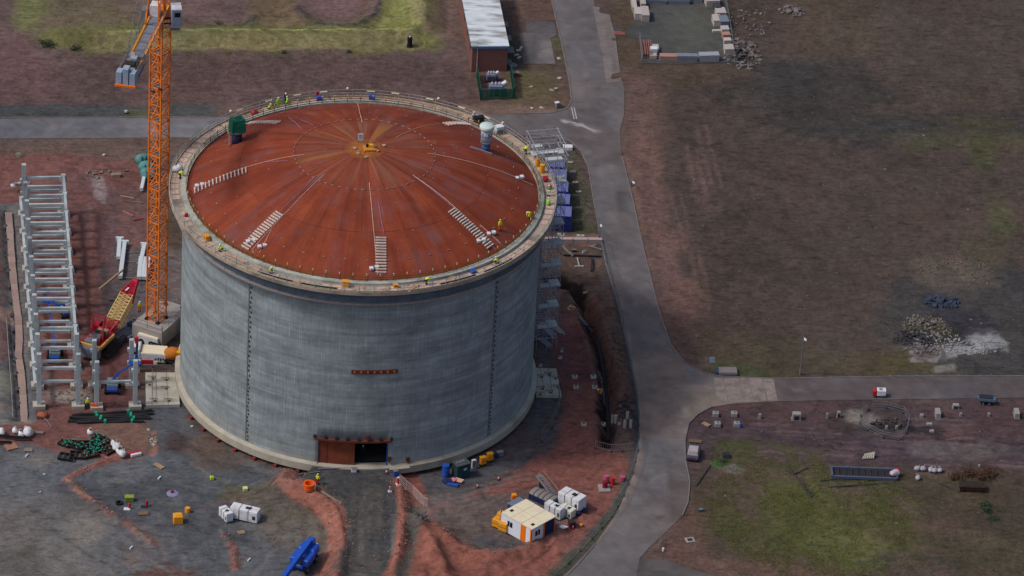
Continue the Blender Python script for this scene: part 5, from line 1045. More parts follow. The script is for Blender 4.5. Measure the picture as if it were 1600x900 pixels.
# ================================================================== trucks with white bodies
def box_truck(L,F,R,H,label,dz=1.0,cab=True):
    c,a,W_,D_=cb(L,F,R); t=thing('box_truck',label,'truck',c,a,'white site trucks by the crane block')
    # long side runs from F to L (local y)
    bx('body',(0,0,dz+H/2),(W_,D_,H),M_WHITE,t,bevel=.05); bx('chassis',(0,0,dz*.7),(W_*.6,D_,.3),M_DARK,t); bx('roof',(0,0,dz+H+.03),(W_*.96,D_*.98,.06),M_CREAMR,t)
    for y in(-.36,-.2,.3):
        for s in(-1,1): wheel(s*W_*.42,D_*y,.48,.3,t)
    for k in range(6): bx('marking',(-W_/2-.01,-D_*.1-k*.36,dz+H*.36+.1*(k%2)),(.02,.22,.3+.1*(k%3)),M_DARK,t)
    if cab: bx('cab',(0,D_/2+.9,1.35),(W_*.95,1.6,1.9),M_WHITE,t,bevel=.15); bx('windscreen',(-W_*.48,D_/2+1.0,1.7),(.03,1.1,.6),M_GLASS,t); bx('front_window',(0,D_/2+1.71,1.7),(W_*.8,.03,.7),M_GLASS,t)
    return t
# F = near right lower corner of long visible side; long side runs to the left
bt1=box_truck((215,535),(246,544),(252,538),1.35,'white box body with a cream roof against the concrete crane block',.2,False)
bt2=box_truck((221,560),(259,569),(262,556),1.35,'white box truck with dark lettering parked next to the concrete pad',.35,True)
mx_=thing('concrete_mixer','orange and yellow drum mixer squeezed against the tank base','mixer',GH(268,566),radians(70))
o=MB().lathe([(.35,-1.3),(.9,-.7),(1.0,.2),(.7,1.0),(.35,1.3)],16).build('drum',mat('mixer_ochre',(176,106,30),vary=.3),mx_,smooth=True); o.location=(0,0,1.5); o.rotation_euler=(radians(66),0,0)
bx('frame',(0,0,.55),(1.6,2.8,.25),M_DARK,mx_); bx('hopper',(0,-1.4,2.1),(.9,.6,.5),M_YEL,mx_,taper=1.5)
for x in(-.8,.8): wheel(x,-.8,.4,.25,mx_); wheel(x,.8,.4,.25,mx_)
rl=thing('truck_crane_arm','red folding arm with a blue base standing between the two racks and the trucks','loader arm',GH(213,580),0)
MB().box((0,0,1.2),(.5,.5,2.4)).build('base',M_BLUE,rl); MB().bar((0,0,2.4),(.1,0,5.2),.35).build('column',mat('arm_teal',(40,70,96)),rl); MB().box((0,-.1,5.4),(.5,.4,1.0)).build('head',M_RED,rl)
rb_=thing('signal_board','red and white board lying in front of the white truck','board',GH(229,574),0); bx('board',(0,0,.9),(1.9,.12,.7),M_RED,rb_); bx('end_panel',(1.2,0,.8),(.6,.12,.5),M_WHITE,rb_); bx('stand',(0,0,.3),(1.6,.4,.5),M_GREY,rb_)
# ================================================================== boom lifts
def boom_lift(loc,rz,label,tgt,H=4.0,s=1.0,back=True):
    t=thing('boom_lift',label,'boom lift',loc,rz,'blue boom lifts')
    bx('chassis',(0,0,.75*s),(1.5*s,2.6*s,.45*s),M_BLUE,t,bevel=.05)
    for x in(-.95,.95):
        for y in(-.95,.95): wheel(x*s,y*s,.46*s,.34*s,t)
    bx('turntable',(0,.1*s,1.25*s),(1.6*s,2.0*s,.6*s),mat('lift_grey',(118,134,146)),t,bevel=.08); bx('cover',(0,-.3*s,1.6*s),(1.3*s,1.0*s,.3*s),M_GREY,t)
    tg=Vector(tgt); mid=Vector((tg.x*.25,tg.y*.25+.6*s,H*.8))
    MB().bar((0,.6*s,1.5*s),mid,.3*s).build('lower_boom',M_BLUE,t); MB().bar(mid,tg,.24*s).build('upper_boom',M_BLUE,t)
    bk=MB().box(tg+Vector((0,0,.05)),(1.8*s,.9*s,.08))
    for z in(.5,1.05):
        for y in(-.42,.42): bk.bar(tg+Vector((-.88*s,y*s,z)),tg+Vector((.88*s,y*s,z)),.05)
        for x in(-.88,.88): bk.bar(tg+Vector((x*s,-.42*s,z)),tg+Vector((x*s,.42*s,z)),.05)
    for x in(-.88,.88):
        for y in(-.42,.42): bk.bar(tg+Vector((x*s,y*s,0)),tg+Vector((x*s,y*s,1.05)),.05)
    bk.build('platform',M_BLUE,t); return t
boom_lift(GH(176,610),0,'blue boom lift between the four columns with its arm reaching right',(3.2,-.6,5.2),3.4,1.0)
boom_lift(GH(86,560),0,'blue boom lift half hidden under the long pipe rack',(-1.5,7.5,5.0),3.2,1.0)
boom_lift(GH(103,492),.3,'blue-grey lift platform under the far part of the pipe rack',(-1.2,-1.0,2.6),2.0,.8)
# big telescopic lift at the bottom edge
q=GH(474,884); e=GH(455,908); a=atan2((e-q).y,(e-q).x)
bl=thing('telescopic_boom_lift','large bright blue telescopic boom lift at the bottom of the yard','boom lift',q,a)
M_BB=mat('bright_blue_paint',(36,84,182),rough=.4,vary=.14); 
for x in(-1.5,1.5):
    for y in(-1.15,1.15): wheel(x,y,.6,.4,bl).rotation_euler=(0,0,pi/2)
bx('chassis',(0,0,.95),(3.6,1.5,.5),M_BB,bl,bevel=.08); bx('counterweight',(-1.7,0,1.7),(2.0,2.5,1.3),M_BB,bl,bevel=.2); bx('engine_hood',(.4,.95,1.6),(2.6,.9,1.1),M_BB,bl,bevel=.12); bx('tank_hood',(.4,-.95,1.6),(2.4,.9,1.0),M_BB,bl,bevel=.12)
MB().bar((-2.0,0,2.8),(7,0,2.3),.62,.7).build('boom',M_BB,bl); MB().bar((7,0,2.3),(13,0,2.0),.45,.5).build('telescope',M_GREY,bl); MB().bar((-.2,0,1.5),(2.4,0,2.2),.25).build('cylinder',M_GALV,bl)
MB().box((-2.4,0,2.6),(1.0,1.0,.9)).build('boom_pivot',M_BB,bl,bevel=.1); bx('panel',(1.0,0,1.2),(1.2,1.4,.3),M_DARK,bl); bx('platform',(13.4,0,1.6),(.9,2.2,.1),M_GREY,bl)
bk=MB()
for z in(2.1,2.6):
    for x in(13,13.85): bk.bar((x,-1.1,z),(x,1.1,z),.05)
for x in(13,13.85):
    for y in(-1.1,0,1.1): bk.bar((x,y,1.6),(x,y,2.6),.05)
bk.build('basket_rail',M_GREY,bl)
# ================================================================== on and around the rim
def rimp(px,py,r=None):
    q=G(px,py,HP); 
    if r: a=ang(q); q=rp(r,a,HP)
    return q
g1='workers on the tank walkway'
person('stand',GD(781,360),radians(30),'worker in yellow hi-vis jacket and orange trousers standing alone on the rust-red dome',M_HV,M_HO,M_HELY,'workers on the dome')
person('bend',GD(827,341),radians(-40),'worker in full yellow hi-vis leaning over at the right edge of the dome',M_HV,M_HV,M_HELM,'workers on the dome')
for px,py,r,pose,rz,lb,jm,tm in [(420,172,26.2,'crouch',1.2,'crouching yellow hi-vis worker at the far left of the rim, nearest the red bag',M_HV,M_NAVY),(437,171,26.3,'stand',.6,'hi-vis green worker standing between two others on the far left rim',M_HG,M_HG),(453,171,26.1,'walk',-1.2,'rightmost of three hi-vis workers on the far left rim, in lime green',M_HG,M_HG),
 (447,163,27.0,'stand',2.6,'worker in dark clothes behind the lime green workers on the far left rim',M_NAVY,M_NAVY),(286,279,26.0,'bend',1.6,'hi-vis worker bending on the left side of the rim walkway',M_HV,M_NAVY),
 (737,193,26.2,'stand',.2,'worker in white top beside a dark bin on the far right rim',mat('white_cloth',(200,196,210)),M_NAVY),(823,240,26.2,'bend',2.4,'worker in yellow and black on the rim before the scaffold tower',M_HV,M_NAVY),
 (856,306,26.3,'stand',-.5,'worker in green top on the right rim walkway, farther of two',mat('green_cloth',(60,160,90)),M_HELM),(858,321,26.2,'crouch',2.8,'worker in all-over lime hi-vis on the right rim walkway, nearer of two',M_HG,M_HG),
 (340,395,26.3,'crouch',-1.,'yellow hi-vis worker crouching at the near left of the rim walkway',M_HV,M_NAVY),(425,426,26.3,'crouch',.4,'yellow hi-vis worker kneeling on the near rim left of the orange box',M_HV,M_NAVY),(668,448,26.3,'bend',1.9,'yellow hi-vis worker bent double on the near rim right of centre',M_HV,M_NAVY),
 (775,412,26.4,'crouch',-2,'worker in yellow helmet low on the near right rim',M_HV,M_NAVY)]:
    person(pose,rimp(px,py,r),rz,lb,jm,tm,M_HELM,g1)
M_CRIM=mat('crimson_cover',(160,30,50),vary=.1); M_AMB=mat('amber_plastic',(222,150,40),vary=.1,rough=.5)
def boxthing(name,label,cat,loc,rz,d,m,parts=(),group=None,bevel=.04):
    t=thing(name,label,cat,loc,rz,group); bx('body',(0,0,d[2]/2),d,m,t,bevel=bevel)
    for nm,c,dd,mm in parts: bx(nm,c,dd,mm,t)
    return t
bag('covered_bag',rimp(399,181,26),.3,1.1,M_CRIM,'red covered bundle on the far left rim walkway','covered bundles on the rim',3)
bag('covered_bag',rimp(854,283,26.3),.3,.95,M_CRIM,'larger crimson bundle below the two amber barrels on the rim','covered bundles on the rim',5)
bag('covered_bag',rimp(861,295,26.5),.3,.8,mat('pink_cover',(190,60,90)),'small pink bundle by the right guard rail','covered bundles on the rim',8)
bag('covered_bag',rimp(294,338,26.1),.3,.6,M_CRIM,'small dark red bundle on the left rim deck','covered bundles on the rim',9)
bag('tied_bag',rimp(279,268,26.6),.3,1.3,M_BAG,'white sack with a dark opening on the left rim','sack',12,empty=True)
boxthing('dark_bin','black bin beside the white-clad worker on the far right rim','bin',rimp(746,194,26.4),.3,(1.5,.8,1.1),M_DARK,[('lid',(0,0,1.13),(1.55,.85,.06),M_BLACK)])
barrel(rimp(843,259,26.4),M_AMB,'farther amber barrel on the rim by the scaffold tower','barrel','amber barrels on the rim',.34,1.25)
barrel(rimp(848.5,270,26.4),M_AMB,'nearer amber barrel on the rim by the scaffold tower','barrel','amber barrels on the rim',.38,1.35)
boxthing('control_box','pale blue-white cabinet on the far right rim past the white vent','cabinet',rimp(785,207,26.3),.5,(1.2,.8,1.3),mat('pale_blue_white',(190,214,216)),[('lid',(0,0,1.33),(1.25,.9,.06),M_WHITE),('frame',(0,-.42,.5),(1.0,.03,.7),M_GREY)])
for px,py,lb,m,d in [(540,448,'amber tool box standing on the near rim walkway',M_AMB,(.9,.7,1.0)),(318,377,'amber tool box on the near left bend of the walkway',M_AMB,(.8,.7,.8)),(617,446,'small yellow box on the near rim right of centre',M_AMB,(.7,.5,.5)),
  (500,160,'blue box on the far rim beside a red sheet',M_BLUE,(.9,.6,.8)),(581,158,'blue and white box on the far rim behind the crown',M_BLUE,(.9,.6,.8)),(743,430,'blue box on the near right rim walkway',M_BLUE,(.8,.6,.5))]:
    q=rimp(px,py,26.2 if py>300 else 26.3); boxthing('tool_box',lb,'box',q,ang(q),d,m,[('lid',(0,0,d[2]+.03),(d[0]*1.04,d[1]*1.04,.06),m),('latch',(0,-d[1]/2-.02,d[2]*.7),(.2,.03,.12),M_DARK)],'boxes on the rim')
q=rimp(497,159,26.7); boxthing('upright_sheet','red board propped on the far rim','board',q,ang(q),(.4,.06,1.4),M_RED,[('prop',(0,.2,.5),(.05,.4,.05),M_GREY)])
# steel lengths lying on the near walkway
for k,(a,b) in enumerate((((402,431),(455,444)),((470,445),(526,455)),((690,447),(742,430)),((758,426),(800,405)))):
    p=rimp(*a,26.9); q=rimp(*b,26.9); A0,A1=ang(p),ang(q); mb=MB(); mb.path([rp(26.95,A0+(A1-A0)*i/8,HP+.16) for i in range(9)],.10,6)
    tag(mb.build('steel_pipe',M_DARK),['leftmost black pipe bent along the near rim','black pipe on the near rim just left of centre','black pipe on the near rim right of centre','rightmost black pipe along the near rim'][k],'pipe','black pipes along the rim')
for k,(px,py) in enumerate([(383,402),(402,415),(470,433),(345,408),(560,446),(600,449),(650,441),(700,432),(640,447)]):
    q=rimp(px,py,26.0+.4*(k%3)); mb=MB(); 
    t=thing('board_stack',['boards at the near left bend of the walkway','boards on the rim just left of the near left ladder','boards left of the black pipes on the rim','leftmost boards on the near rim by the amber box','boards next to the amber box at the rim centre','boards under the small yellow box on the rim','boards between the yellow box and the kneeling worker','boards by the blue box on the near right rim','boards just right of the small yellow box'][k],"boards",q,ang(q)+.1*k,'boards lying on the near walkway')
    b0=bx('board',(0,-.2,.08),(1.9,.22,.07),mat('pinkish_timber',(178,146,124),vary=.2,rand=.2),t)
    for j in range(1,3): inst(b0,'board',(.1*j,.26*j,0),(0,0,.03*j),t)
# ladders of battens on the dome, numbered by where they lie
def dome_ladder(a,b,n,label,rail=True,ln=1.5):
    p=GD(*a);q=GD(*b); t=thing('roof_ladder',label,'roof ladder',p,0,'batten ladders on the dome'); d=(q-p); side=Vector((-d.y,d.x,0)).normalized(); r0=None
    rz=atan2(side.y,side.x)
    for k in range(n):
        c=p.lerp(q,k/(n-1)); r=hypot(c.x,c.y); c.z=dz(min(r,RD-.1))+.16
        if r0 is None: r0=MB().box((0,0,0),(ln,.16,.2)).build('rung',M_TABW,t); r0.location=c-p; r0.rotation_euler=(0,0,rz)
        else: inst(r0,'rung',c-p,(0,0,rz),t)
    if rail:
        for s in(-1,1):
            mb=MB(); P=[]
            for k in range(9):
                c=p.lerp(q,k/8)+side*s*ln*.42; c.z=dz(min(hypot(c.x,c.y),RD-.1))+.1; P.append(c-p)
            mb.path(P,.04,4); mb.build('side_rail',M_TABW2,t)
M_TABW=mat('batten_white',(206,192,182),vary=.2,rand=.1); M_TABW2=mat('ladder_rail',(150,104,90),vary=.2)
dome_ladder((304,299),(384,267),15,'batten ladder on the left flank of the dome')
dome_ladder((383,388),(436,335),16,'batten ladder on the near left of the dome')
dome_ladder((595,427),(595,373),13,'batten ladder at the near middle of the dome')
dome_ladder((766,386),(706,330),18,'batten ladder on the near right of the dome')
dome_ladder((388,194),(434,193),12,'batten ladder on the far left of the dome by the green cover',ln=1.1)
dome_ladder((748,200),(697,195),12,'batten ladder on the far right of the dome leading to the white vent',ln=1.1)
def dome_line(pts,label,name='roof_cable',m=None,r=.05,grp='cables laid over the dome',white=True):
    P=[]
    for (a,b) in zip(pts[:-1],pts[1:]):
        p=GD(*a);q=GD(*b)
        for k in range(8): c=p.lerp(q,k/8); c.z=dz(min(hypot(c.x,c.y),RD-.1))+.07; P.append(c)
    c=GD(*pts[-1]); c.z=dz(min(hypot(c.x,c.y),RD-.1))+.07; P.append(c)
    tag(MB().path(P,r,5).build(name,m or M_CABLE),label,'cable',grp)
M_CABLE=mat('pale_cable',(196,160,146),vary=.2); M_CABLE2=mat('mauve_hose',(140,110,140),vary=.2)
for pts,lb,m in [([(577,286),(583,350),(590,430)],'pale cable running straight down the near middle of the dome',None),([(645,274),(700,315),(768,382)],'pale cable from the tab ring down to the near right ladder',None),([(648,277),(705,322),(775,392)],'mauve hose beside the near right ladder',M_CABLE2),
  ([(508,272),(450,330),(393,392)],'pale cable down the near left of the dome',None),([(495,275),(470,300),(425,345)],'mauve hose above the near left ladder',M_CABLE2),([(668,240),(740,255),(800,275),(833,290)],'pale cable from the tab ring to the right edge of the dome',None),
  ([(558,160),(562,176),(566,192)],'pale cable from the far edge towards the crown',None),([(304,297),(360,270),(420,252),(475,242)],'pale cable past the left ladder',None),([(620,215),(660,198),(700,194),(745,198)],'arched pale cable to the white vent',None),([(450,252),(415,254)],'short mauve hose left of the tab ring',M_CABLE2),
  ([(424,360),(405,396)],'short pale cable right of the near left ladder',None),([(750,352),(782,381)],'short pale cable right of the near right ladder',None),([(590,310),(595,340),(600,365)],'mauve hose above the middle ladder',M_CABLE2),([(451,184),(471,202)],'short grey hose on the far left dome',M_CABLE2),([(470,188),(490,196)],'second short grey hose on the far left dome',M_CABLE2)]: dome_line(pts,lb,m=m)
for px,py,lb in [(312,291,'pair of white clamps on the left ladder'),(392,378,'white clamps at the foot of the near left ladder'),(410,386,'white clamps right of the near left ladder'),(585,420,'white clamps beside the foot of the middle ladder'),(752,377,'white clamps on the near right ladder'),(768,366,'white clamps right of the near right ladder'),(812,279,'white clamps on the right edge cable')]:
    q=GD(px,py,.05); t=thing('clamp_pair',lb,'clamps',q,.3,'white clamps on the dome'); bx('clamp',(-.4,0,.15),(.5,.6,.3),M_WHITE,t); bx('clamp',(.4,.2,.15),(.5,.6,.3),M_WHITE,t); bx('tie',(0,.1,.12),(.5,.1,.1),M_GREY,t)
# crown: yellow opening frame, machine, white sign
q=GD(578,233,.03); t=thing('crown_hatch','yellow-brown hatch frame with a small machine at the crown of the dome','hatch',q,.2); t.scale=(.75,.75,.75)
bx('frame',(0,0,.2),(2.4,2.0,.4),mat('hatch_ochre',(196,128,44),vary=.2),t,bevel=.05); bx('motor',(.2,.3,.6),(.9,.7,.5),M_YEL,t,bevel=.05); MB().tube((-.5,.2,.4),(-.5,.2,1.0),.25,12).build('stub_pipe',M_DARK,t); MB().tube((.6,-.3,.4),(.9,-.3,.9),.2,10).build('hose_reel',M_GREY,t); bx('white_can',(.9,-.1,.55),(.3,.3,.4),M_WHITE,t)
for px,py in((560,240),(590,236),(572,246),(600,228),(555,232)):
    q=GD(px,py,.03); tag(MB().blob((q.x,q.y,q.z+.1),(.35,.3,.16),px,1).build('scrap_pile',mat('tan_scrap',(178,146,116),vary=.3)),{560:'pale scrap heap left of the crown hatch',590:'pale scrap heap right of the crown hatch',572:'pale scrap heap nearest below the crown hatch',600:'pale scrap heap farthest right of the crown hatch',555:'pale scrap heap farthest left of the crown hatch'}[px],'scrap','scrap heaps round the crown')
q=GD(563,223,.03); t=thing('notice_board','white notice board with blue lettering standing at the crown of the dome','notice board',q,.1); bx('board',(0,0,.95),(.75,.06,1.1),M_WHITE,t); 
for k in range(3): bx('text_line',(0,-.035,1.2-.22*k),(.5,.012,.09),M_BLUE,t)
for x in(-.3,.3): bx('leg',(x,0,.25),(.06,.06,.5),M_GREY,t)
# green covered nozzle
q=GD(370,222,.0); q.z=dz(hypot(q.x,q.y)); t=thing('covered_nozzle','dark blue pipe stub wrapped on top in a green sheet, far left of the dome','covered nozzle',q,.2)
MB().tube((0,0,-.3),(0,0,1.9),.75,16).build('pipe',mat('nozzle_navy',(38,46,78)),t,smooth=True); MB().lathe([(1.0,1.7),(1.1,1.8),(1.1,1.95),(1.0,2.0)],16).build('flange',M_GREY,t)
MB().box((0,0,2.95),(2.1,1.8,1.7),rz=.15,taper=.86).box((.25,-.3,2.8),(2.0,1.5,1.5),rz=-.12,taper=.9).blob((0,0,3.0),(1.12,1.0,1.0),5,3,rough=.2).build('green_cover',M_GREEN,t,bevel=.0); MB().tube((-.4,0,2.0),(-.4,0,2.5),.9,10).build('cover_skirt',M_GREEN,t)
for a in(0,1): MB().bar((-1.3+2.4*a,-1.2,.1),(-.9+2.4*a,1.6,.5),.14).build('skid',M_GREY,t)
MB().box((-1.1,.3,1.7),(.35,.35,.8)).build('junction_box',mat('pale_tan',(200,180,150)),t)
# white nozzle with cap
q=GD(759,234,.0); q.z=dz(hypot(q.x,q.y)); t=thing('roof_vent','tall white and blue vent pipe with a pale cap on the right of the dome','vent pipe',q,0)
MB().tube((0,0,-.4),(0,0,1.3),.62,20).build('lower_pipe',mat('vent_blue',(58,92,140),vary=.15),t,smooth=True); MB().tube((0,0,1.25),(0,0,3.6),.78,20).build('upper_pipe',mat('vent_grey_white',(168,174,190),vary=.12),t,smooth=True)
MB().lathe([(.8,3.4),(1.0,3.5),(1.05,3.6),(1.05,3.95),(.98,4.05),(.01,4.08)],24).build('cap',mat('vent_cap',(196,212,208),vary=.05),t,smooth=True)
for k in range(4): MB().box((.79*sin(k*1.2-.8),-.79*cos(k*1.2-.8),2.6),(.25,.05,.8),rz=k*1.2-.8).build('label_plate',mat('plate_blue',(112,140,180)),t)
for k in range(2): MB().lathe([(.8,1.3+k*1.1),(.86,1.32+k*1.1),(.86,1.42+k*1.1),(.8,1.44+k*1.1)],20).build('flange',M_GREY,t)
p=GD(735,230,.1);q=GD(768,241,.1); tag(MB().bar(p,q,.3,.3).build('channel_beam',mat('mauve_beam',(150,130,140))),'grey-mauve steel channel lying at the foot of the white vent','beam')
# ================================================================== scaffold stair tower
tc_=G(855,236,HP+.6); sc=thing('scaffold_tower','tall galvanised scaffold stair tower standing against the right side of the tank','scaffold tower',(tc_.x,tc_.y,0),radians(14))
SW,SD,SHt=4.5,6.0,HP+.4; M_SCAF=mat('scaffold_tube',(156,158,166),vary=.2,rand=.12); M_BRD=mat('scaffold_board',(186,192,192),vary=.15,rand=.1)
xs=[-SW/2,-SW/6,SW/6,SW/2]; ys=[-SD/2,-SD/6,SD/6,SD/2]
s0=MB().tube((0,0,-.1),(0,0,SHt+2.2),.045,5).build('standard',M_SCAF,sc); k=0
for x in xs:
    for y in ys:
        o=s0 if k==0 else inst(s0,'standard',(x,y,0),(0,0,0),sc); o.location=(x,y,0); k+=1
lx=MB().tube((-SW/2,0,0),(SW/2,0,0),.045,5).build('ledger',M_SCAF,sc); ly=MB().tube((0,-SD/2,0),(0,SD/2,0),.045,5).build('ledger',M_SCAF,sc); f=[0,0]
lev=[SHt-i*1.75 for i in range(0,18)]
for z in lev:
    for y in ys: o=lx if not f[0] else inst(lx,'ledger',(0,y,z),(0,0,0),sc); o.location=(0,y,z); f[0]=1
    for x in xs: o=ly if not f[1] else inst(ly,'ledger',(x,0,z),(0,0,0),sc); o.location=(x,0,z); f[1]=1
dd=None
for i,z in enumerate(lev[:-1]):
    for y in(-SD/2,SD/2):
        mb=MB().tube((-SW/2 if i%2 else SW/2,y,z),(SW/2 if i%2 else -SW/2,y,z-1.75),.04,5).build('brace',M_SCAF,sc)
    MB().tube((SW/2,-SD/2 if i%2 else SD/2,z),(SW/2,SD/2 if i%2 else -SD/2,z-1.75),.04,5).build('brace',M_SCAF,sc)
fl=MB(); 
for k in range(9): fl.box((0,0,0),(.01,.01,.01)) if False else None
stp=MB()
for x in(-.45,.45): stp.bar((x,-1.6,0),(x,1.6,3.5),.06,.2)
for k in range(14): stp.box((0,-1.5+3.0*k/13,.2+3.1*k/13),(.85,.26,.04))
st0=stp.build('stair_flight',M_SCAF,sc); st0.location=(-.6,0,lev[2]); b0=MB().box((0,0,0),(1.5,.9,.06)).build('landing_board',M_BRD,sc)
for j in range(8):
    z=lev[2*j+2] if 2*j+2<len(lev) else 1
    if j: o=inst(st0,'stair_flight',(-.6 if j%2==0 else .6,0,z),(0,0,pi*(j%2)),sc)
    for q_,xy in enumerate(((1.7,-SD/2+.5),(1.7,-SD/2+1.5),(.1,-SD/2+.5))):
        o=b0 if (j==0 and q_==0) else inst(b0,'landing_board',(*xy,z+.08),(0,0,0),sc); o.location=(*xy,z+.08)
for x in range(-2,3):
    for y in(-1,0,1): 
        if random.random()<.5: inst(b0,'landing_board',(x*.98,y*1.9+random.uniform(-.1,.1),SHt+.06),(0,0,pi/2*(random.random()<.3)),sc)
for y in(-SD/2,SD/2):
    MB().box((0,y,SHt+.2),(SW,.04,.25)).build('toe_board',M_BRD,sc)
for z in(SHt+1.,SHt+2.):
    mb=MB()
    for y in ys: mb.tube((-SW/2-.3,y,z),(SW/2+.3,y,z),.045,5)
    for x in(-SW/2,SW/2): mb.tube((x,-SD/2-.3,z),(x,SD/2+.3,z),.045,5)
    mb.build('top_rail',M_SCAF,sc)
MB().box((-2.9,-1.5,SHt-.4),(1.6,1.2,.06)).build('link_deck',M_BRD,sc)
# loose tubes at its foot
for k,(a,b) in enumerate((((842,505),(862,530)),((850,500),(876,524)),((838,530),(858,545)))):
    t=thing('tube_bundle',['left bundle of scaffold tubes lying by the tower foot','right bundle of scaffold tubes lying by the tower foot','bundle of scaffold tubes against the tank base'][k],'tubes',GH(*a),0,'tube bundles by the scaffold tower'); q=GH(*b)-GH(*a)
    for j in range(7): n_=Vector((-q.y,q.x,0)).normalized()*.14*j; MB().tube(n_+Vector((0,0,.1+.08*(j%2))),q*random.uniform(.8,1.1)+n_+Vector((0,0,.12)),.045,5).build('tube',M_SCAF,t)
# ================================================================== blue containers
c0,a0,_,_=cb((872,360),(893,360),(893.5,341)); 
proto=None
cxs=[(880,342),(878.5,322),(877,303),(875,284),(873,265)]
CP=[G(886,358),G(880,258)]
for k in range(5):
    f=k/4.0; fr=G(877,354).lerp(G(867,277),f)
    lab=['blue container at the near end of the row showing its dark end wall','second blue container from the near end of the row','middle blue container of the row of five','fourth blue container, next to the farthest','farthest blue container of the row, below the scaffold tower'][k]
    if k==0:
        t=thing('storage_container',lab,'container',fr,radians(-3),'row of five blue containers'); L_,W_,H_=2.9,3.05,2.6
        bx('body',(0,0,H_/2+.1),(L_,W_,H_),M_BLU2,t); bx('roof',(0,0,H_+.12),(L_*.98,W_*.97,.06),M_BLUTOP_LIT,t)
        for s in range(14): bx('wall_rib',(-L_/2+.15+s*L_/14.2,-W_/2-.03,H_/2+.1),(.1,.06,H_*.86),M_BLU2,t)
        for s in range(10): bx('roof_rib',(-L_/2+.2+s*L_/10.5,0,H_+.16),(.07,W_*.86,.03),M_BLUTOP_LIT,t)
        for x in(-L_/2,L_/2):
            for y in(-W_/2,W_/2): bx('corner_post',(x,y,H_/2+.1),(.14,.14,H_+.1),M_BLU2,t)
        for y in(-W_/2,W_/2): bx('top_rail',(0,y,H_+.1),(L_,.12,.12),M_BLU2,t)
        proto=t
    else:
        dup(proto,fr,radians(-3),lab)
# the row rises in depth: pale slab wall, red paved strip
t=thing('concrete_barrier_row','row of pale concrete barrier blocks running from the tank to the road','barrier',GH(850,378),0); o=GH(850,378); e=GH(941,379)
b0=None
for k in range(4):
    p=(e-o)*((k+.5)/4); L_=(e-o).length/4*.96; c=MB().box((0,0,.35),(L_,.7,.7)).build('block',mat('barrier_pinkish',(176,156,150),vary=.1,rand=.1),t) if b0 is None else inst(b0,'block',p,(0,0,0),t)
    if b0 is None: b0=c; c.location=p
    c.rotation_euler=(0,0,atan2((e-o).y,(e-o).x))
boxthing('concrete_block','small white concrete block on the red strip behind the barrier row','block',GH(907,371),0,(1.2,.6,.4),M_CONC,[('lifting_eye',(0,0,.43),(.2,.1,.08),M_DARK)])
boxthing('concrete_block','pale block beside the scaffold foot at the near container','block',GH(876,373),0,(1.0,.9,.8),M_CONC,[('lifting_eye',(0,0,.83),(.2,.1,.08),M_DARK)])
boxthing('cabin_box','small white box trailer on the grass corner by the scaffold top','trailer',GH(887,233),0,(1.5,1.0,.6),M_WHITE,[('chassis',(0,0,.05),(1.6,.9,.12),M_DARK),('tow_bar',(.95,0,.2),(.5,.08,.08),M_DARK)])
for k,(px,py) in enumerate([(891,254),(895,269),(899,285),(904,300)]):
    boxthing('stone_block',['farthest of four pale slabs lying on the verge','second farthest of four pale slabs on the verge','second nearest of four pale slabs on the verge','nearest of four pale slabs lying on the verge'][k],'slab',GH(px,py),.1,(.9,.5,.15),M_CONC3,[('lifting_eye',(0,0,.17),(.15,.08,.05),M_DARK)],'slabs on the verge')
# ================================================================== concrete pads with reinforcement boxes, east and west of tank
for nm,P,lab,bits in (('w',[(227,586),(277,586),(281,636),(228,637)],'pale concrete pad against the left foot of the tank',[(237,590),(258,592),(240,625),(262,625),(258,606),(232,600)]),('e',[(832,578),(869,580),(877,622),(838,621)],'pale concrete pad against the right foot of the tank',[(844,588),(856,584),(866,590),(845,606),(858,612),(870,604),(842,615)])):
    Q=[G(*p) for p in P]; c=sum(Q,Vector())/4; t=thing('concrete_platform',lab,'concrete pad',(c.x,c.y,0)); MB().prism([(p.x-c.x,p.y-c.y) for p in Q],-.2,.45).build('slab',M_CONC,t)
    lm=MB(); d=(Q[3]-Q[0]); 
    for f in(.33,.66): p=Q[0].lerp(Q[1],f)-c; q=Q[3].lerp(Q[2],f)-c; lm.bar((p.x,p.y,.45),(q.x,q.y,.45),.05,.02)
    lm.build('joint',M_DARK,t)
    for j,(a,b) in enumerate(bits):
        p=G(a,b,.45)-c; m2=MB(); 
        for s in range(5): m2.bar((p.x-.5+.25*s,p.y,.45),(p.x-.5+.25*s,p.y,.45+.3),.05); 
        m2.bar((p.x-.6,p.y,.72),(p.x+.6,p.y,.72),.05).box((p.x+.2,p.y-.3,.5),(.4,.3,.12)); m2.build('starter_bars',mat('rebar',(90,70,62),vary=.3),t)
for px in (238,):
    fence([(px,586),(px-1,640)],'thin grey guard rail across the left concrete pad',name='guard_rail',mesh=False,panel=2.4,h=1.1,rails=(.6,1.1),base=False,m=M_GREY)
# small pale footings in the red ground
fp=None
for k,(px,py,lab) in enumerate([(898,590,'upper left of the four small footings in the red ground'),(927,590,'upper right of the four small footings, by the trench'),(900,606,'lower left of the four small footings in the red ground'),(929,606,'lower right small footing, beside the orange-clad worker'),(912,664,'left footing of the lower pair'),(942,664,'right footing of the lower pair, touching the trench')]):
    loc=GH(px,py)
    if fp is None: t=fp=thing('column_footing',lab,'footing',loc,0,'small pale footings right of the tank'); bx('pad',(0,0,.1),(.8,.7,.4),M_CONC,t,bevel=.04); bx('pocket',(0,0,.31),(.35,.3,.03),M_DARK,t)
    else: dup(fp,loc,0,lab)
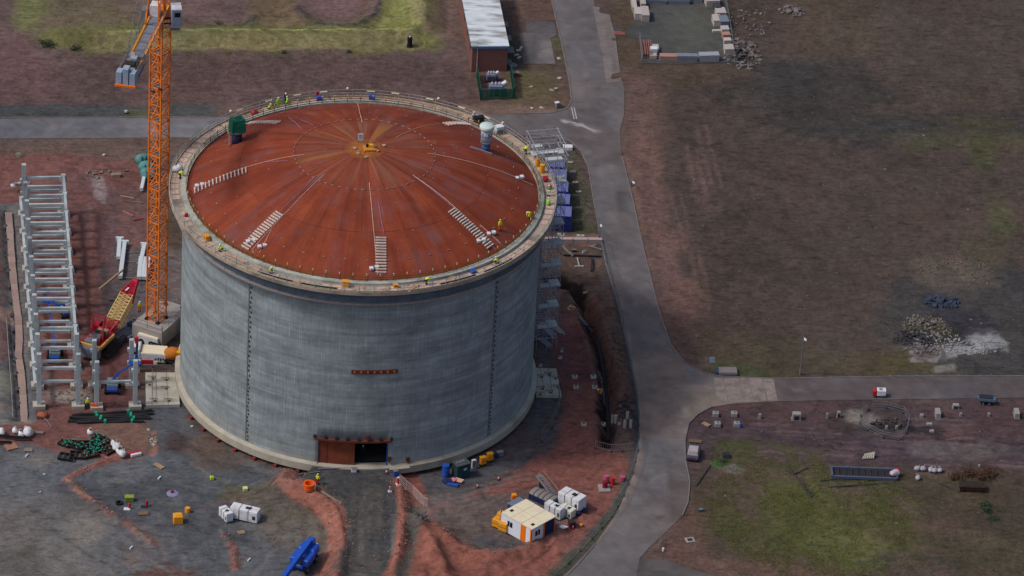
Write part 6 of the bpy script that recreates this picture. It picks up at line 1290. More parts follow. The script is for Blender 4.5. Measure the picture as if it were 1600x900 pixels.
# ================================================================== ground workers
g2='workers on the ground'
person('stand',G(218,487,2.6)+Vector((0,0,.0)),.5,'worker in lime jacket and orange trousers at the corner of the crane block',M_HV,M_HO,M_HELM,g2)
person('bend',GH(220,572),-.9,'worker in yellow hi-vis between the pipe rack column and the white truck',M_HV,M_RED,M_HELM,g2)
person('stand',GH(137,638),.3,'worker in yellow hi-vis and black trousers by the racks’ front footings'.replace('’',''),M_HV,M_NAVY,M_HELM,g2)
person('stand',GH(496,757),2.6,'worker in yellow hi-vis and red trousers at the top of the ramp',M_HV,M_RED,M_HELY,g2)
person('walk',GH(566,726)+Vector((0,2.2,.1)),.3,'worker in dark clothes with a white helmet inside the tank doorway',M_NAVY,M_NAVY,M_HELM,g2)
person('bend',GH(938,617),-.8,'worker in yellow and orange hi-vis leaning over the open trench',M_HO,M_HV,M_HELM,g2)
boxthing('orange_board','orange panel leaning on the footing beside the black-trousered worker','panel',GH(147,640,.55),0,(.9,.3,.5),M_HO,[('handle',(0,0,.53),(.3,.05,.06),M_DARK)])
# ================================================================== cabin group
c,a,W_,D_=cb((790,822),(829,847),(866,829)); t=thing('site_cabin','white portable site cabin with orange stripes, a navy panel and a cream roof','cabin',c,a); H_=2.75; M_CABW=mat('cabin_white',(214,220,232),vary=.04)
bx('body',(0,0,H_/2+.15),(W_,D_,H_),M_CABW,t)
bx('roof',(0,-D_*.02,H_+.19),(W_+.12,D_+.1,.1),M_CREAMR,t)
for k in(-.17,.17): bx('roof_seam',(0,D_*k,H_+.25),(W_,.05,.03),mat('seam_tan',(190,180,156)),t)
bx('roof_seam',(W_*.0,0,H_+.252),(.05,D_,.03),mat('seam_tan',(190,180,156)),t)
for p in((-W_*.25,D_*.36),(-W_*.32,-D_*.40)): bx('roof_vent',(*p,H_+.30),(.45,.35,.14),M_DARK,t)
bx('roof_panel',(W_*.22,D_*.5+.5,H_+.1),(W_*.5,1.1,.1),mat('panel_blue_grey',(104,118,140),vary=.1),t); bx('porch_wall',(W_*.22,D_*.5+.5,H_*.5),(W_*.48,1.0,H_*.9),M_NVY,t)
for y,w_ in((-D_*.24,.95),(-D_*.5+.08,.2)): bx('orange_stripe',(-W_/2-.02,y,H_/2+.15),(.04,w_,H_),M_ORANGE,t)
bx('orange_stripe',(-W_/2+.1,-D_/2-.02,H_/2+.15),(.2,.04,H_),M_ORANGE,t); bx('orange_stripe',(W_*.04,-D_/2-.02,H_/2+.15),(.3,.04,H_),M_ORANGE,t); bx('orange_stripe',(W_*.5-.06,-D_/2-.02,H_/2+.15),(.12,.04,H_),M_ORANGE,t)
bx('navy_panel',(W_*.27,-D_/2-.025,H_/2+.15),(W_*.40,.05,H_*.98),M_NVY,t)
for k in range(7): bx('panel_rib',(W_*.10+k*W_*.06,-D_/2-.06,H_/2+.15),(.06,.04,H_*.94),M_NVY,t)
w=bx('window',(-W_*.22,-D_/2-.02,1.75),(.95,.05,.8),M_GLASS,t); bx('mullion',(-W_*.22,-D_/2-.05,1.75),(.06,.03,.8),M_CABW,w)
w=bx('window',(-W_/2-.02,D_*.2,1.75),(.05,.9,.8),M_GLASS,t); bx('mullion',(-W_/2-.05,D_*.2,1.75),(.03,.06,.8),M_CABW,w)
MB().tube((-W_/2+.1,D_/2+.1,.2),(-W_/2+.1,D_/2+.1,H_+.9),.09,8).build('flue',M_GREY,t)
for x in(-.4,.4):
    for y in(-.4,0,.4): bx('foot',(W_*x,D_*y,.06),(.3,.3,.3),M_DARK,t)
for k,(px,py,s,lab) in enumerate([(778,822,1.25,'left of the two big yellow fuel tanks beside the cabin'),(788,828,1.3,'right of the two big yellow fuel tanks, nearest the cabin'),(784,812,1.1,'smaller yellow tank behind the pair, half hidden by the cabin wall')]):
    t=thing('fuel_tank',lab,'fuel tank',GH(px,py),radians(-32),'yellow fuel tanks beside the cabin'); bx('tank',(0,0,s/2+.1),(s*1.05,s,s),M_AMB,t,bevel=.06); bx('lid',(0,0,s+.13),(s*.5,s*.5,.08),M_AMB,t); bx('skid',(0,0,.06),(s*.9,s*.9,.12),M_DARK,t); bx('seam',(0,-s/2-.01,s/2+.1),(s*1.02,.02,.05),M_DARK,t)
boxthing('fuel_can','small orange box with a yellow can behind the cabin','box',GH(803,782),.2,(.7,.7,1.0),M_ORANGE,[('lid',(0,0,1.03),(.6,.6,.06),M_AMB),('can',(.5,-.7,.25),(.5,.4,.5),M_YEL)])
g3='white generators beside the cabin'
def gen3(L,F,R,H,m,lab,grp,tr=False):
    c,a,W_,D_=cb(L,F,R); return generator(c,a+pi/2,max(D_,1.),max(W_,.9),H,m,lab,grp,tr)
generator(GH(893,793),radians(-38),3.6,1.9,2.0,M_WHITE,'largest white generator on dark wheels, farthest right of the cabin',g3,True)
generator(GH(866,806),radians(-40),2.9,1.15,1.7,M_WHITE,'white generator with a black roof slot next to the cabin',g3)
generator(GH(886,806),radians(-38),2.2,1.3,1.25,mat('cream_white',(208,208,196),vary=.06),'low cream-white generator between the two taller white ones',g3)
# grey arched bins: five curved lids over blue sides
c=GH(850,783); t=thing('arched_shelter','row of five grey arched lids on dark blue sides behind the cabin','covered bins',c,radians(-38)); M_LID=mat('lid_grey',(128,124,120),vary=.15,rand=.1)
p0=None
for k in range(5):
    mb=MB(); n=8; V=[]
    for x in(-.33,.33): V+=[(x,-1.0*cos(pi*i/n),.95+.4*sin(pi*i/n)) for i in range(n+1)]
    mb.add(V,[(i,i+1,n+2+i,n+1+i) for i in range(n)]+[tuple(range(n+1))[::-1],tuple(range(n+1,2*n+2))])
    if p0 is None: p0=mb.build('lid',M_LID,t); o=p0
    else: o=inst(p0,'lid',(0,0,0),(0,0,0),t)
    o.location=(-1.6+.8*k,0,0)
bx('bin',(0,0,.5),(4.0,1.9,.9),M_NVY,t)
for k in range(12): bx('side_rib',(-1.9+k*.345,-.98,.5),(.1,.08,.85),M_NVY,t)
t=thing('access_stair','steep grey metal stair with handrails behind the arched bins','stair',GH(856,770),radians(-52)); mb=MB()
for y in(-.45,.45): MB().bar((-1.8,y,1.6),(1.8,y,.3),.08,.2).bar((-1.8,y,2.6),(1.8,y,1.3),.06).build('handrail',mat('pinkish_rail',(150,128,128)),t)
for k in range(11): bx('tread',(-1.7+.34*k,0,1.6-.12*k),(.28,.9,.05),M_GREY,t)
bx('landing',(-2.1,0,1.65),(.7,1.0,.08),M_GREY,t); bx('support',(-1.6,0,.8),(.1,.9,1.6),M_GREY,t)
boxthing('waste_bin','dark maroon bin beside the low cream generator','bin',GH(893,823),.3,(.9,.9,.9),mat('maroon',(92,24,40)),[('lid',(0,0,.93),(.95,.95,.05),M_DARK)])
tag(MB().blob((*GH(881,824)[:2],GH(881,824).z+.12),(.6,.35,.16),3,2).build('plastic_sheet',M_WHITE),'crumpled white sheet on the ground below the generators','sheet')
tag(MB().blob((*GH(861,830)[:2],GH(861,830).z+.15),(.35,.25,.22),3,2).build('plastic_bag',M_WHITE),'small white bag by the navy end of the cabin','bag')
cone(GH(895,826),'traffic cone next to the maroon bin')
for px,py,s in((903,805,.8),(914,800,.7),(908,822,.5)): bag('dark_sack',GH(px,py),0,s,M_NVY if s>.6 else M_YEL,['dark blue sack right of the low cream generator','dark blue sack farthest right of the generators','small ochre sack below the generators'][int((.8-s)/.1+.5) if s>.6 else 2],'sacks by the generators',int(s*10))
# tanks and boxes along the tank base
barrel(GH(696,744),M_BLUE,'tall blue water drum at the foot of the tank','water drum',None,.52,1.9)
t=thing('switch_cabinet','large dark green electrical cabinet with a teal sign at the foot of the tank','electrical cabinet',GH(720,744),radians(30)); bx('cabinet',(0,0,1.15),(2.1,1.5,2.2),mat('cabinet_dark_green',(34,54,60)),t,bevel=.04); bx('roof',(0,0,2.32),(2.2,1.6,.1),mat('cabinet_roof',(74,82,78)),t); bx('door',(-.35,-.77,1.1),(.9,.04,1.8),mat('door_teal',(26,62,76)),t); bx('door',(.55,-.77,1.1),(.8,.04,1.8),mat('door_teal',(26,62,76)),t); bx('sign_plate',(.2,-.8,1.6),(.5,.03,.35),mat('pale_teal',(150,190,196)),t); bx('hinge_strip',(0,-.79,1.1),(.06,.04,1.9),M_DARK,t)
for k in range(3): bx('roof_box',(-.6+.5*k,.1,2.42),(.3,.5,.12),M_GREY,t)
boxthing('white_cabinet','narrow white cabinet between the dark cabinet and the yellow boxes','cabinet',GH(740,732),radians(20),(.65,.4,1.5),M_WHITE,[('door',(0,-.22,.85),(.5,.03,1.1),M_GREY),('plinth',(0,0,.05),(.7,.5,.12),M_DARK)])
for k,(px,py) in enumerate([(754,728),(765,722)]):
    t=thing('transformer_box',['left yellow site transformer on legs by the tank foot','right yellow site transformer on legs by the tank foot'][k],'transformer',GH(px,py),radians(25),'yellow transformers by the tank foot'); bx('body',(0,0,.95),(.85,.6,1.1),M_AMB,t,bevel=.05); bx('socket_panel',(0,-.31,.9),(.5,.03,.6),M_ORANGE,t); bx('lid',(0,0,1.53),(.9,.65,.06),M_YEL,t)
    for x in(-.35,.35): bx('leg',(x,0,.2),(.07,.5,.4),M_DARK,t)
boxthing('tool_chest','grey tool chest with dark bags next to the yellow transformers','chest',GH(781,712),.4,(.9,.6,.7),M_GREY,[('lid',(0,0,.73),(.95,.65,.06),M_GALV),('dark_bag',(-.7,-.3,.3),(.6,.5,.6),M_NVY)])
t=thing('material_heap','heap of blue sheet, pink cloth and timber offcuts below the blue drum','heap',GH(706,754),0); MB().blob((-.6,0,.25),(.8,.5,.3),3).build('blue_sheet',M_NVY,t); MB().blob((.3,.2,.35),(.45,.35,.3),5).build('pink_cloth',mat('pink_cloth',(220,110,150)),t)
for k in range(4): MB().box((.8+.1*k,-.1+.15*k,.3+.05*k),(1.2,.14,.08),rz=-.4).build('offcut',mat('pale_timber',(208,176,150)),t)
MB().box((.1,-.7,.15),(1.6,.6,.15),rz=-.3).build('blue_board',M_BLUE,t)
for k,(px,py) in enumerate([(746,762),(779,750),(604,740),(624,735)]): cone(GH(px,py),['traffic cone on the track edge, left of two','traffic cone on the track edge, right of two','traffic cone at the ramp top, left of the barrier','traffic cone at the tank doorway corner'][k])
boxthing('blue_case','small blue case at the top of the ramp, right of the doorway','case',GH(618,744),.4,(.7,.5,.9),M_BLUE,[('lid',(0,0,.93),(.72,.52,.05),M_GREY)])
boxthing('white_box','white box on the doorstep below the door opening','box',GH(553,737),.1,(.7,.5,.6),M_WHITE,[('lid',(0,0,.62),(.75,.55,.05),M_GREY)])
boxthing('post_stand','red and white post stand beside the blue case','post',GH(622,757),.3,(.25,.25,1.1),M_RED,[('base',(0,0,.04),(.6,.6,.08),M_WHITE),('cap',(0,0,1.15),(.28,.28,.12),M_WHITE)])
boxthing('post_stand','pink-white post on the ramp, left of the fence','post',GH(609,768),.3,(.2,.2,.9),mat('pale_pink',(200,140,140)),[('base',(0,0,.04),(.5,.5,.08),M_WHITE)])
# orange ring tub
q=GH(483,764); t=thing('orange_tub','open orange plastic tub at the top of the red bank','tub',q,0); MB().lathe([(.75,0),(.85,.9),(.85,1.0),(.62,1.0),(.55,.15),(.01,.15)],18,cap=False).build('shell',M_HO if False else mat('orange_plastic',(226,96,30),vary=.12),t,smooth=False); MB().box((.8,-.2,.5),(.2,.2,1.0)).build('white_post',M_WHITE,t)
for k,(a,b) in enumerate((((492,762),(515,778)),((498,766),(527,785)),((503,768),(533,788)))):
    p=GH(*a,.12);q=GH(*b,.12); tag(MB().bar(p,q,.16,.14).build('timber_baulk',M_TIMB2),['left','middle','right'][k]+' of three long timber baulks on the left edge of the ramp','timber','timber baulks on the ramp edge')
for k,(a,b) in enumerate((((440,735),(560,732)),((615,737),(660,731)),((470,742),(500,738)))):
    P=[GH(a[0]+(b[0]-a[0])*i/6,a[1]+(b[1]-a[1])*i/6,.15) for i in range(7)]; tag(MB().path(P,.08,6).build('ground_pipe',M_GREY),['long grey pipe lying along the foot of the tank left of the doorway','pair of pale pipes lying right of the doorway','short grey pipe at the head of the red bank'][k],'pipe')
# steel rail fence on the right bank of the ramp
fence([(624,757),(645,775),(668,795)],'sloping pinkish steel rail fence on the right bank of the ramp',name='rail_fence',mesh=False,h=1.7,panel=1.0,rails=(.3,.6,.9,1.2,1.5,1.7),base=False,m=mat('slope_rail',(190,168,164)))
# gens on left
c=GH(383,811); generator(c,radians(-19)+0,4.0,1.45,1.75,M_WHITE,'long white generator with two black straps in the yard left of the mound','white generators in the yard')
c=GH(353,811); generator(c,radians(-58),2.2,1.1,1.4,M_WHITE,'short white generator standing at the end of the long one','white generators in the yard')
boxthing('fuel_cube','large amber cube tank standing alone in the yard','fuel tank',GH(278,816),radians(8),(1.35,1.2,1.25),M_AMB,[('lid',(.1,.1,1.28),(.8,.7,.06),M_YEL),('seam',(0,-.61,.6),(1.3,.02,.04),M_ORANGE)],bevel=.08)
barrel(GH(293,800),M_AMB,'small amber drum beside the amber cube tank','drum',None,.38,.7)
boxthing('amber_bucket','pale yellow lidded tub on the wet ground above the long generator','tub',GH(383,766),.2,(.6,.6,.4),mat('pale_yellow',(226,222,140)),[('lid',(0,0,.42),(.65,.65,.05),mat('pale_yellow2',(210,214,150)))])
boxthing('lime_bucket','lime green tub in the yard between tank and generators','tub',GH(331,749),.2,(.5,.5,.5),mat('lime_plastic',(196,214,50)),[('handle',(0,0,.53),(.3,.04,.05),M_DARK)])
t=thing('pump_base','mauve round pump base with a small red motor in the yard','pump base',GH(270,772),0); MB().lathe([(.85,0),(.85,.12),(.6,.22),(.01,.24)],20).build('disc',mat('mauve_disc',(128,128,158)),t); MB().blob((-.1,.1,.45),(.25,.25,.25),3).build('motor',mat('dull_red',(150,50,80)),t)
boxthing('green_skip','small olive green bin in the yard','bin',GH(202,782),.1,(1.2,.8,.7),mat('olive_green',(112,130,46)),[('rim',(0,0,.7),(1.25,.85,.06),mat('olive_rim',(134,150,60)))])
t=thing('tyre','black tyre lying flat left of the green bin','tyre',GH(186,787),0); MB().lathe([(.25,.02),(.5,.0),(.52,.25),(.27,.24)],16,cap=False).build('carcass',M_BLACK,t); MB().lathe([(.25,.1),(.01,.1)],12).build('rim',M_DARK,t)
for k,(px,py) in enumerate([(202,795),(229,791)]):
    t=thing('fire_point',['left red fire extinguisher on a white stand in the yard','right red fire extinguisher on a dark stand in the yard'][k],'fire extinguisher',GH(px,py),0,'fire extinguishers in the yard'); MB().lathe([(.16,.2),(.16,.8),(.06,.95),(.06,1.0)],12).build('cylinder',M_RED,t); bx('stand',(-.3,-.2,.08),(.9,.6,.12),M_WHITE if k==0 else M_DARK,t); bx('hose',(.18,0,.6),(.05,.05,.5),M_BLACK,t)
M_WOODB=mat('brown_timber',(120,98,80),vary=.2,rand=.15)
for k,(px,py,rz,L_,W_,m,lab) in enumerate([(224,803,.15,1.4,.9,M_WOODB,'brown pallet right of the fire extinguishers'),(248,729,-.75,1.7,.8,M_TIMB,'tan pallet standing alone in the upper yard'),(377,833,.3,1.0,.8,M_TIMB,'pale pallet below the long generator'),(17,699,.5,1.7,1.5,mat('orange_timber',(160,118,96),vary=.2),'broken brown pallet below the white sacks at the left edge'),(44,704,.05,1.2,.9,M_TIMB2,'grey-tan pallet near the left edge of the yard'),(60,677,0,1.4,.6,M_TIMB2,'long grey pallet behind the white sacks')]):
    pallet(GH(px,py),rz,L_,W_,.05,m,lab,'pallet','pallets lying in the yard',name='pallet')
for k,(px,py,lab) in enumerate([(42,713,'short white pipe offcut below the grey-tan pallet'),(249,748,'short white offcut below the tan pallet'),(389,876,'flat white offcut near the blue boom lift'),(205,857,'tiny white tub on the yard near the bottom left'),(494,853,'white bottle beside the blue telescopic lift')]):
    q=GH(px,py,.12); tag(MB().tube((q.x-.15,q.y-.25,q.z),(q.x+.15,q.y+.3,q.z+.03),.13,8).build('pipe_offcut',M_WHITE),lab,'offcut','pale offcuts lying in the yard')
# red and white barrier
t=thing('road_barrier','red and white plastic barrier lying at the yard corner','barrier',GH(211,712),radians(25)); bx('red_half',(0,.22,.25),(1.8,.35,.5),M_RED,t,bevel=.06); bx('white_half',(.1,-.18,.25),(1.6,.4,.45),M_WHITE,t,bevel=.06)
# white sacks
for k,(px,py,s,lab) in enumerate([(178,697,1.1,'farthest of the four white sacks in the row by the barrier'),(183,703,1.15,'second farthest white sack of the row of four'),(187,709,1.1,'third white sack of the row of four'),(192,714,1.15,'nearest white sack of the row of four, by the barrier'),(141,679,1.0,'lone white sack above the formwork heap'),(24,677,1.0,'left white sack at the left edge of the yard'),(33,681,1.0,'middle white sack at the left edge of the yard'),(44,681,1.5,'right and largest white sack at the left edge'),(2,678,1.0,'white sack cut by the left edge of the frame')]):
    bag('bulk_sack',GH(px,py),.3*k,s,M_BAG,lab,'white bulk sacks',k+20,empty=k%2==0)
for k,(px,py,s) in enumerate([(225,256,2.0),(229,268,1.9),(231,279,2.1)]):
    t=thing('covered_stack',['farthest of three teal tarpaulin-covered stacks left of the crane mast','middle teal tarpaulin-covered stack left of the crane mast','nearest teal tarpaulin-covered stack left of the crane mast'][k],'covered stack',GH(px,py),.1*k,'teal covered stacks behind the mast'); MB().blob((0,0,.85),(1.35,1.0,.95),k+3,3,rough=.14).build('tarpaulin',M_TEAL,t,smooth=True); bx('pallet_base',(0,0,.08),(2.0,1.5,.16),M_TIMB2,t)
    for y in(-.3,.3): MB().lathe([(.02,0)],3,cap=False); bx('lashing',(y,0,1.2),(.06,1.9,.9),mat('lashing_dark',(50,80,84)),t)
# precast white columns lying on timber
def lying(a,b,lab,w=.62,m=M_CONC,cap=True):
    p=GH(*a);q=GH(*b); p.z=q.z=max(p.z,q.z); d=q-p; t=thing('precast_column',lab,'precast column',p,atan2(d.y,d.x),'precast columns lying on the ground'); L=hypot(d.x,d.y); M_=mat('white_precast',(196,204,210),vary=.06,rand=.05)
    bx('shaft',(L/2,0,.55),(L,w,.6),M_,t,bevel=.03)
    if cap: bx('head',(L-.2,0,.55),(.4,w*1.9,.62),M_,t)
    for x in(.15,.85): bx('bearer',(L*x,0,.12),(.2,w*2,.24),M_TIMB2,t)
    return t
lying((185,408),(187,378),'left white precast column of the far pair'); lying((188,438),(195,383),'long white precast column with its foot towards the crawler crane'); lying((219,420),(226,386),'single white precast column behind the row of three',cap=True)
lying((217,440),(220,408),'left of the three white precast columns by the mast',cap=False); lying((222,440),(225,408),'middle of the three white precast columns by the mast',cap=False); lying((228,440),(232,408),'right of the three white precast columns, nearest the mast',cap=False); lying((221,301),(226,279),'short white precast beam below the teal stacks',.5,cap=False)
# bundle of black pipes with green bands
M_PIPE=mat('black_pipe',(38,38,42),vary=.25)
for k,(a,b) in enumerate((((112,651),(238,643)),((108,655),(240,648)),((116,656),(232,652)),((106,660),(236,655)),((120,662),(225,660)))):
    p=GH(*a,.25);q=GH(*b,.25); t=thing('black_pipe',['farthest long black pipe of the stack in front of the racks','second farthest long black pipe of the stack','middle long black pipe of the stack','second nearest long black pipe of the stack','nearest long black pipe of the stack'][k],'pipe',p,0,'black pipes in front of the racks'); d=q-p
    MB().path([d*(i/8)+Vector((0,0,.1*sin(i*1.7+k))) for i in range(9)],.2,8).build('pipe',M_PIPE,t)
    for j in range(2):
        f=.3+.4*j+.03*k; MB().box(d*f+Vector((0,0,.05)),(.35,.5,.5)).build('green_band',M_NET,t)
# formwork heap (dark frames with green netting)
t0=[(102,695,'leftmost black frame of the formwork heap',1.2),(118,697,'black frame with a long slab, second from the left in the heap',1.6),(104,716,'black frame at the near left of the formwork heap',1.5),(122,713,'low black frame along the near side of the heap',1.6),(134,697,'frame tied with green netting in the middle of the heap',1.7),(147,701,'green-netted frame right of the middle of the heap',1.5),(142,712,'dark frame at the near middle of the heap',1.3),(158,703,'frame with red-brown bars right in the heap',1.4),(160,692,'dark frame at the far right of the heap',1.4),(170,706,'rightmost dark frame beside the white sacks',1.3),(152,686,'small dark frame behind the heap',1.0)]
for k,(px,py,lab,s) in enumerate(t0):
    t=thing('formwork_frame',lab,'formwork',GH(px,py),.15*k-.5,'formwork frames in the yard heap'); mbk=MB()
    for y in(-.5*s,.5*s): MB().box((0,y,.25),(1.5*s,.16,.3)).build('long_side',M_BLACK,t)
    for x in(-.72*s,-.2*s,.3*s,.72*s): MB().box((x,0,.3),(.14,1.0*s,.2)).build('short_side',M_DARK if k%3 else mat('frame_maroon',(70,34,34)),t)
    if k not in(2,3,9): 
        n_=MB(); rr=random.Random(k)
        for j in range(9): x,y=rr.uniform(-.7,.7)*s,rr.uniform(-.6,.6)*s; n_.box((x,y,.45),(rr.uniform(.15,.45),.12,.08),rz=rr.uniform(0,3))
        o=n_.build('netting',M_NET,t); o['kind']='stuff'
for k,(px,py,lab) in enumerate([(3,683,'black steel bundle at the left edge under the white sacks'),(20,685,'black steel bundle under the middle white sack'),(36,687,'maroon and black steel bundle under the largest sack'),(6,693,'dark scrap heap below the black bundles at the left edge')]):
    t=thing('steel_bundle',lab,'steel bundle',GH(px,py),.02,'steel bundles at the left edge')
    for j in range(5): MB().box((random.uniform(-.2,.2),-.3+.15*j,.15+.1*(j%2)),(2.2,.12,.16),rz=random.uniform(-.04,.04)).build('bar',M_BLACK if j%2 else mat('bar_maroon',(70,50,52)),t)
# long timber track in the trench area at the far left
P=[(13,338),(16,372),(18,408),(21,440),(25,475),(29,505),(30,535),(29,560),(33,590),(36,622),(38,660)]
t=thing('timber_walkway','long narrow tan timber walkway along the trench at the left edge','walkway',GH(*P[0]),0); o=GH(*P[0])
b0=None
for (a,b) in zip(P[:-1],P[1:]):
    p=GH(*a,.5)-o;q=GH(*b,.5)-o; p.z=q.z=.7; n=4
    for i in range(n): MB().bar(p.lerp(q,i/n),p.lerp(q,(i+.992)/n),.95+.15*random.random(),.12).build('plank',mat('walkway_timber',(168,138,112) if a[1]>480 else (150,128,120),vary=.15,rand=.12),t)
    MB().box((p.x,p.y,.35),(1.2,.3,.6)).build('support',M_TIMB2,t)
tag(MB().path([GH(*p,.4) for p in((10,500),(14,560),(18,610),(20,655))],.05,5).build('white_hose',M_GALV),'thin white hose along the ditch at the left edge','hose')
for k in range(14):
    a=338+k*23; tag(MB().blob((*GH(7+k*1.7+random.uniform(-1,1),a)[:2],-.2),(.5,.5,.4),k,1).build('dark_rock',mat('dark_rock',(66,66,74),vary=.3)),'dark ditch rock %s along the timber walkway'%['at the far end','second from the far end','third from the far end','fourth from the far end','fifth from the far end','sixth from the far end','just beyond the middle','just before the middle','sixth from the near end','fifth from the near end','fourth from the near end','third from the near end','second from the near end','at the near end'][k],'rock','dark rocks in the left ditch')
t=thing('valve_pit','rusty valve frame at the front left footing of the long pipe rack','valve',GH(66,652),.3); MB().blob((0,.2,.3),(.8,.7,.4),4,2,rough=.4).build('frame',mat('rust_orange',(150,84,66),vary=.3),t); MB().path([(0,0,.2),(.5,-1.5,.15),(.7,-3,.15)],.07,6).build('hose',M_GREY,t)
for k in range(4): MB().bar((-.8+.5*k,-.7,.1),(-.6+.5*k,.9,.6),.08).build('strut',M_DARK,t)
# ================================================================== brick building and its compound
fl,fr_=G(745,118),G(798,112)          # front wall foot, left and right
c,a,W_,_d=cb((727,40),(744,118),(797,115)); 
Hb=4.6; F0=G(738,124.,0); F1=G(795,122.5,0); ex=F1-F0; a=atan2(ex.y,ex.x); W_=hypot(ex.x,ex.y); back=G(722,-10,Hb); 
# roof corners in the photo: front (737,74) (795,73); left edge runs up to (722,0)
R0=G(737,74.5,Hb); R1=G(795,73.5,Hb); ex=R1-R0; a=atan2(ex.y,ex.x); W_=hypot(ex.x,ex.y); L0=G(721.5,-3,Hb); ey=L0-R0; D_=(-ey.x*sin(a)+ey.y*cos(a))+7; sh=(ey.x*cos(a)+ey.y*sin(a))
a=atan2((L0-R0).y,(L0-R0).x)-pi/2; W_=abs((R1-R0).x*cos(a)+(R1-R0).y*sin(a))
u=Vector((cos(a),sin(a),0)); v=Vector((-sin(a),cos(a),0)); c=R0+u*W_/2+v*D_/2
bd=thing('brick_building','long red brick building with a stained white flat roof at the top edge','building',(c.x,c.y,0),a)
M_BRICK=mat('red_brick',(122,84,78),vary=.12,scale=1.5,k=.9); M_ROOF=mat('white_felt_roof',(206,212,218),vary=.14,scale=1.3,dirt=(112,108,104),dirt_amt=.95,world=(.35,1.3,1))
bx('wall',(0,0,Hb/2),(W_-.3,D_-.3,Hb),M_BRICK,bd)
bc=MB()
for k in range(19):
    z=.15+k*.225; bc.box((0,-D_/2+.145,z),(W_-.3,.03,.07)); bc.box((-W_/2+.145,0,z),(.03,D_-.3,.07)); bc.box((W_/2-.145,0,z),(.03,D_-.3,.07))
o=bc.build('brick_course',mat('brick_course',(108,74,68),vary=.1,k=.9),bd); o['kind']='stuff'
rp0=None; n=int(D_/1.15)
for k in range(n):
    o=MB().box((0,0,0),(W_+.1,D_/n*.985,.28)).build('roof_sheet',M_ROOF,bd) if rp0 is None else inst(rp0,'roof_sheet',(0,0,0),(0,0,0),bd)
    rp0=rp0 or o; o.location=(0,-D_/2+D_/n*(k+.5),Hb+.14+.015*(k%2))
bx('fascia',(0,-D_/2-.07,Hb+.05),(W_+.1,.1,.36),mat('fascia_blue',(74,112,146)),bd); bx('fascia',(-W_/2-.07,0,Hb+.05),(.1,D_,.36),mat('fascia_dark',(82,82,88)),bd)
MB().tube((-W_/2+1.0,-D_/2+.02,0),(-W_/2+1.0,-D_/2+.02,Hb),.07,8).build('downpipe',mat('pale_pipe',(160,150,150)),bd)
for k,(y) in enumerate((-D_/2+3.2,-D_/2+7.4,-D_/2+12)):
    bx('canopy',(W_/2+.6,y,2.3),(1.3,1.7,.12),M_GREY,bd); bx('door',(W_/2-.12,y,1.05),(.06,1.2,2.1),M_DARK,bd)
    bx('doorstep',(W_/2+.5,y,.1),(1.0,1.6,.2),M_CONC3,bd)
for k in range(3): bx('window',(-W_/2+.13,-D_/2+3+5*k,3.2),(.05,1.4,1.0),M_GLASS,bd)
M_GRFEN=mat('fence_green',(30,84,74),vary=.15)
gp=[(745,120),(751,157),(803,155),(798,118)]; t=thing('green_fence','dark green palisade fence round the transformer yard in front of the brick building','fence',G(*gp[0])); o=G(*gp[0])
Q=[G(*p)-o for p in gp]
for a_,b_ in zip(Q[:-1],Q[1:]):
    L=(b_-a_).length; n=int(L/.24); p0=None
    for z in(.4,1.7): MB().bar(a_+Vector((0,0,z)),b_+Vector((0,0,z)),.07).build('rail',M_GRFEN,t)
    for k in range(n+1):
        p=a_.lerp(b_,k/n)
        if p0 is None: p0=MB().box((0,0,1.0),(.15,.15,2.0)).build('pale',M_GRFEN,t); p0.location=p
        else: inst(p0,'pale',p,(0,0,0),t)
struct(MB().prism([(p.x,p.y) for p in[G(*q) for q in gp]],-.05,.06).build('yard_slab',mat('yard_slab_red',(92,52,56),vary=.15)))
for k,(px,py,s) in enumerate([(767,126,.8),(774,148,1.15)]):
    t=thing('transformer',['smaller grey transformer against the brick wall','larger grey transformer inside the green fence'][k],'transformer',G(px,py),.05,'transformers in the fenced yard'); bx('tank',(0,0,.9*s),(1.9*s,1.1*s,1.4*s),mat('transformer_grey',(110,116,140),vary=.12),t,bevel=.05)
    for j in range(7): bx('cooling_fin',(-.8*s+j*.27*s,-.7*s,.85*s),(.06,.35*s,1.1*s),M_GREY,t)
    for j in range(3): MB().lathe([(.12,0),(.18,.12),(.1,.2),(.16,.32),(.08,.45)],10).build('bushing',mat('bushing_white',(190,190,206)),t).location=(-.5*s+.5*s*j,.1*s,1.6*s)
    MB().tube((.9*s,.4*s,1.4*s),(1.5*s,.4*s,1.9*s),.3*s,12).build('conservator',M_WHITE,t); bx('side_radiator',(1.2*s,-.2*s,.8*s),(.5*s,.9*s,1.2*s),mat('radiator_dark',(70,78,100)),t); bx('base',(0,0,.12),(2.4*s,1.6*s,.24),M_DARK,t)
boxthing('waste_box','pink-red crate standing outside the green fence','crate',GH(805,119),.2,(1.0,.8,.7),mat('dull_pink',(120,58,66)),[('lid',(0,0,.73),(1.05,.85,.05),M_GREY)])
tag(MB().blob((*G(801,106)[:2],.5),(.8,.5,.5),3).build('grey_drum_pile',M_GREY),'grey bundle at the corner of the green fence','bundle')
boxthing('hi_vis_stack','lime green sack leaning beside the brick wall','sack',GH(798,81),.2,(.5,.8,.9),mat('lime_sack',(120,190,50)),[('tie',(0,0,.93),(.2,.2,.1),M_DARK)])
for k,(px,py) in enumerate([(810,80),(807,87),(811,91),(814,76)]): boxthing('scrap_block',['far small white block by the pad','small grey block left of the pad','white slab left of the pad corner','pale block touching the concrete pad'][k],'block',GH(px,py),.4*k,(.8,.35,.25),M_CONC,[('chip',(.3,.2,.1),(.3,.2,.2),M_GREY)],'pale blocks left of the concrete pad')
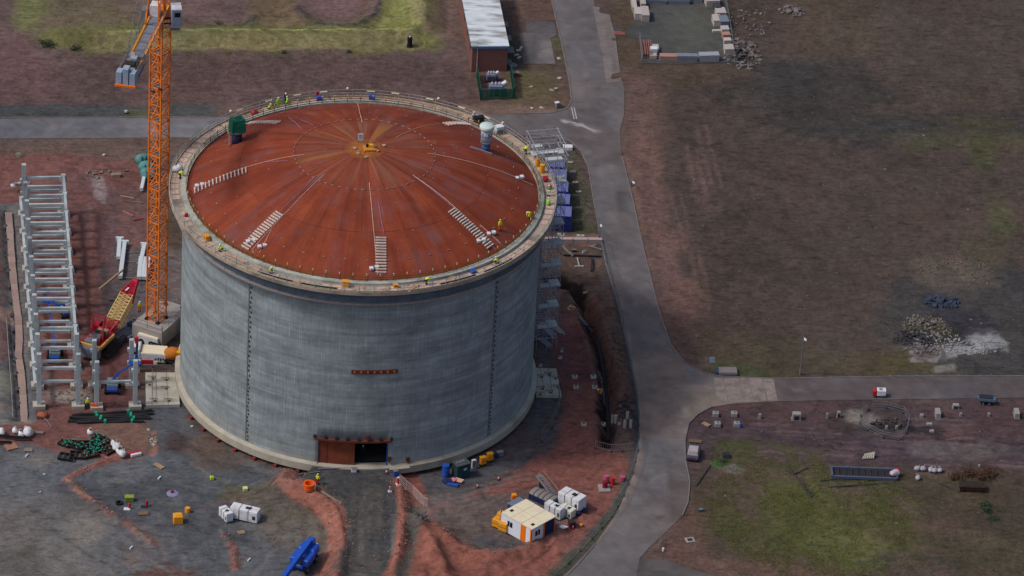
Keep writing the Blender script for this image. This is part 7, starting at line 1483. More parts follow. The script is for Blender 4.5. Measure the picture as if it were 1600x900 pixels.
for k,(px,py) in enumerate([(873,92),(875,123),(829,137),(862,141),(869,139),(831,170),(847,169),(903,60),(860,140)][:7]):
    q=GH(px,py,.1); tag(MB().blob((q.x,q.y,q.z),(.4,.25,.2),k,1,rough=.5).build('white_stone',M_CONC),['pale stone by the kerb near the pad','pale stone by the kerb halfway to the junction','pale stone in the middle of the grass corner','left of two pale stones near the kerb','right of two pale stones near the kerb','left pale stone at the road edge below the green fence','right pale stone at the road edge below the green fence'][k],'stone','pale stones on the grass corner')
boxthing('grit_bin','grey and white grit bin at the junction kerb','grit bin',GH(871,168),.5,(.6,.5,.9),M_GREY,[('lid',(-.1,0,.95),(.65,.55,.15),M_WHITE),('side_box',(.5,0,.3),(.35,.4,.6),M_GREY)])
t=thing('hydrant_post','small white marker post on the verge by the left road','marker post',GH(197,177),0); MB().tube((0,0,0),(0,0,1.5),.08,6).build('post',M_GREY,t); MB().blob((0,0,.35),(.3,.3,.35),2,1).build('head',M_WHITE,t); bx('base',(0,0,.05),(.6,.6,.15),M_DARK,t)
t=thing('fire_drum','black drum on a stand at the end of the grass bank','drum',GH(640,73),0); MB().tube((0,0,.3),(0,0,1.7),.4,12).build('drum',M_BLACK,t); bx('stand',(0,0,.15),(1.,.6,.3),M_DARK,t); MB().blob((0,0,1.85),(.15,.15,.15),1,1).build('cap',M_WHITE,t)
for k,(px,py,s,lab) in enumerate([(77,73,.9,'dark bush beyond the road at the far left'),(443,83,.4,'small dark bush under the long grass bank'),(545,82,.35,'tiny dark bush under the right part of the bank'),(68,68,.6,'low bush left of the dark one'),(342,40,.5,'bush on the rim of the left round hollow'),(118,78,.7,'low green bush below the end of the bank')]):
    t=thing('bush',lab,'bush',GH(px,py),0,'bushes on the rough ground'); rr=random.Random(k); mb=MB()
    for j in range(90):
        d=Vector((rr.gauss(0,.5),rr.gauss(0,.45),abs(rr.gauss(.4,.3))))*s*1.3; n_=Vector((rr.uniform(-1,1),rr.uniform(-1,1),rr.uniform(-.3,1))).normalized()*.2*s; m_=n_.cross(Vector((0,0,1)))+Vector((.05,0,0)); mb.add([d-n_,d+m_,d+n_,d-m_],[(0,1,2,3)])
    mb.build('foliage',mat('bush_leaves',(44,52,36),vary=.4,scale=6),t); MB().tube((0,0,-.1),(0,0,s*.7),.05*s+.02,5).build('stem',M_WOODB,t)
# ================================================================== storage compound bundles
g4='material bundles round the storage yard'
M_PK=mat('pale_package',(176,166,162),vary=.12,rand=.12); M_PK2=mat('pinkish_package',(168,126,116),vary=.15); M_PK3=mat('blue_grey_package',(112,120,134),vary=.15,rand=.1); M_PKD=mat('dark_package',(58,60,72),vary=.15)
for k,(px,py,L,W_,H,m,m2,lab) in enumerate([(990,12,.9,5,1.2,M_PKD,M_PK,'long pale bundle at the top left of the storage yard'),(996,27,1.4,3,1.4,M_PKD,M_PK,'square pale bundle at the yard entrance, left of two'),(1007,28,1.5,4,1.5,M_PK3,M_PK,'pale and blue bundle at the yard entrance, right of two'),(1004,10,1.0,3,1.2,M_PK3,M_PK,'narrow bundle behind the entrance pair'),
  (1021,6,5.0,.9,.9,M_PK3,M_PK3,'long grey bundle at the top of the yard, left of two'),(1060,6,4.4,.9,.9,M_PK2,M_PK3,'long grey bundle at the top of the yard, right of two'),(1085,3,3,.8,.8,M_PKD,M_PK3,'dark bundle at the top right of the yard'),
  (1112,8,2.6,2.6,1.5,M_PKD,M_PK,'dark bundle with pale lid at the top of the right row'),(1120,20,1.2,2.2,1.5,M_PKD,M_PKD,'dark stacked bundle second in the right row'),(1125,27,1.9,2.4,1.5,M_PKD,M_PK,'bundle with twin pale tops in the right row'),(1119,38,1.5,2.8,1.4,M_PK3,M_PK,'pale bundle standing forward of the right row'),(1130,40,1.7,2.8,1.5,M_PKD,M_PK3,'dark blue bundle behind the forward pale one'),
  (1121,51,2.0,.7,.4,M_PK,M_PK,'flat row of pale blocks beside the right row'),(1132,51,1.5,1.7,1.0,M_PK3,M_PK,'grey bundle in the middle of the right row'),(1134,60,1.5,1.4,1.0,M_PK3,M_PK2,'pink-topped bundle in the right row'),(1136,69,1.4,1.3,1.0,M_PK3,M_PK,'pale bundle below the pink-topped one'),(1138,83,1.8,2.2,1.3,M_PKD,M_PK,'last bundle at the near end of the right row'),
  (1021,84,1.3,1.3,1.2,M_PKD,M_WHITE,'white-topped drum-like bundle in the near left corner'),(1024,79,1.2,2.2,.7,M_PK,M_PK,'tilted pale board stack in the near left corner'),(1020,91,1.3,1.2,.7,M_PK3,M_PK,'small pale bundle in the near left corner'),
  (1046,94,3.8,1.4,1.0,M_PK2,M_PK2,'brown bundle on the near edge of the yard'),(1073,95,4.0,1.3,1.2,M_PK3,M_PK3,'blue-grey bundle on the near edge of the yard'),(1107,94,3.8,1.6,1.3,mat('silver_wrap',(150,154,164),vary=.1),mat('silver_wrap',(150,154,164)),'silver wrapped bundle on the near edge of the yard')]):
    stack(GH(px,py),radians(3 if px<1100 else 8),L*.86,W_*.8,H*.8,m,m2,lab,'material bundle',g4,rows=3 if H>.5 else 1,cols=3)
t=thing('plank_stack','red-brown stack of long planks at the left of the near yard corner','plank stack',GH(1011,80),radians(2))
for k in range(5): bx('plank',(-.8+.36*k,0,.4+.1*(k%2)),(.22,5.0,.7),mat('plank_red',(132,92,84),vary=.2,rand=.25),t)
for k in range(3): bx('bearer',(0,-1.8+1.8*k,.06),(2.0,.15,.12),M_TIMB2,t)
fence([(999,60),(1003,100),(1060,101),(1148,98),(1143,60),(1133,0)],'low grey rail fence round the storage yard',name='yard_fence',h=1.3,panel=3.,rails=(.3,.8,1.25),base=False,mesh=False,m=M_GREY)
boxthing('red_plate','red steel plate on the storage yard entrance','plate',GH(968,52),0,(1.8,1.3,.06),mat('dull_red_plate',(128,76,72),vary=.2),[('edge_strip',(0,-.65,.05),(1.8,.06,.06),M_DARK)])
# debris heaps by the yard and in the far field (each heap one mass)
def rubble(px,py,rx,ry,n,s,m,label,seed,hgt=.5):
    rr=random.Random(seed); mb=MB(); c=G(px,py)
    for k in range(n):
        a=rr.uniform(0,2*pi); r=math.sqrt(rr.random()); x=c.x+rx*r*cos(a); y=c.y+ry*r*sin(a); z=(1-r)*hgt*rr.random()+.05; q=s*rr.uniform(.4,1.5)
        mb.box((x,y,z),(q,q*rr.uniform(.3,1),q*rr.uniform(.2,.8)),rz=rr.uniform(0,3),rx=rr.uniform(-.5,.5))
    o=mb.build('rubble_heap',m); z=HF(np.array([v[0] for v in mb.v]),np.array([v[1] for v in mb.v])); 
    for v,zz in zip(o.data.vertices,z): v.co.z+=float(zz)
    tag(o,label,'rubble',kind='stuff'); return o
M_RUB=mat('rubble_grey',(112,104,102),vary=.4,scale=.8); M_RUBD=mat('rubble_dark',(58,56,60),vary=.5,scale=.8); M_RUBP=mat('rubble_pale',(112,106,96),vary=.35,scale=.8)
rubble(1160,85,3.2,5.5,140,.5,M_RUB,'brown rubble heap outside the near corner of the storage yard',1); rubble(1151,84,1.2,3,50,.5,M_RUBD,'dark scrap heap against the yard fence corner',2,.9); rubble(1165,35,4,5,60,.35,M_RUB,'scattered stones right of the storage yard',3,.2)
rubble(1238,17,2.2,1.8,50,.5,M_RUB,'small grey heap of scrap in the field right of the yard',4); rubble(1447,515,3.8,4,260,.3,M_RUBP,'mixed pale and dark rubble heap beyond the puddle',5,.4); rubble(1428,532,3.4,2.2,200,.3,M_RUBD,'dark rubble heap at the left of the puddle',6,.4)
rubble(1495,425,6,6,200,.2,M_RUBP,'spread of pale stones in the field above the rubble',7,.1); rubble(1470,472,2.6,1.6,70,.6,mat('rubble_blue',(58,66,84),vary=.4),'dark blue-grey heap of plates above the rubble',8,.6); rubble(1444,548,3.2,1.4,80,.3,M_RUB,'brown stones in the middle of the puddle',9,.2)
rubble(1500,540,7,2.6,260,.22,mat('broken_pale_concrete',(148,148,154),vary=.25),'broken pale rubble spread flat over the white ground at the right edge',21,.12); rubble(1190,20,2,2,14,.3,M_RUB,'few scattered stones above the yard corner',10,.1); rubble(155,272,2.2,1.6,26,.4,M_RUBP,'pale broken stones above the puddle by the long rack',11,.2); rubble(111,618,3,2,60,.22,M_RUBP,'pale spilled concrete under the front of the long rack',12,.1)
rubble(660,812,1.2,1.6,50,.25,M_RUB,'grey stones in the gully right of the ramp',13,.2); rubble(1390,658,3.0,2.0,40,.4,M_RUBD,'dark scrap inside the ring of barriers',14,.3); rubble(240,690,.5,1.2,40,.2,M_CONC,'pale gravel spill at the yard corner by the barrier',15,.2)
rubble(978,650,1.6,4.5,90,.3,M_RUBD,'dark clods along the roadside fence',16,.4); rubble(965,560,2,8,120,.25,mat('rubble_brown',(110,84,72),vary=.3),'brown clods heaped east of the trench',17,.3)
# general stones on banks, red ridges, field
rr=random.Random(3); st=MB(); M_STONE=mat('scattered_stone',(140,104,92),vary=.35,scale=.5)
for P,wd,n in (([(455,732),(440,762),(475,770),(508,790),(530,812),(537,850),(528,895)],2.2,420),([(620,740),(625,780),(628,830),(618,880)],1.7,320),([(190,712),(140,730),(106,748),(150,788),(200,820),(235,848)],.7,260),([(352,835),(366,860),(368,890)],.6,60),([(690,830),(720,865),(800,868),(880,838)],2,120)):
    Q=GA(P)
    for k in range(n):
        i=rr.randrange(len(Q)-1); f=rr.random(); p=Q[i]+(Q[i+1]-Q[i])*f; x=p[0]+rr.gauss(0,wd*.6); y=p[1]+rr.gauss(0,wd*.6); s=rr.uniform(.04,.10)*(1.5 if rr.random()<.1 else 1); st.box((x,y,0),(s*2,s*1.6,s*1.3),rz=rr.uniform(0,3),rx=rr.uniform(-.5,.5))
def settle(mb,name,m,label,cat):
    V=np.array(mb.v); n=8; cx=V[:,0].reshape(-1,n).mean(1); cy=V[:,1].reshape(-1,n).mean(1); V[:,2]+=np.repeat(HF(cx,cy),n); mb.v=[tuple(v) for v in V]; return tag(mb.build(name,m),label,cat,kind='stuff')
settle(st,'bank_stones',M_STONE,'loose stones strewn over the red earth banks','stones')
st=MB()
for k in range(1500):
    px,py=rr.uniform(-10,1610),rr.uniform(-10,910)
    if 260<px<880 and 120<py<740: continue
    p=G(px,py); s=rr.uniform(.04,.11)*(2.2 if rr.random()<.03 else 1); st.box((p.x,p.y,0),(s*2,s*1.5,s),rz=rr.uniform(0,3))
sp_=[v for v in st.v]; 
V=np.array(sp_).reshape(-1,8,3); cx,cy=V[:,:,0].mean(1),V[:,:,1].mean(1); ok=(sdpoly(cx,cy,RMG)>.3)&(sdpoly(cx,cy,TKG)>.3)&(np.hypot(cx,cy)>27.5)
for c_ in FLAT: ok&=sdpoly(cx,cy,c_)>.5
V=V[ok]; st2=MB(); st2.v=[tuple(v) for v in V.reshape(-1,3)]; st2.f=[tuple(i+8*k for i in q) for k in range(len(V)) for q in((3,2,1,0),(4,5,6,7),(0,1,5,4),(1,2,6,5),(2,3,7,6),(3,0,4,7))]
settle(st2,'field_stones',M_RUBP,'small stones scattered over the open ground','stones')
# grass tufts: blades in clumps on the green and rough areas
def tufts(name,poly,n,h,m,label,seed):
    P=GA(poly); rs=np.random.RandomState(seed); lo,hi=P.min(0),P.max(0); x=rs.uniform(lo[0],hi[0],n); y=rs.uniform(lo[1],hi[1],n)
    k=(sdpoly(x,y,P)+ (fbm(x,y,5,41)-.5)*8<0)&(fbm(x,y,2.2,71)>.42)&(sdpoly(x,y,RMG)>.4)&(sdpoly(x,y,TKG)>.4)&(np.hypot(x,y)>28)
    for c_ in FLAT: k&=sdpoly(x,y,c_)>.3
    x,y=x[k],y[k]; z=HF(x,y); n=len(x); V=[];F=[]
    for b in range(3):
        a=rs.uniform(0,2*pi,n); s=rs.uniform(.5,1.3,n)*h; w=s*.28; lx,ly=np.cos(a)*s*.6,np.sin(a)*s*.6
        px_,py_=-np.sin(a)*w,np.cos(a)*w; base=len(V)*0
        A=np.stack([x-px_,y-py_,z-.03],1);B=np.stack([x+px_,y+py_,z-.03],1);C=np.stack([x+lx,y+ly,z+s*.75],1)
        V.append(np.stack([A,B,C],1).reshape(-1,3))
    V=np.concatenate(V); F=np.arange(len(V)).reshape(-1,3); me=bpy.data.meshes.new(name); me.from_pydata(V.tolist(),[],F.tolist()); me.materials.append(m); o=bpy.data.objects.new(name,me); COL.objects.link(o); tag(o,label,'grass',kind='stuff')
M_GR1=mat('grass_olive',(98,104,52),vary=.35,scale=.6); M_GR2=mat('grass_yellow',(116,120,58),vary=.3,scale=.6); M_GR3=mat('grass_brown',(88,76,60),vary=.35,scale=.4); M_GR4=mat('heather_dark',(82,70,66),vary=.35,scale=.3)
tufts('lawn_grass',[(1110,705),(1240,722),(1410,748),(1450,790),(1450,880),(1300,910),(1150,890),(1110,800)],26000,.15,M_GR1,'olive grass on the lower right field',1)
tufts('bank_grass',[(20,-20),(240,20),(400,40),(690,10),(690,82),(150,84),(40,70)],16000,.15,M_GR2,'yellow-green grass on the long bank at the top left',2)
tufts('rough_grass',[(930,-30),(1640,-30),(1640,590),(1130,590),(1050,520),(980,220)],40000,.12,M_GR4,'dark rough heath on the large field at the right',3)
tufts('verge_grass',[(1040,860),(1080,740),(1120,700),(1640,740),(1640,930),(1020,930)],22000,.13,M_GR3,'brown rough grass round the lower right field',4)
tufts('left_rough',[(-20,70),(740,78),(740,175),(-20,165)],16000,.12,mat('heath_left',(98,80,76),vary=.35,scale=.3),'brown rough ground behind the left road',5)
tufts('island_grass',[(880,228),(915,240),(935,360),(885,362)],900,.2,M_GR3,'rough grass on the verge between containers and road',6)
tufts('roadside_weeds',[(940,380),(950,380),(985,520),(1002,600),(1000,700),(990,760),(930,850),(870,915),(850,900),(930,820),(975,740),(985,640),(965,520)],2600,.3,mat('weeds',(60,72,54),vary=.4,scale=.5),'weeds along the roadside fence',7)
# ================================================================== roadside fence, trench pipe
fence([(941,384),(948,412),(957,445),(966,480),(977,530),(986,580),(995,625),(999,665),(997,705),(989,740),(975,775),(955,808),(925,842),(888,880),(860,905)],'long grey mesh fence along the inside of the curved main road',h=2.0,panel=3.4,m=mat('fence_grey',(104,112,120),vary=.15))
fence([(846,690),(862,668),(874,640),(872,610)],'grey mesh fence curving round the pad at the right foot of the tank',h=2.,panel=3.,m=mat('fence_grey',(104,112,120)))
fence([(930,700),(955,706),(990,703)],'pinkish mesh fence across the near end of the trench',h=1.3,panel=2.2,rails=(.2,1.2),m=mat('pinkish_rail',(150,128,128)))
fence([(1356,640),(1345,650),(1344,662),(1356,672),(1380,684),(1405,688),(1416,676),(1421,658),(1412,645),(1385,637),(1362,636)],'oval ring of grey barriers round the pit south of the east road',h=1.1,panel=2.2,rails=(.15,.6,1.05),step=.25,m=M_GREY)
P=[GH(*p) for p in((933,535),(938,555),(944,590),(948,620),(950,660),(951,692))]
t=thing('trench_pipe','black pipe laid in the near part of the winding trench','pipe',P[0]); 
for a_,b_ in zip(P[:-1],P[1:]): MB().tube(a_-P[0]+Vector((0,0,.35)),(b_-P[0])*1.0+Vector((0,0,.3)),.3,10).build('pipe_length',M_PIPE,t)
for k,(a_,b_) in enumerate((((905,500),(925,522)),((908,512),(928,516)),((938,638),(930,632)))): 
    p=GH(*a_,.5);q=GH(*b_,.5); tag(MB().bar(p,q,.35,.2).build('steel_beam',M_DARK if k else M_GREY),['grey beam lying across the bend of the trench','dark beam crossing the trench beside the grey one','dark beam by the worker at the trench'][k],'beam')
boxthing('cut_block','tan block on the trench edge','block',GH(915,459),.3,(.8,.4,.3),M_TIMB,[('nail_plate',(0,0,.31),(.2,.2,.02),M_GREY)])
tag(rubble(893,487,.7,.7,26,.22,mat('tan_rubble',(196,166,120)),'tan heap of broken blocks left of the trench',19,.3),None,None)
for k,(px,py) in enumerate([(962,660),(967,672),(980,655),(985,668),(957,660),(976,668)]):
    q=GH(px,py); t=thing('concrete_stub',['far left','near left','far right','near right','leftmost','middle'][k]+' pale pile stub in the fenced corner by the road','pile stub',q,0,'pile stubs by the roadside fence'); MB().tube((0,0,-.1),(0,0,1.3),.22,8).build('pile',M_CONC3,t); MB().tube((0,0,1.3),(.0,0,1.7),.06,5).build('rebar',M_DARK,t)
t=thing('tee_post','white T-shaped post laid in the ground below the barrier row','post',GH(905,418),.1); MB().bar((0,0,.15),(0,2.6,.15),.18).build('stem',M_CONC,t); MB().bar((-.7,0,.15),(.7,0,.15),.3).build('crosspiece',M_CONC,t)
for k,(px,py,m) in enumerate([(897,393,M_BLACK),(913,395,M_WHITE),(928,386,M_WHITE),(875,560,M_WHITE),(844,572,M_WHITE),(878,549,M_WHITE)]): boxthing('small_box',['black box below the barrier row','white box below the barrier row','white marker box near the fence top','white box left of the red ground','white marker at the scaffold foot','white sack-like box by the scaffold foot'][k],'box',GH(px,py),.3*k,(.6,.4,.35),m,[('lid',(0,0,.36),(.62,.42,.04),M_GREY)],'small boxes right of the tank')
for k,(a_,b_) in enumerate((((876,384),(895,402)),((880,400),(940,402)),((920,386),(940,392)),((925,405),(924,425)))):
    p=GH(*a_,.2);q=GH(*b_,.2); tag(MB().bar(p,q,.25,.2).build('timber_baulk',M_DARK if k%2 else M_TIMB2),['slanting grey baulk below the containers','long dark baulk below the barrier row','short grey baulk by the fence top','dark baulk right of the white T post'][k],'timber')
# pink drums
t=thing('drum_plinth','pale square plinth carrying pink drums near the roadside fence','plinth',GH(944,764),.1); bx('slab',(0,0,.08),(1.6,1.9,.2),M_CONC3,t); bx('edge',(0,-.95,.1),(1.6,.05,.2),M_GREY,t)
M_PNK=mat('pink_drum',(176,84,110),vary=.1); M_CRM=mat('crimson_drum',(130,24,44),vary=.1)
barrel(GH(947,755,.18),M_PNK,'pink drum at the back of the square plinth','drum','drums by the roadside fence',.4,1.1); barrel(GH(945,763,.18),M_CRM,'crimson drum at the front of the square plinth','drum','drums by the roadside fence',.36,1.0); barrel(GH(957,757),M_RED,'bright red drum right of the plinth','drum','drums by the roadside fence',.3,1.1); barrel(GH(972,751),M_PNK,'dull pink drum nearest the fence','drum','drums by the roadside fence',.42,.7)
# lamp posts and signs
lamp_post(GH(1250,586),.2,6.6,'lamp post on the north verge of the east road'); lamp_post(GH(936,377),.1,3.2,'short lamp post at the road end of the barrier row')
lamp_post(GH(986,292),.3,1.2,'stubby marker lamp on the right verge of the main road')
t=post_sign(GH(1111,582),.1,2.7,mat('sign_pale_blue',(150,170,186)),.75,.95,'small pale blue sign on a post at the road junction')
t=thing('concrete_slab','mauve-grey concrete slab box on the grass by the junction sign','slab',GH(1137,583),.05); bx('slab',(0,0,.3),(2.7,1.6,.5),mat('slab_mauve',(118,112,116),vary=.1),t,bevel=.05); bx('end_box',(-1.6,0,.25),(.5,1.2,.5),mat('box_slate',(60,72,90)),t); bx('lid',(0,0,.57),(2.6,1.5,.05),mat('slab_mauve2',(128,118,118)),t)
# pickup parked, truck on road
def vehicle(name,loc,rz,L,W_,label,cat,mb_,mt,cabm,pick=False):
    t=thing(name,label,cat,loc,rz); bx('body',(0,0,.65),(W_,L,.6),mb_,t,bevel=.12); bx('cabin',(0,-.1*L if not pick else .12*L,1.2),(W_*.86,L*(.55 if not pick else .35),.6),cabm,t,taper=.86,bevel=.05); bx('roof',(0,-.1*L if not pick else .12*L,1.52),(W_*.72,L*(.46 if not pick else .28),.06),mt,t)
    bx('windscreen',(0,L*.19 if not pick else L*.30,1.22),(W_*.7,.04,.42),M_GLASS,t); bx('bonnet',(0,L*.37,.98),(W_*.84,L*.2,.08),mb_,t)
    if pick: bx('load_bed',(0,-L*.3,1.0),(W_*.85,L*.36,.12),M_DARK,t)
    for x in(-1,1):
        for y in(-.31,.31): wheel(x*W_*.45,y*L,.36,.22,t)
    for x in(-.35,.35): bx('headlight',(x*W_,L/2+.01,.75),(.3,.05,.16),M_WHITE,t); bx('tail_light',(x*W_,-L/2-.01,.75),(.2,.05,.16),M_RED,t)
    return t
vehicle('parked_car',GH(1083,713),radians(-8),3.4,1.8,'dark slate car with a pale pinkish roof parked on the verge of the main road','car',mat('car_slate',(62,72,88),rough=.35,vary=.05),mat('car_pale',(170,158,160)),mat('car_pale',(170,158,160)))
t=thing('small_truck','small red and white truck driving on the east road','truck',G(1374,619,.03),radians(90)); t.scale=(.72,.68,.72); bx('cab',(0,1.1,.95),(1.3,.8,1.2),M_RED,t,bevel=.08); bx('load_box',(0,-.35,1.05),(1.4,1.9,1.2),M_WHITE,t,bevel=.04); bx('roof_hatch',(0,-.2,1.67),(.7,.7,.06),M_GREY,t); bx('chassis',(0,0,.4),(.9,3.0,.2),M_DARK,t); bx('windscreen',(0,1.52,1.15),(1.1,.03,.45),M_GLASS,t)
for x in(-.6,.6):
    for y in(-.9,1.0): wheel(x,y,.32,.2,t)
t=thing('flatbed_trailer','blue-grey trailer parked at the edge of the east road','trailer',GH(1541,630),radians(-4)); bx('bed',(0,0,.75),(2.6,1.3,.25),mat('trailer_blue',(84,98,120)),t); bx('side_board',(0,-.68,.95),(2.6,.06,.4),mat('trailer_blue2',(96,108,130)),t); bx('side_board',(0,.68,.95),(2.6,.06,.4),mat('trailer_blue2',(96,108,130)),t); bx('drawbar',(1.6,0,.5),(.8,.1,.1),M_GREY,t); bx('cargo',(-.2,0,1.05),(1.8,1.0,.3),M_DARK,t)
for x in(-.5,.4):
    for y in(-.6,.6): wheel(x,y,.3,.2,t).rotation_euler=(0,0,pi/2)
# blocks on the red strip
for k,(px,py,lab) in enumerate([(1118,650,'far left block of the four at the strip corner'),(1147,650,'far right block of the four at the strip corner'),(1121,666,'near left block of the four at the strip corner'),(1151,666,'near right block of the four, beside a blue tub')]):
    boxthing('concrete_kentledge',lab,'concrete block',GH(px,py),.05,(.85,.85,.65),mat('shaded_white_concrete',(146,142,142),vary=.15),[('recess',(0,0,.76),(.3,.3,.03),M_GREY)],'pale square blocks on the red strip')  # block white lowered to paint in the dim light at the right
barrel(GH(1157,668),M_BLUE,'small blue tub beside the near right block','tub',None,.2,.7)
for k,(px,py,d,lab) in enumerate([(1187,654,(.35,.35,.8),'small white post left of the white box on the strip'),(1244,655,(1.2,.8,1.1),'white box with a dark front on the red strip'),(1292,654,(.3,.3,.9),'white post left of the barrier ring'),(1310,652,(.5,.4,1.0),'white-topped dark unit left of the barrier ring'),(1465,650,(.7,1.6,.9),'upright white block right of the barrier ring'),(1493,638,(.9,.6,.7),'white and dark block below the east road'),(1588,650,(.7,1.6,.9),'upright white block near the right edge'),(1501,650,(.35,.35,.5),'small white cap block right of centre on the strip'),(1545,650,(.35,.35,.5),'small white cap block left of the right edge block'),(1452,664,(.8,.5,.3),'flat white block right of the barrier ring'),(1456,675,(.6,.5,.3),'flat pinkish block under the flat white one'),(1440,652,(.5,.5,.5),'white cube touching the barrier ring'),(1385,670,(.35,.35,.5),'left white post inside the barrier ring'),(1401,670,(.35,.35,.5),'right white post inside the barrier ring'),(1530,729,(.3,.3,.3),'tiny white cube on the lower strip')]):
    boxthing('marker_block',lab,'block',GH(px,py),.05,d,mat('shaded_white_concrete',(146,142,142),vary=.15),[('base',(0,0,.03),(d[0]*1.2,d[1]*1.2,.08),M_GREY)]+([('dark_front',(0,-d[1]/2-.02,d[2]*.4),(d[0]*.6,.04,d[2]*.6),M_DARK)] if k in(1,3,5) else []),'pale blocks along the red strip',bevel=.02)
pallet(GH(1103,664),-.7,1.2,.7,.05,M_TIMB,'tan pallet at the corner of the red strip','pallet','pallets lying in the yard',name='pallet')
pallet(GH(1086,691),-.1,1.9,.8,.1,M_WOODB,'dark brown pallet behind the parked slate car','pallet','pallets lying in the yard',name='pallet')
t=thing('twin_barrel_stack','white tangle of plastic pipes on the lower strip','pipe tangle',GH(1358,716),.1)
for k in range(6): MB().tube((-1+.3*k,-.4,.2),(-.4+.25*k,.7,.3+.05*k),.12,6).build('pipe',M_CONC,t)
for k,(px,py) in enumerate([(1433,735),(1442,735),(1454,737),(1460,738),(1468,738),(1434,749)]): bag('bulk_sack',GH(px,py),.4*k,.85,mat('bag_shaded',(168,164,172),vary=.15),['leftmost white sack of the row on the lower right field','second white sack of the row on the lower right field','third white sack of the row on the lower right field','fourth white sack of the row on the lower right field','rightmost white sack of the row on the lower right field','lone white sack below the row on the lower right field'][k],'white bulk sacks on the lower right field',k+40)  # darker copy of the sack white, shade of the right side in its colour
t=thing('blue_cage','long low blue-grey cage filled with dark scrap beside the green field','cage',GH(1350,742),radians(0)); M_CAGE=mat('cage_blue',(78,86,108),vary=.15)
for y in(-1.2,1.2): bx('long_side',(0,y,.28),(9.2,.3,.4),M_CAGE,t)
for x in(-4.6,4.6): bx('end_side',(x,0,.28),(.3,2.4,.4),M_CAGE,t)
for k in range(9): bx('cross_tie',(-3.6+.9*k,0,.35),(.08,2.3,.08),mat('tie_maroon',(78,50,56)),t)
bx('floor',(0,0,.1),(8.3,2.3,.08),M_DARK,t); MB().blob((4.3,-.3,.7),(.7,.6,.5),2).build('white_bundle',mat('pinkish_white',(196,176,186)),t); MB().blob((4.8,.2,.9),(.3,.3,.4),3).build('red_lid',M_RED,t)
t=thing('rusty_skip','dark brown open skip on the lower right field','skip',GH(1518,764),0); t.scale=(.85,.85,.6); M_SKP=mat('skip_brown',(58,38,32),vary=.3); bx('body',(0,0,.75),(4.0,1.8,1.3),M_SKP,t,taper=1.08); bx('load',(0,0,1.42),(3.7,1.6,.1),mat('skip_load',(44,42,34),vary=.4),t)
for x in(-1.6,0,1.6): bx('rib',(x,-.97,.75),(.14,.1,1.25),M_SKP,t)
for k,(px,py,s) in enumerate([(1494,748,.7),(1514,742,.8),(1543,744,.9),(1532,748,.6)]):
    t=thing('dead_shrub',['brown dead shrub left of the rusty skip','brown dead shrub behind the rusty skip','large brown shrub right of the rusty skip','small brown shrub between the two larger ones'][k],'shrub',GH(px,py),0,'dead brown shrubs round the skip'); r_=random.Random(k+5); mb=MB()
    for j in range(130):
        d=Vector((r_.gauss(0,.55),r_.gauss(0,.5),abs(r_.gauss(.45,.35))))*s*1.3; n_=Vector((r_.uniform(-1,1),r_.uniform(-1,1),r_.uniform(-.3,1))).normalized()*.2*s; m_=n_.cross(Vector((0,0,1)))+Vector((.05,0,0)); mb.add([d-n_,d+m_,d+n_,d-m_],[(0,1,2,3)])
    mb.build('foliage',mat('dead_leaves',(72,48,36),vary=.4,scale=5),t); MB().tube((0,0,-.1),(0,0,s*.6),.08,5).build('stem',M_WOODB,t)
boxthing('manhole_cover','square pale manhole frame with a dark lid on the verge','manhole',GH(1078,844),.3,(1.3,1.2,.1),M_CONC3,[('lid',(0,0,.11),(.7,.6,.03),M_DARK)])
fence([(1027,862),(1034,845),(1054,838)],'short bent grey rail on the lower verge of the junction',name='guard_rail',mesh=False,h=1.,panel=2.,rails=(.5,1.),base=False,m=M_GREY)
barrel(GH(1036,861),M_WHITE,'small white bollard beside the bent rail','bollard',None,.16,.5); boxthing('green_box','small green valve box on the verge above the manhole','box',GH(1095,798),.2,(.7,.5,.3),mat('valve_green',(44,84,74)),[('lid',(0,0,.31),(.6,.4,.03),M_GREY)])
boxthing('dark_box','dark slate box at the edge of the concrete square on the verge','box',GH(1134,714),.1,(1.,.8,.5),mat('box_slate',(60,72,90)),[('lid',(0,0,.52),(1.02,.82,.04),M_DARK)])
for k,(a_,b_) in enumerate((((1232,730),(1268,777)),((1282,752),(1340,744)),((1296,762),(1385,756)),((1240,742),(1262,732)),((1460,752),(1500,770)),((1088,760),(1110,728)))):
    P=[GH(a_[0]+(b_[0]-a_[0])*i/5,a_[1]+(b_[1]-a_[1])*i/5,.1) for i in range(6)]; tag(MB().path(P,.12,5).build('fallen_branch',M_RUBD),['long slanting branch on the left of the green field','upper dark branch on the green field','lower dark branch on the green field','short branch crossing the slanting one','dark branch left of the skip','thin branch at the left verge'][k],'branch','fallen branches on the field')
for k,(px,py,s) in enumerate([(1542,798,.7),(1552,812,.6),(1130,722,.5),(1540,790,.6)]):
    t=thing('bush',['dark bush on the brown ground at the right edge','lower dark bush near the right edge','small green bush at the corner of the field','upper dark bush near the right edge'][k],'bush',GH(px,py),0,'bushes on the lower right field'); r_=random.Random(k+15); mb=MB()
    for j in range(80):
        d=Vector((r_.gauss(0,.55),r_.gauss(0,.5),abs(r_.gauss(.3,.25))))*s*1.3; n_=Vector((r_.uniform(-1,1),r_.uniform(-1,1),r_.uniform(-.3,1))).normalized()*.2*s; m_=n_.cross(Vector((0,0,1)))+Vector((.05,0,0)); mb.add([d-n_,d+m_,d+n_,d-m_],[(0,1,2,3)])
    mb.build('foliage',mat('bush_leaves2',(40,60,40),vary=.4,scale=5),t); MB().tube((0,0,-.1),(0,0,s*.5),.05,5).build('stem',M_WOODB,t)
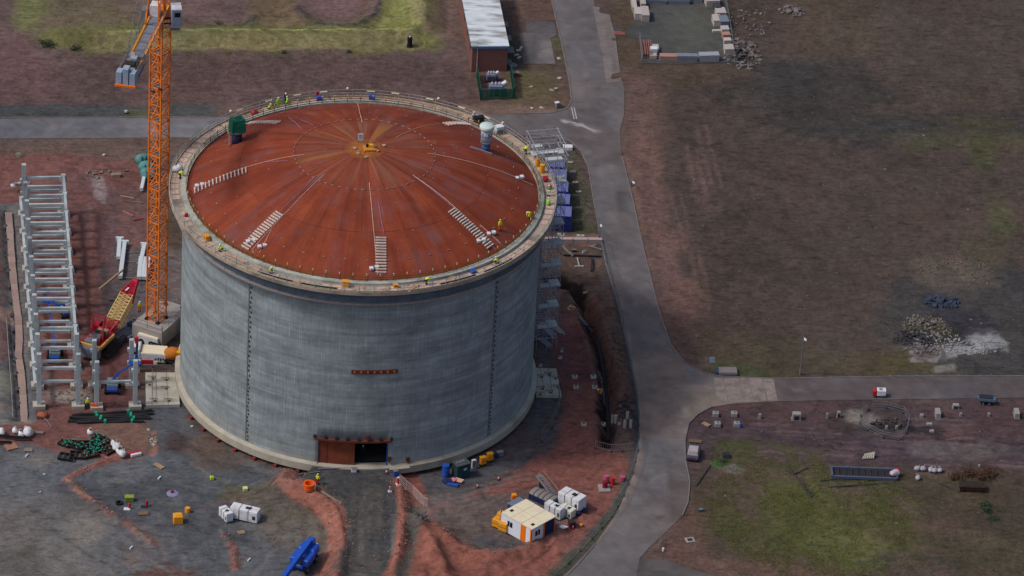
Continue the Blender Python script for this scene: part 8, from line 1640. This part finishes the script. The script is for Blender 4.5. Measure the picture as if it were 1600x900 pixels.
# bits near left racks
for k,(px,py,s,lab,m) in enumerate([(31,243,.8,'tan boulder at the far left above the racks',M_RUBP),(163,243,.3,'small white stone on the soil behind the mast',M_CONC),(197,268,.4,'pale stone above the teal stacks',M_RUBP)]):
    q=GH(px,py,.15); tag(MB().blob((q.x,q.y,q.z),(s,s*.7,s*.5),k,1,rough=.5).build('boulder',m),lab,'boulder')
boxthing('timber_crate','tan crate tipped on the soil left of the teal stacks','crate',GH(181,276),.1,(1.4,.7,.5),M_TIMB,[('lid',(.2,0,.52),(1.2,.7,.05),M_TIMB2)])
t=thing('cable_heap','tangle of white cloth and fittings at the top left column of the long rack','cloth heap',GH(24,300),0); 
for k in range(6): MB().blob((-.4+.5*k,.2*(k%2),1.2+.2*(k%3)),(.4,.3,.25),k,1,rough=.5).build('cloth',M_WHITE if k%2==0 else M_GREY,t)
MB().path([(-3,-.3,.3),(-1,0,.8),(0,0,1.2)],.04,5).build('line',M_GREY,t); MB().bar((.5,0,0),(.5,0,1.4),.1).build('stand',M_GREY,t)
for k,(a_,b_,m) in enumerate((((188,307),(210,311),M_TIMB),((208,316),(222,318),M_TIMB2),((192,331),(208,338),mat('pink_pole',(190,110,116))),((208,345),(224,342),mat('red_pole',(170,60,76))),((170,468),(188,470),M_TIMB),((184,396),(222,395),M_TIMB2),((184,410),(228,411),M_TIMB2),((190,435),(238,437),M_TIMB2))):
    p=GH(*a_,.12);q=GH(*b_,.12); tag(MB().bar(p,q,.16,.12).build('loose_pole',m),['farthest tan pole lying left of the mast','grey pole second from the far one','pink pole left of the mast','red pole right of the pink one','tan pole by the boom','grey bearer under the far precast columns','second grey bearer under the precast columns','nearest grey bearer under the precast columns'][k],'pole','loose poles left of the mast')
for k,(px,py,r) in enumerate([(232,672,.3),(70,742,.25),(62,770,.25),(330,658,.3),(300,667,.3),(345,680,.3)]):
    q=GH(px,py,.1); tag(MB().blob((q.x,q.y,q.z),(r,r*.8,r*.5),k,1,rough=.5).build('white_stone',M_CONC),['pale stone under the near left rim close to the concrete pad','farther pale stone at the left edge of the yard','nearer pale stone at the left edge of the yard','right pale stone beside the base slab','left pale stone beside the base slab','lowest pale stone beside the base slab'][k],'stone','small pale stones in the yard')
# red boxes glimpsed under the raised slab
for k in range(7):
    a=radians(-62+7.5*k); q=rp(26.2,a,0); tag(MB().box((q.x,q.y,.2),(.5,.4,.45),rz=a).build('red_prop',mat('prop_red',(120,50,56))),'dull red prop %s under the near left rim of the base slab'%['farthest left','second from left','third from left','in the middle','third from right','second from right','closest to the ramp'][k],'prop','dull red props under the slab')
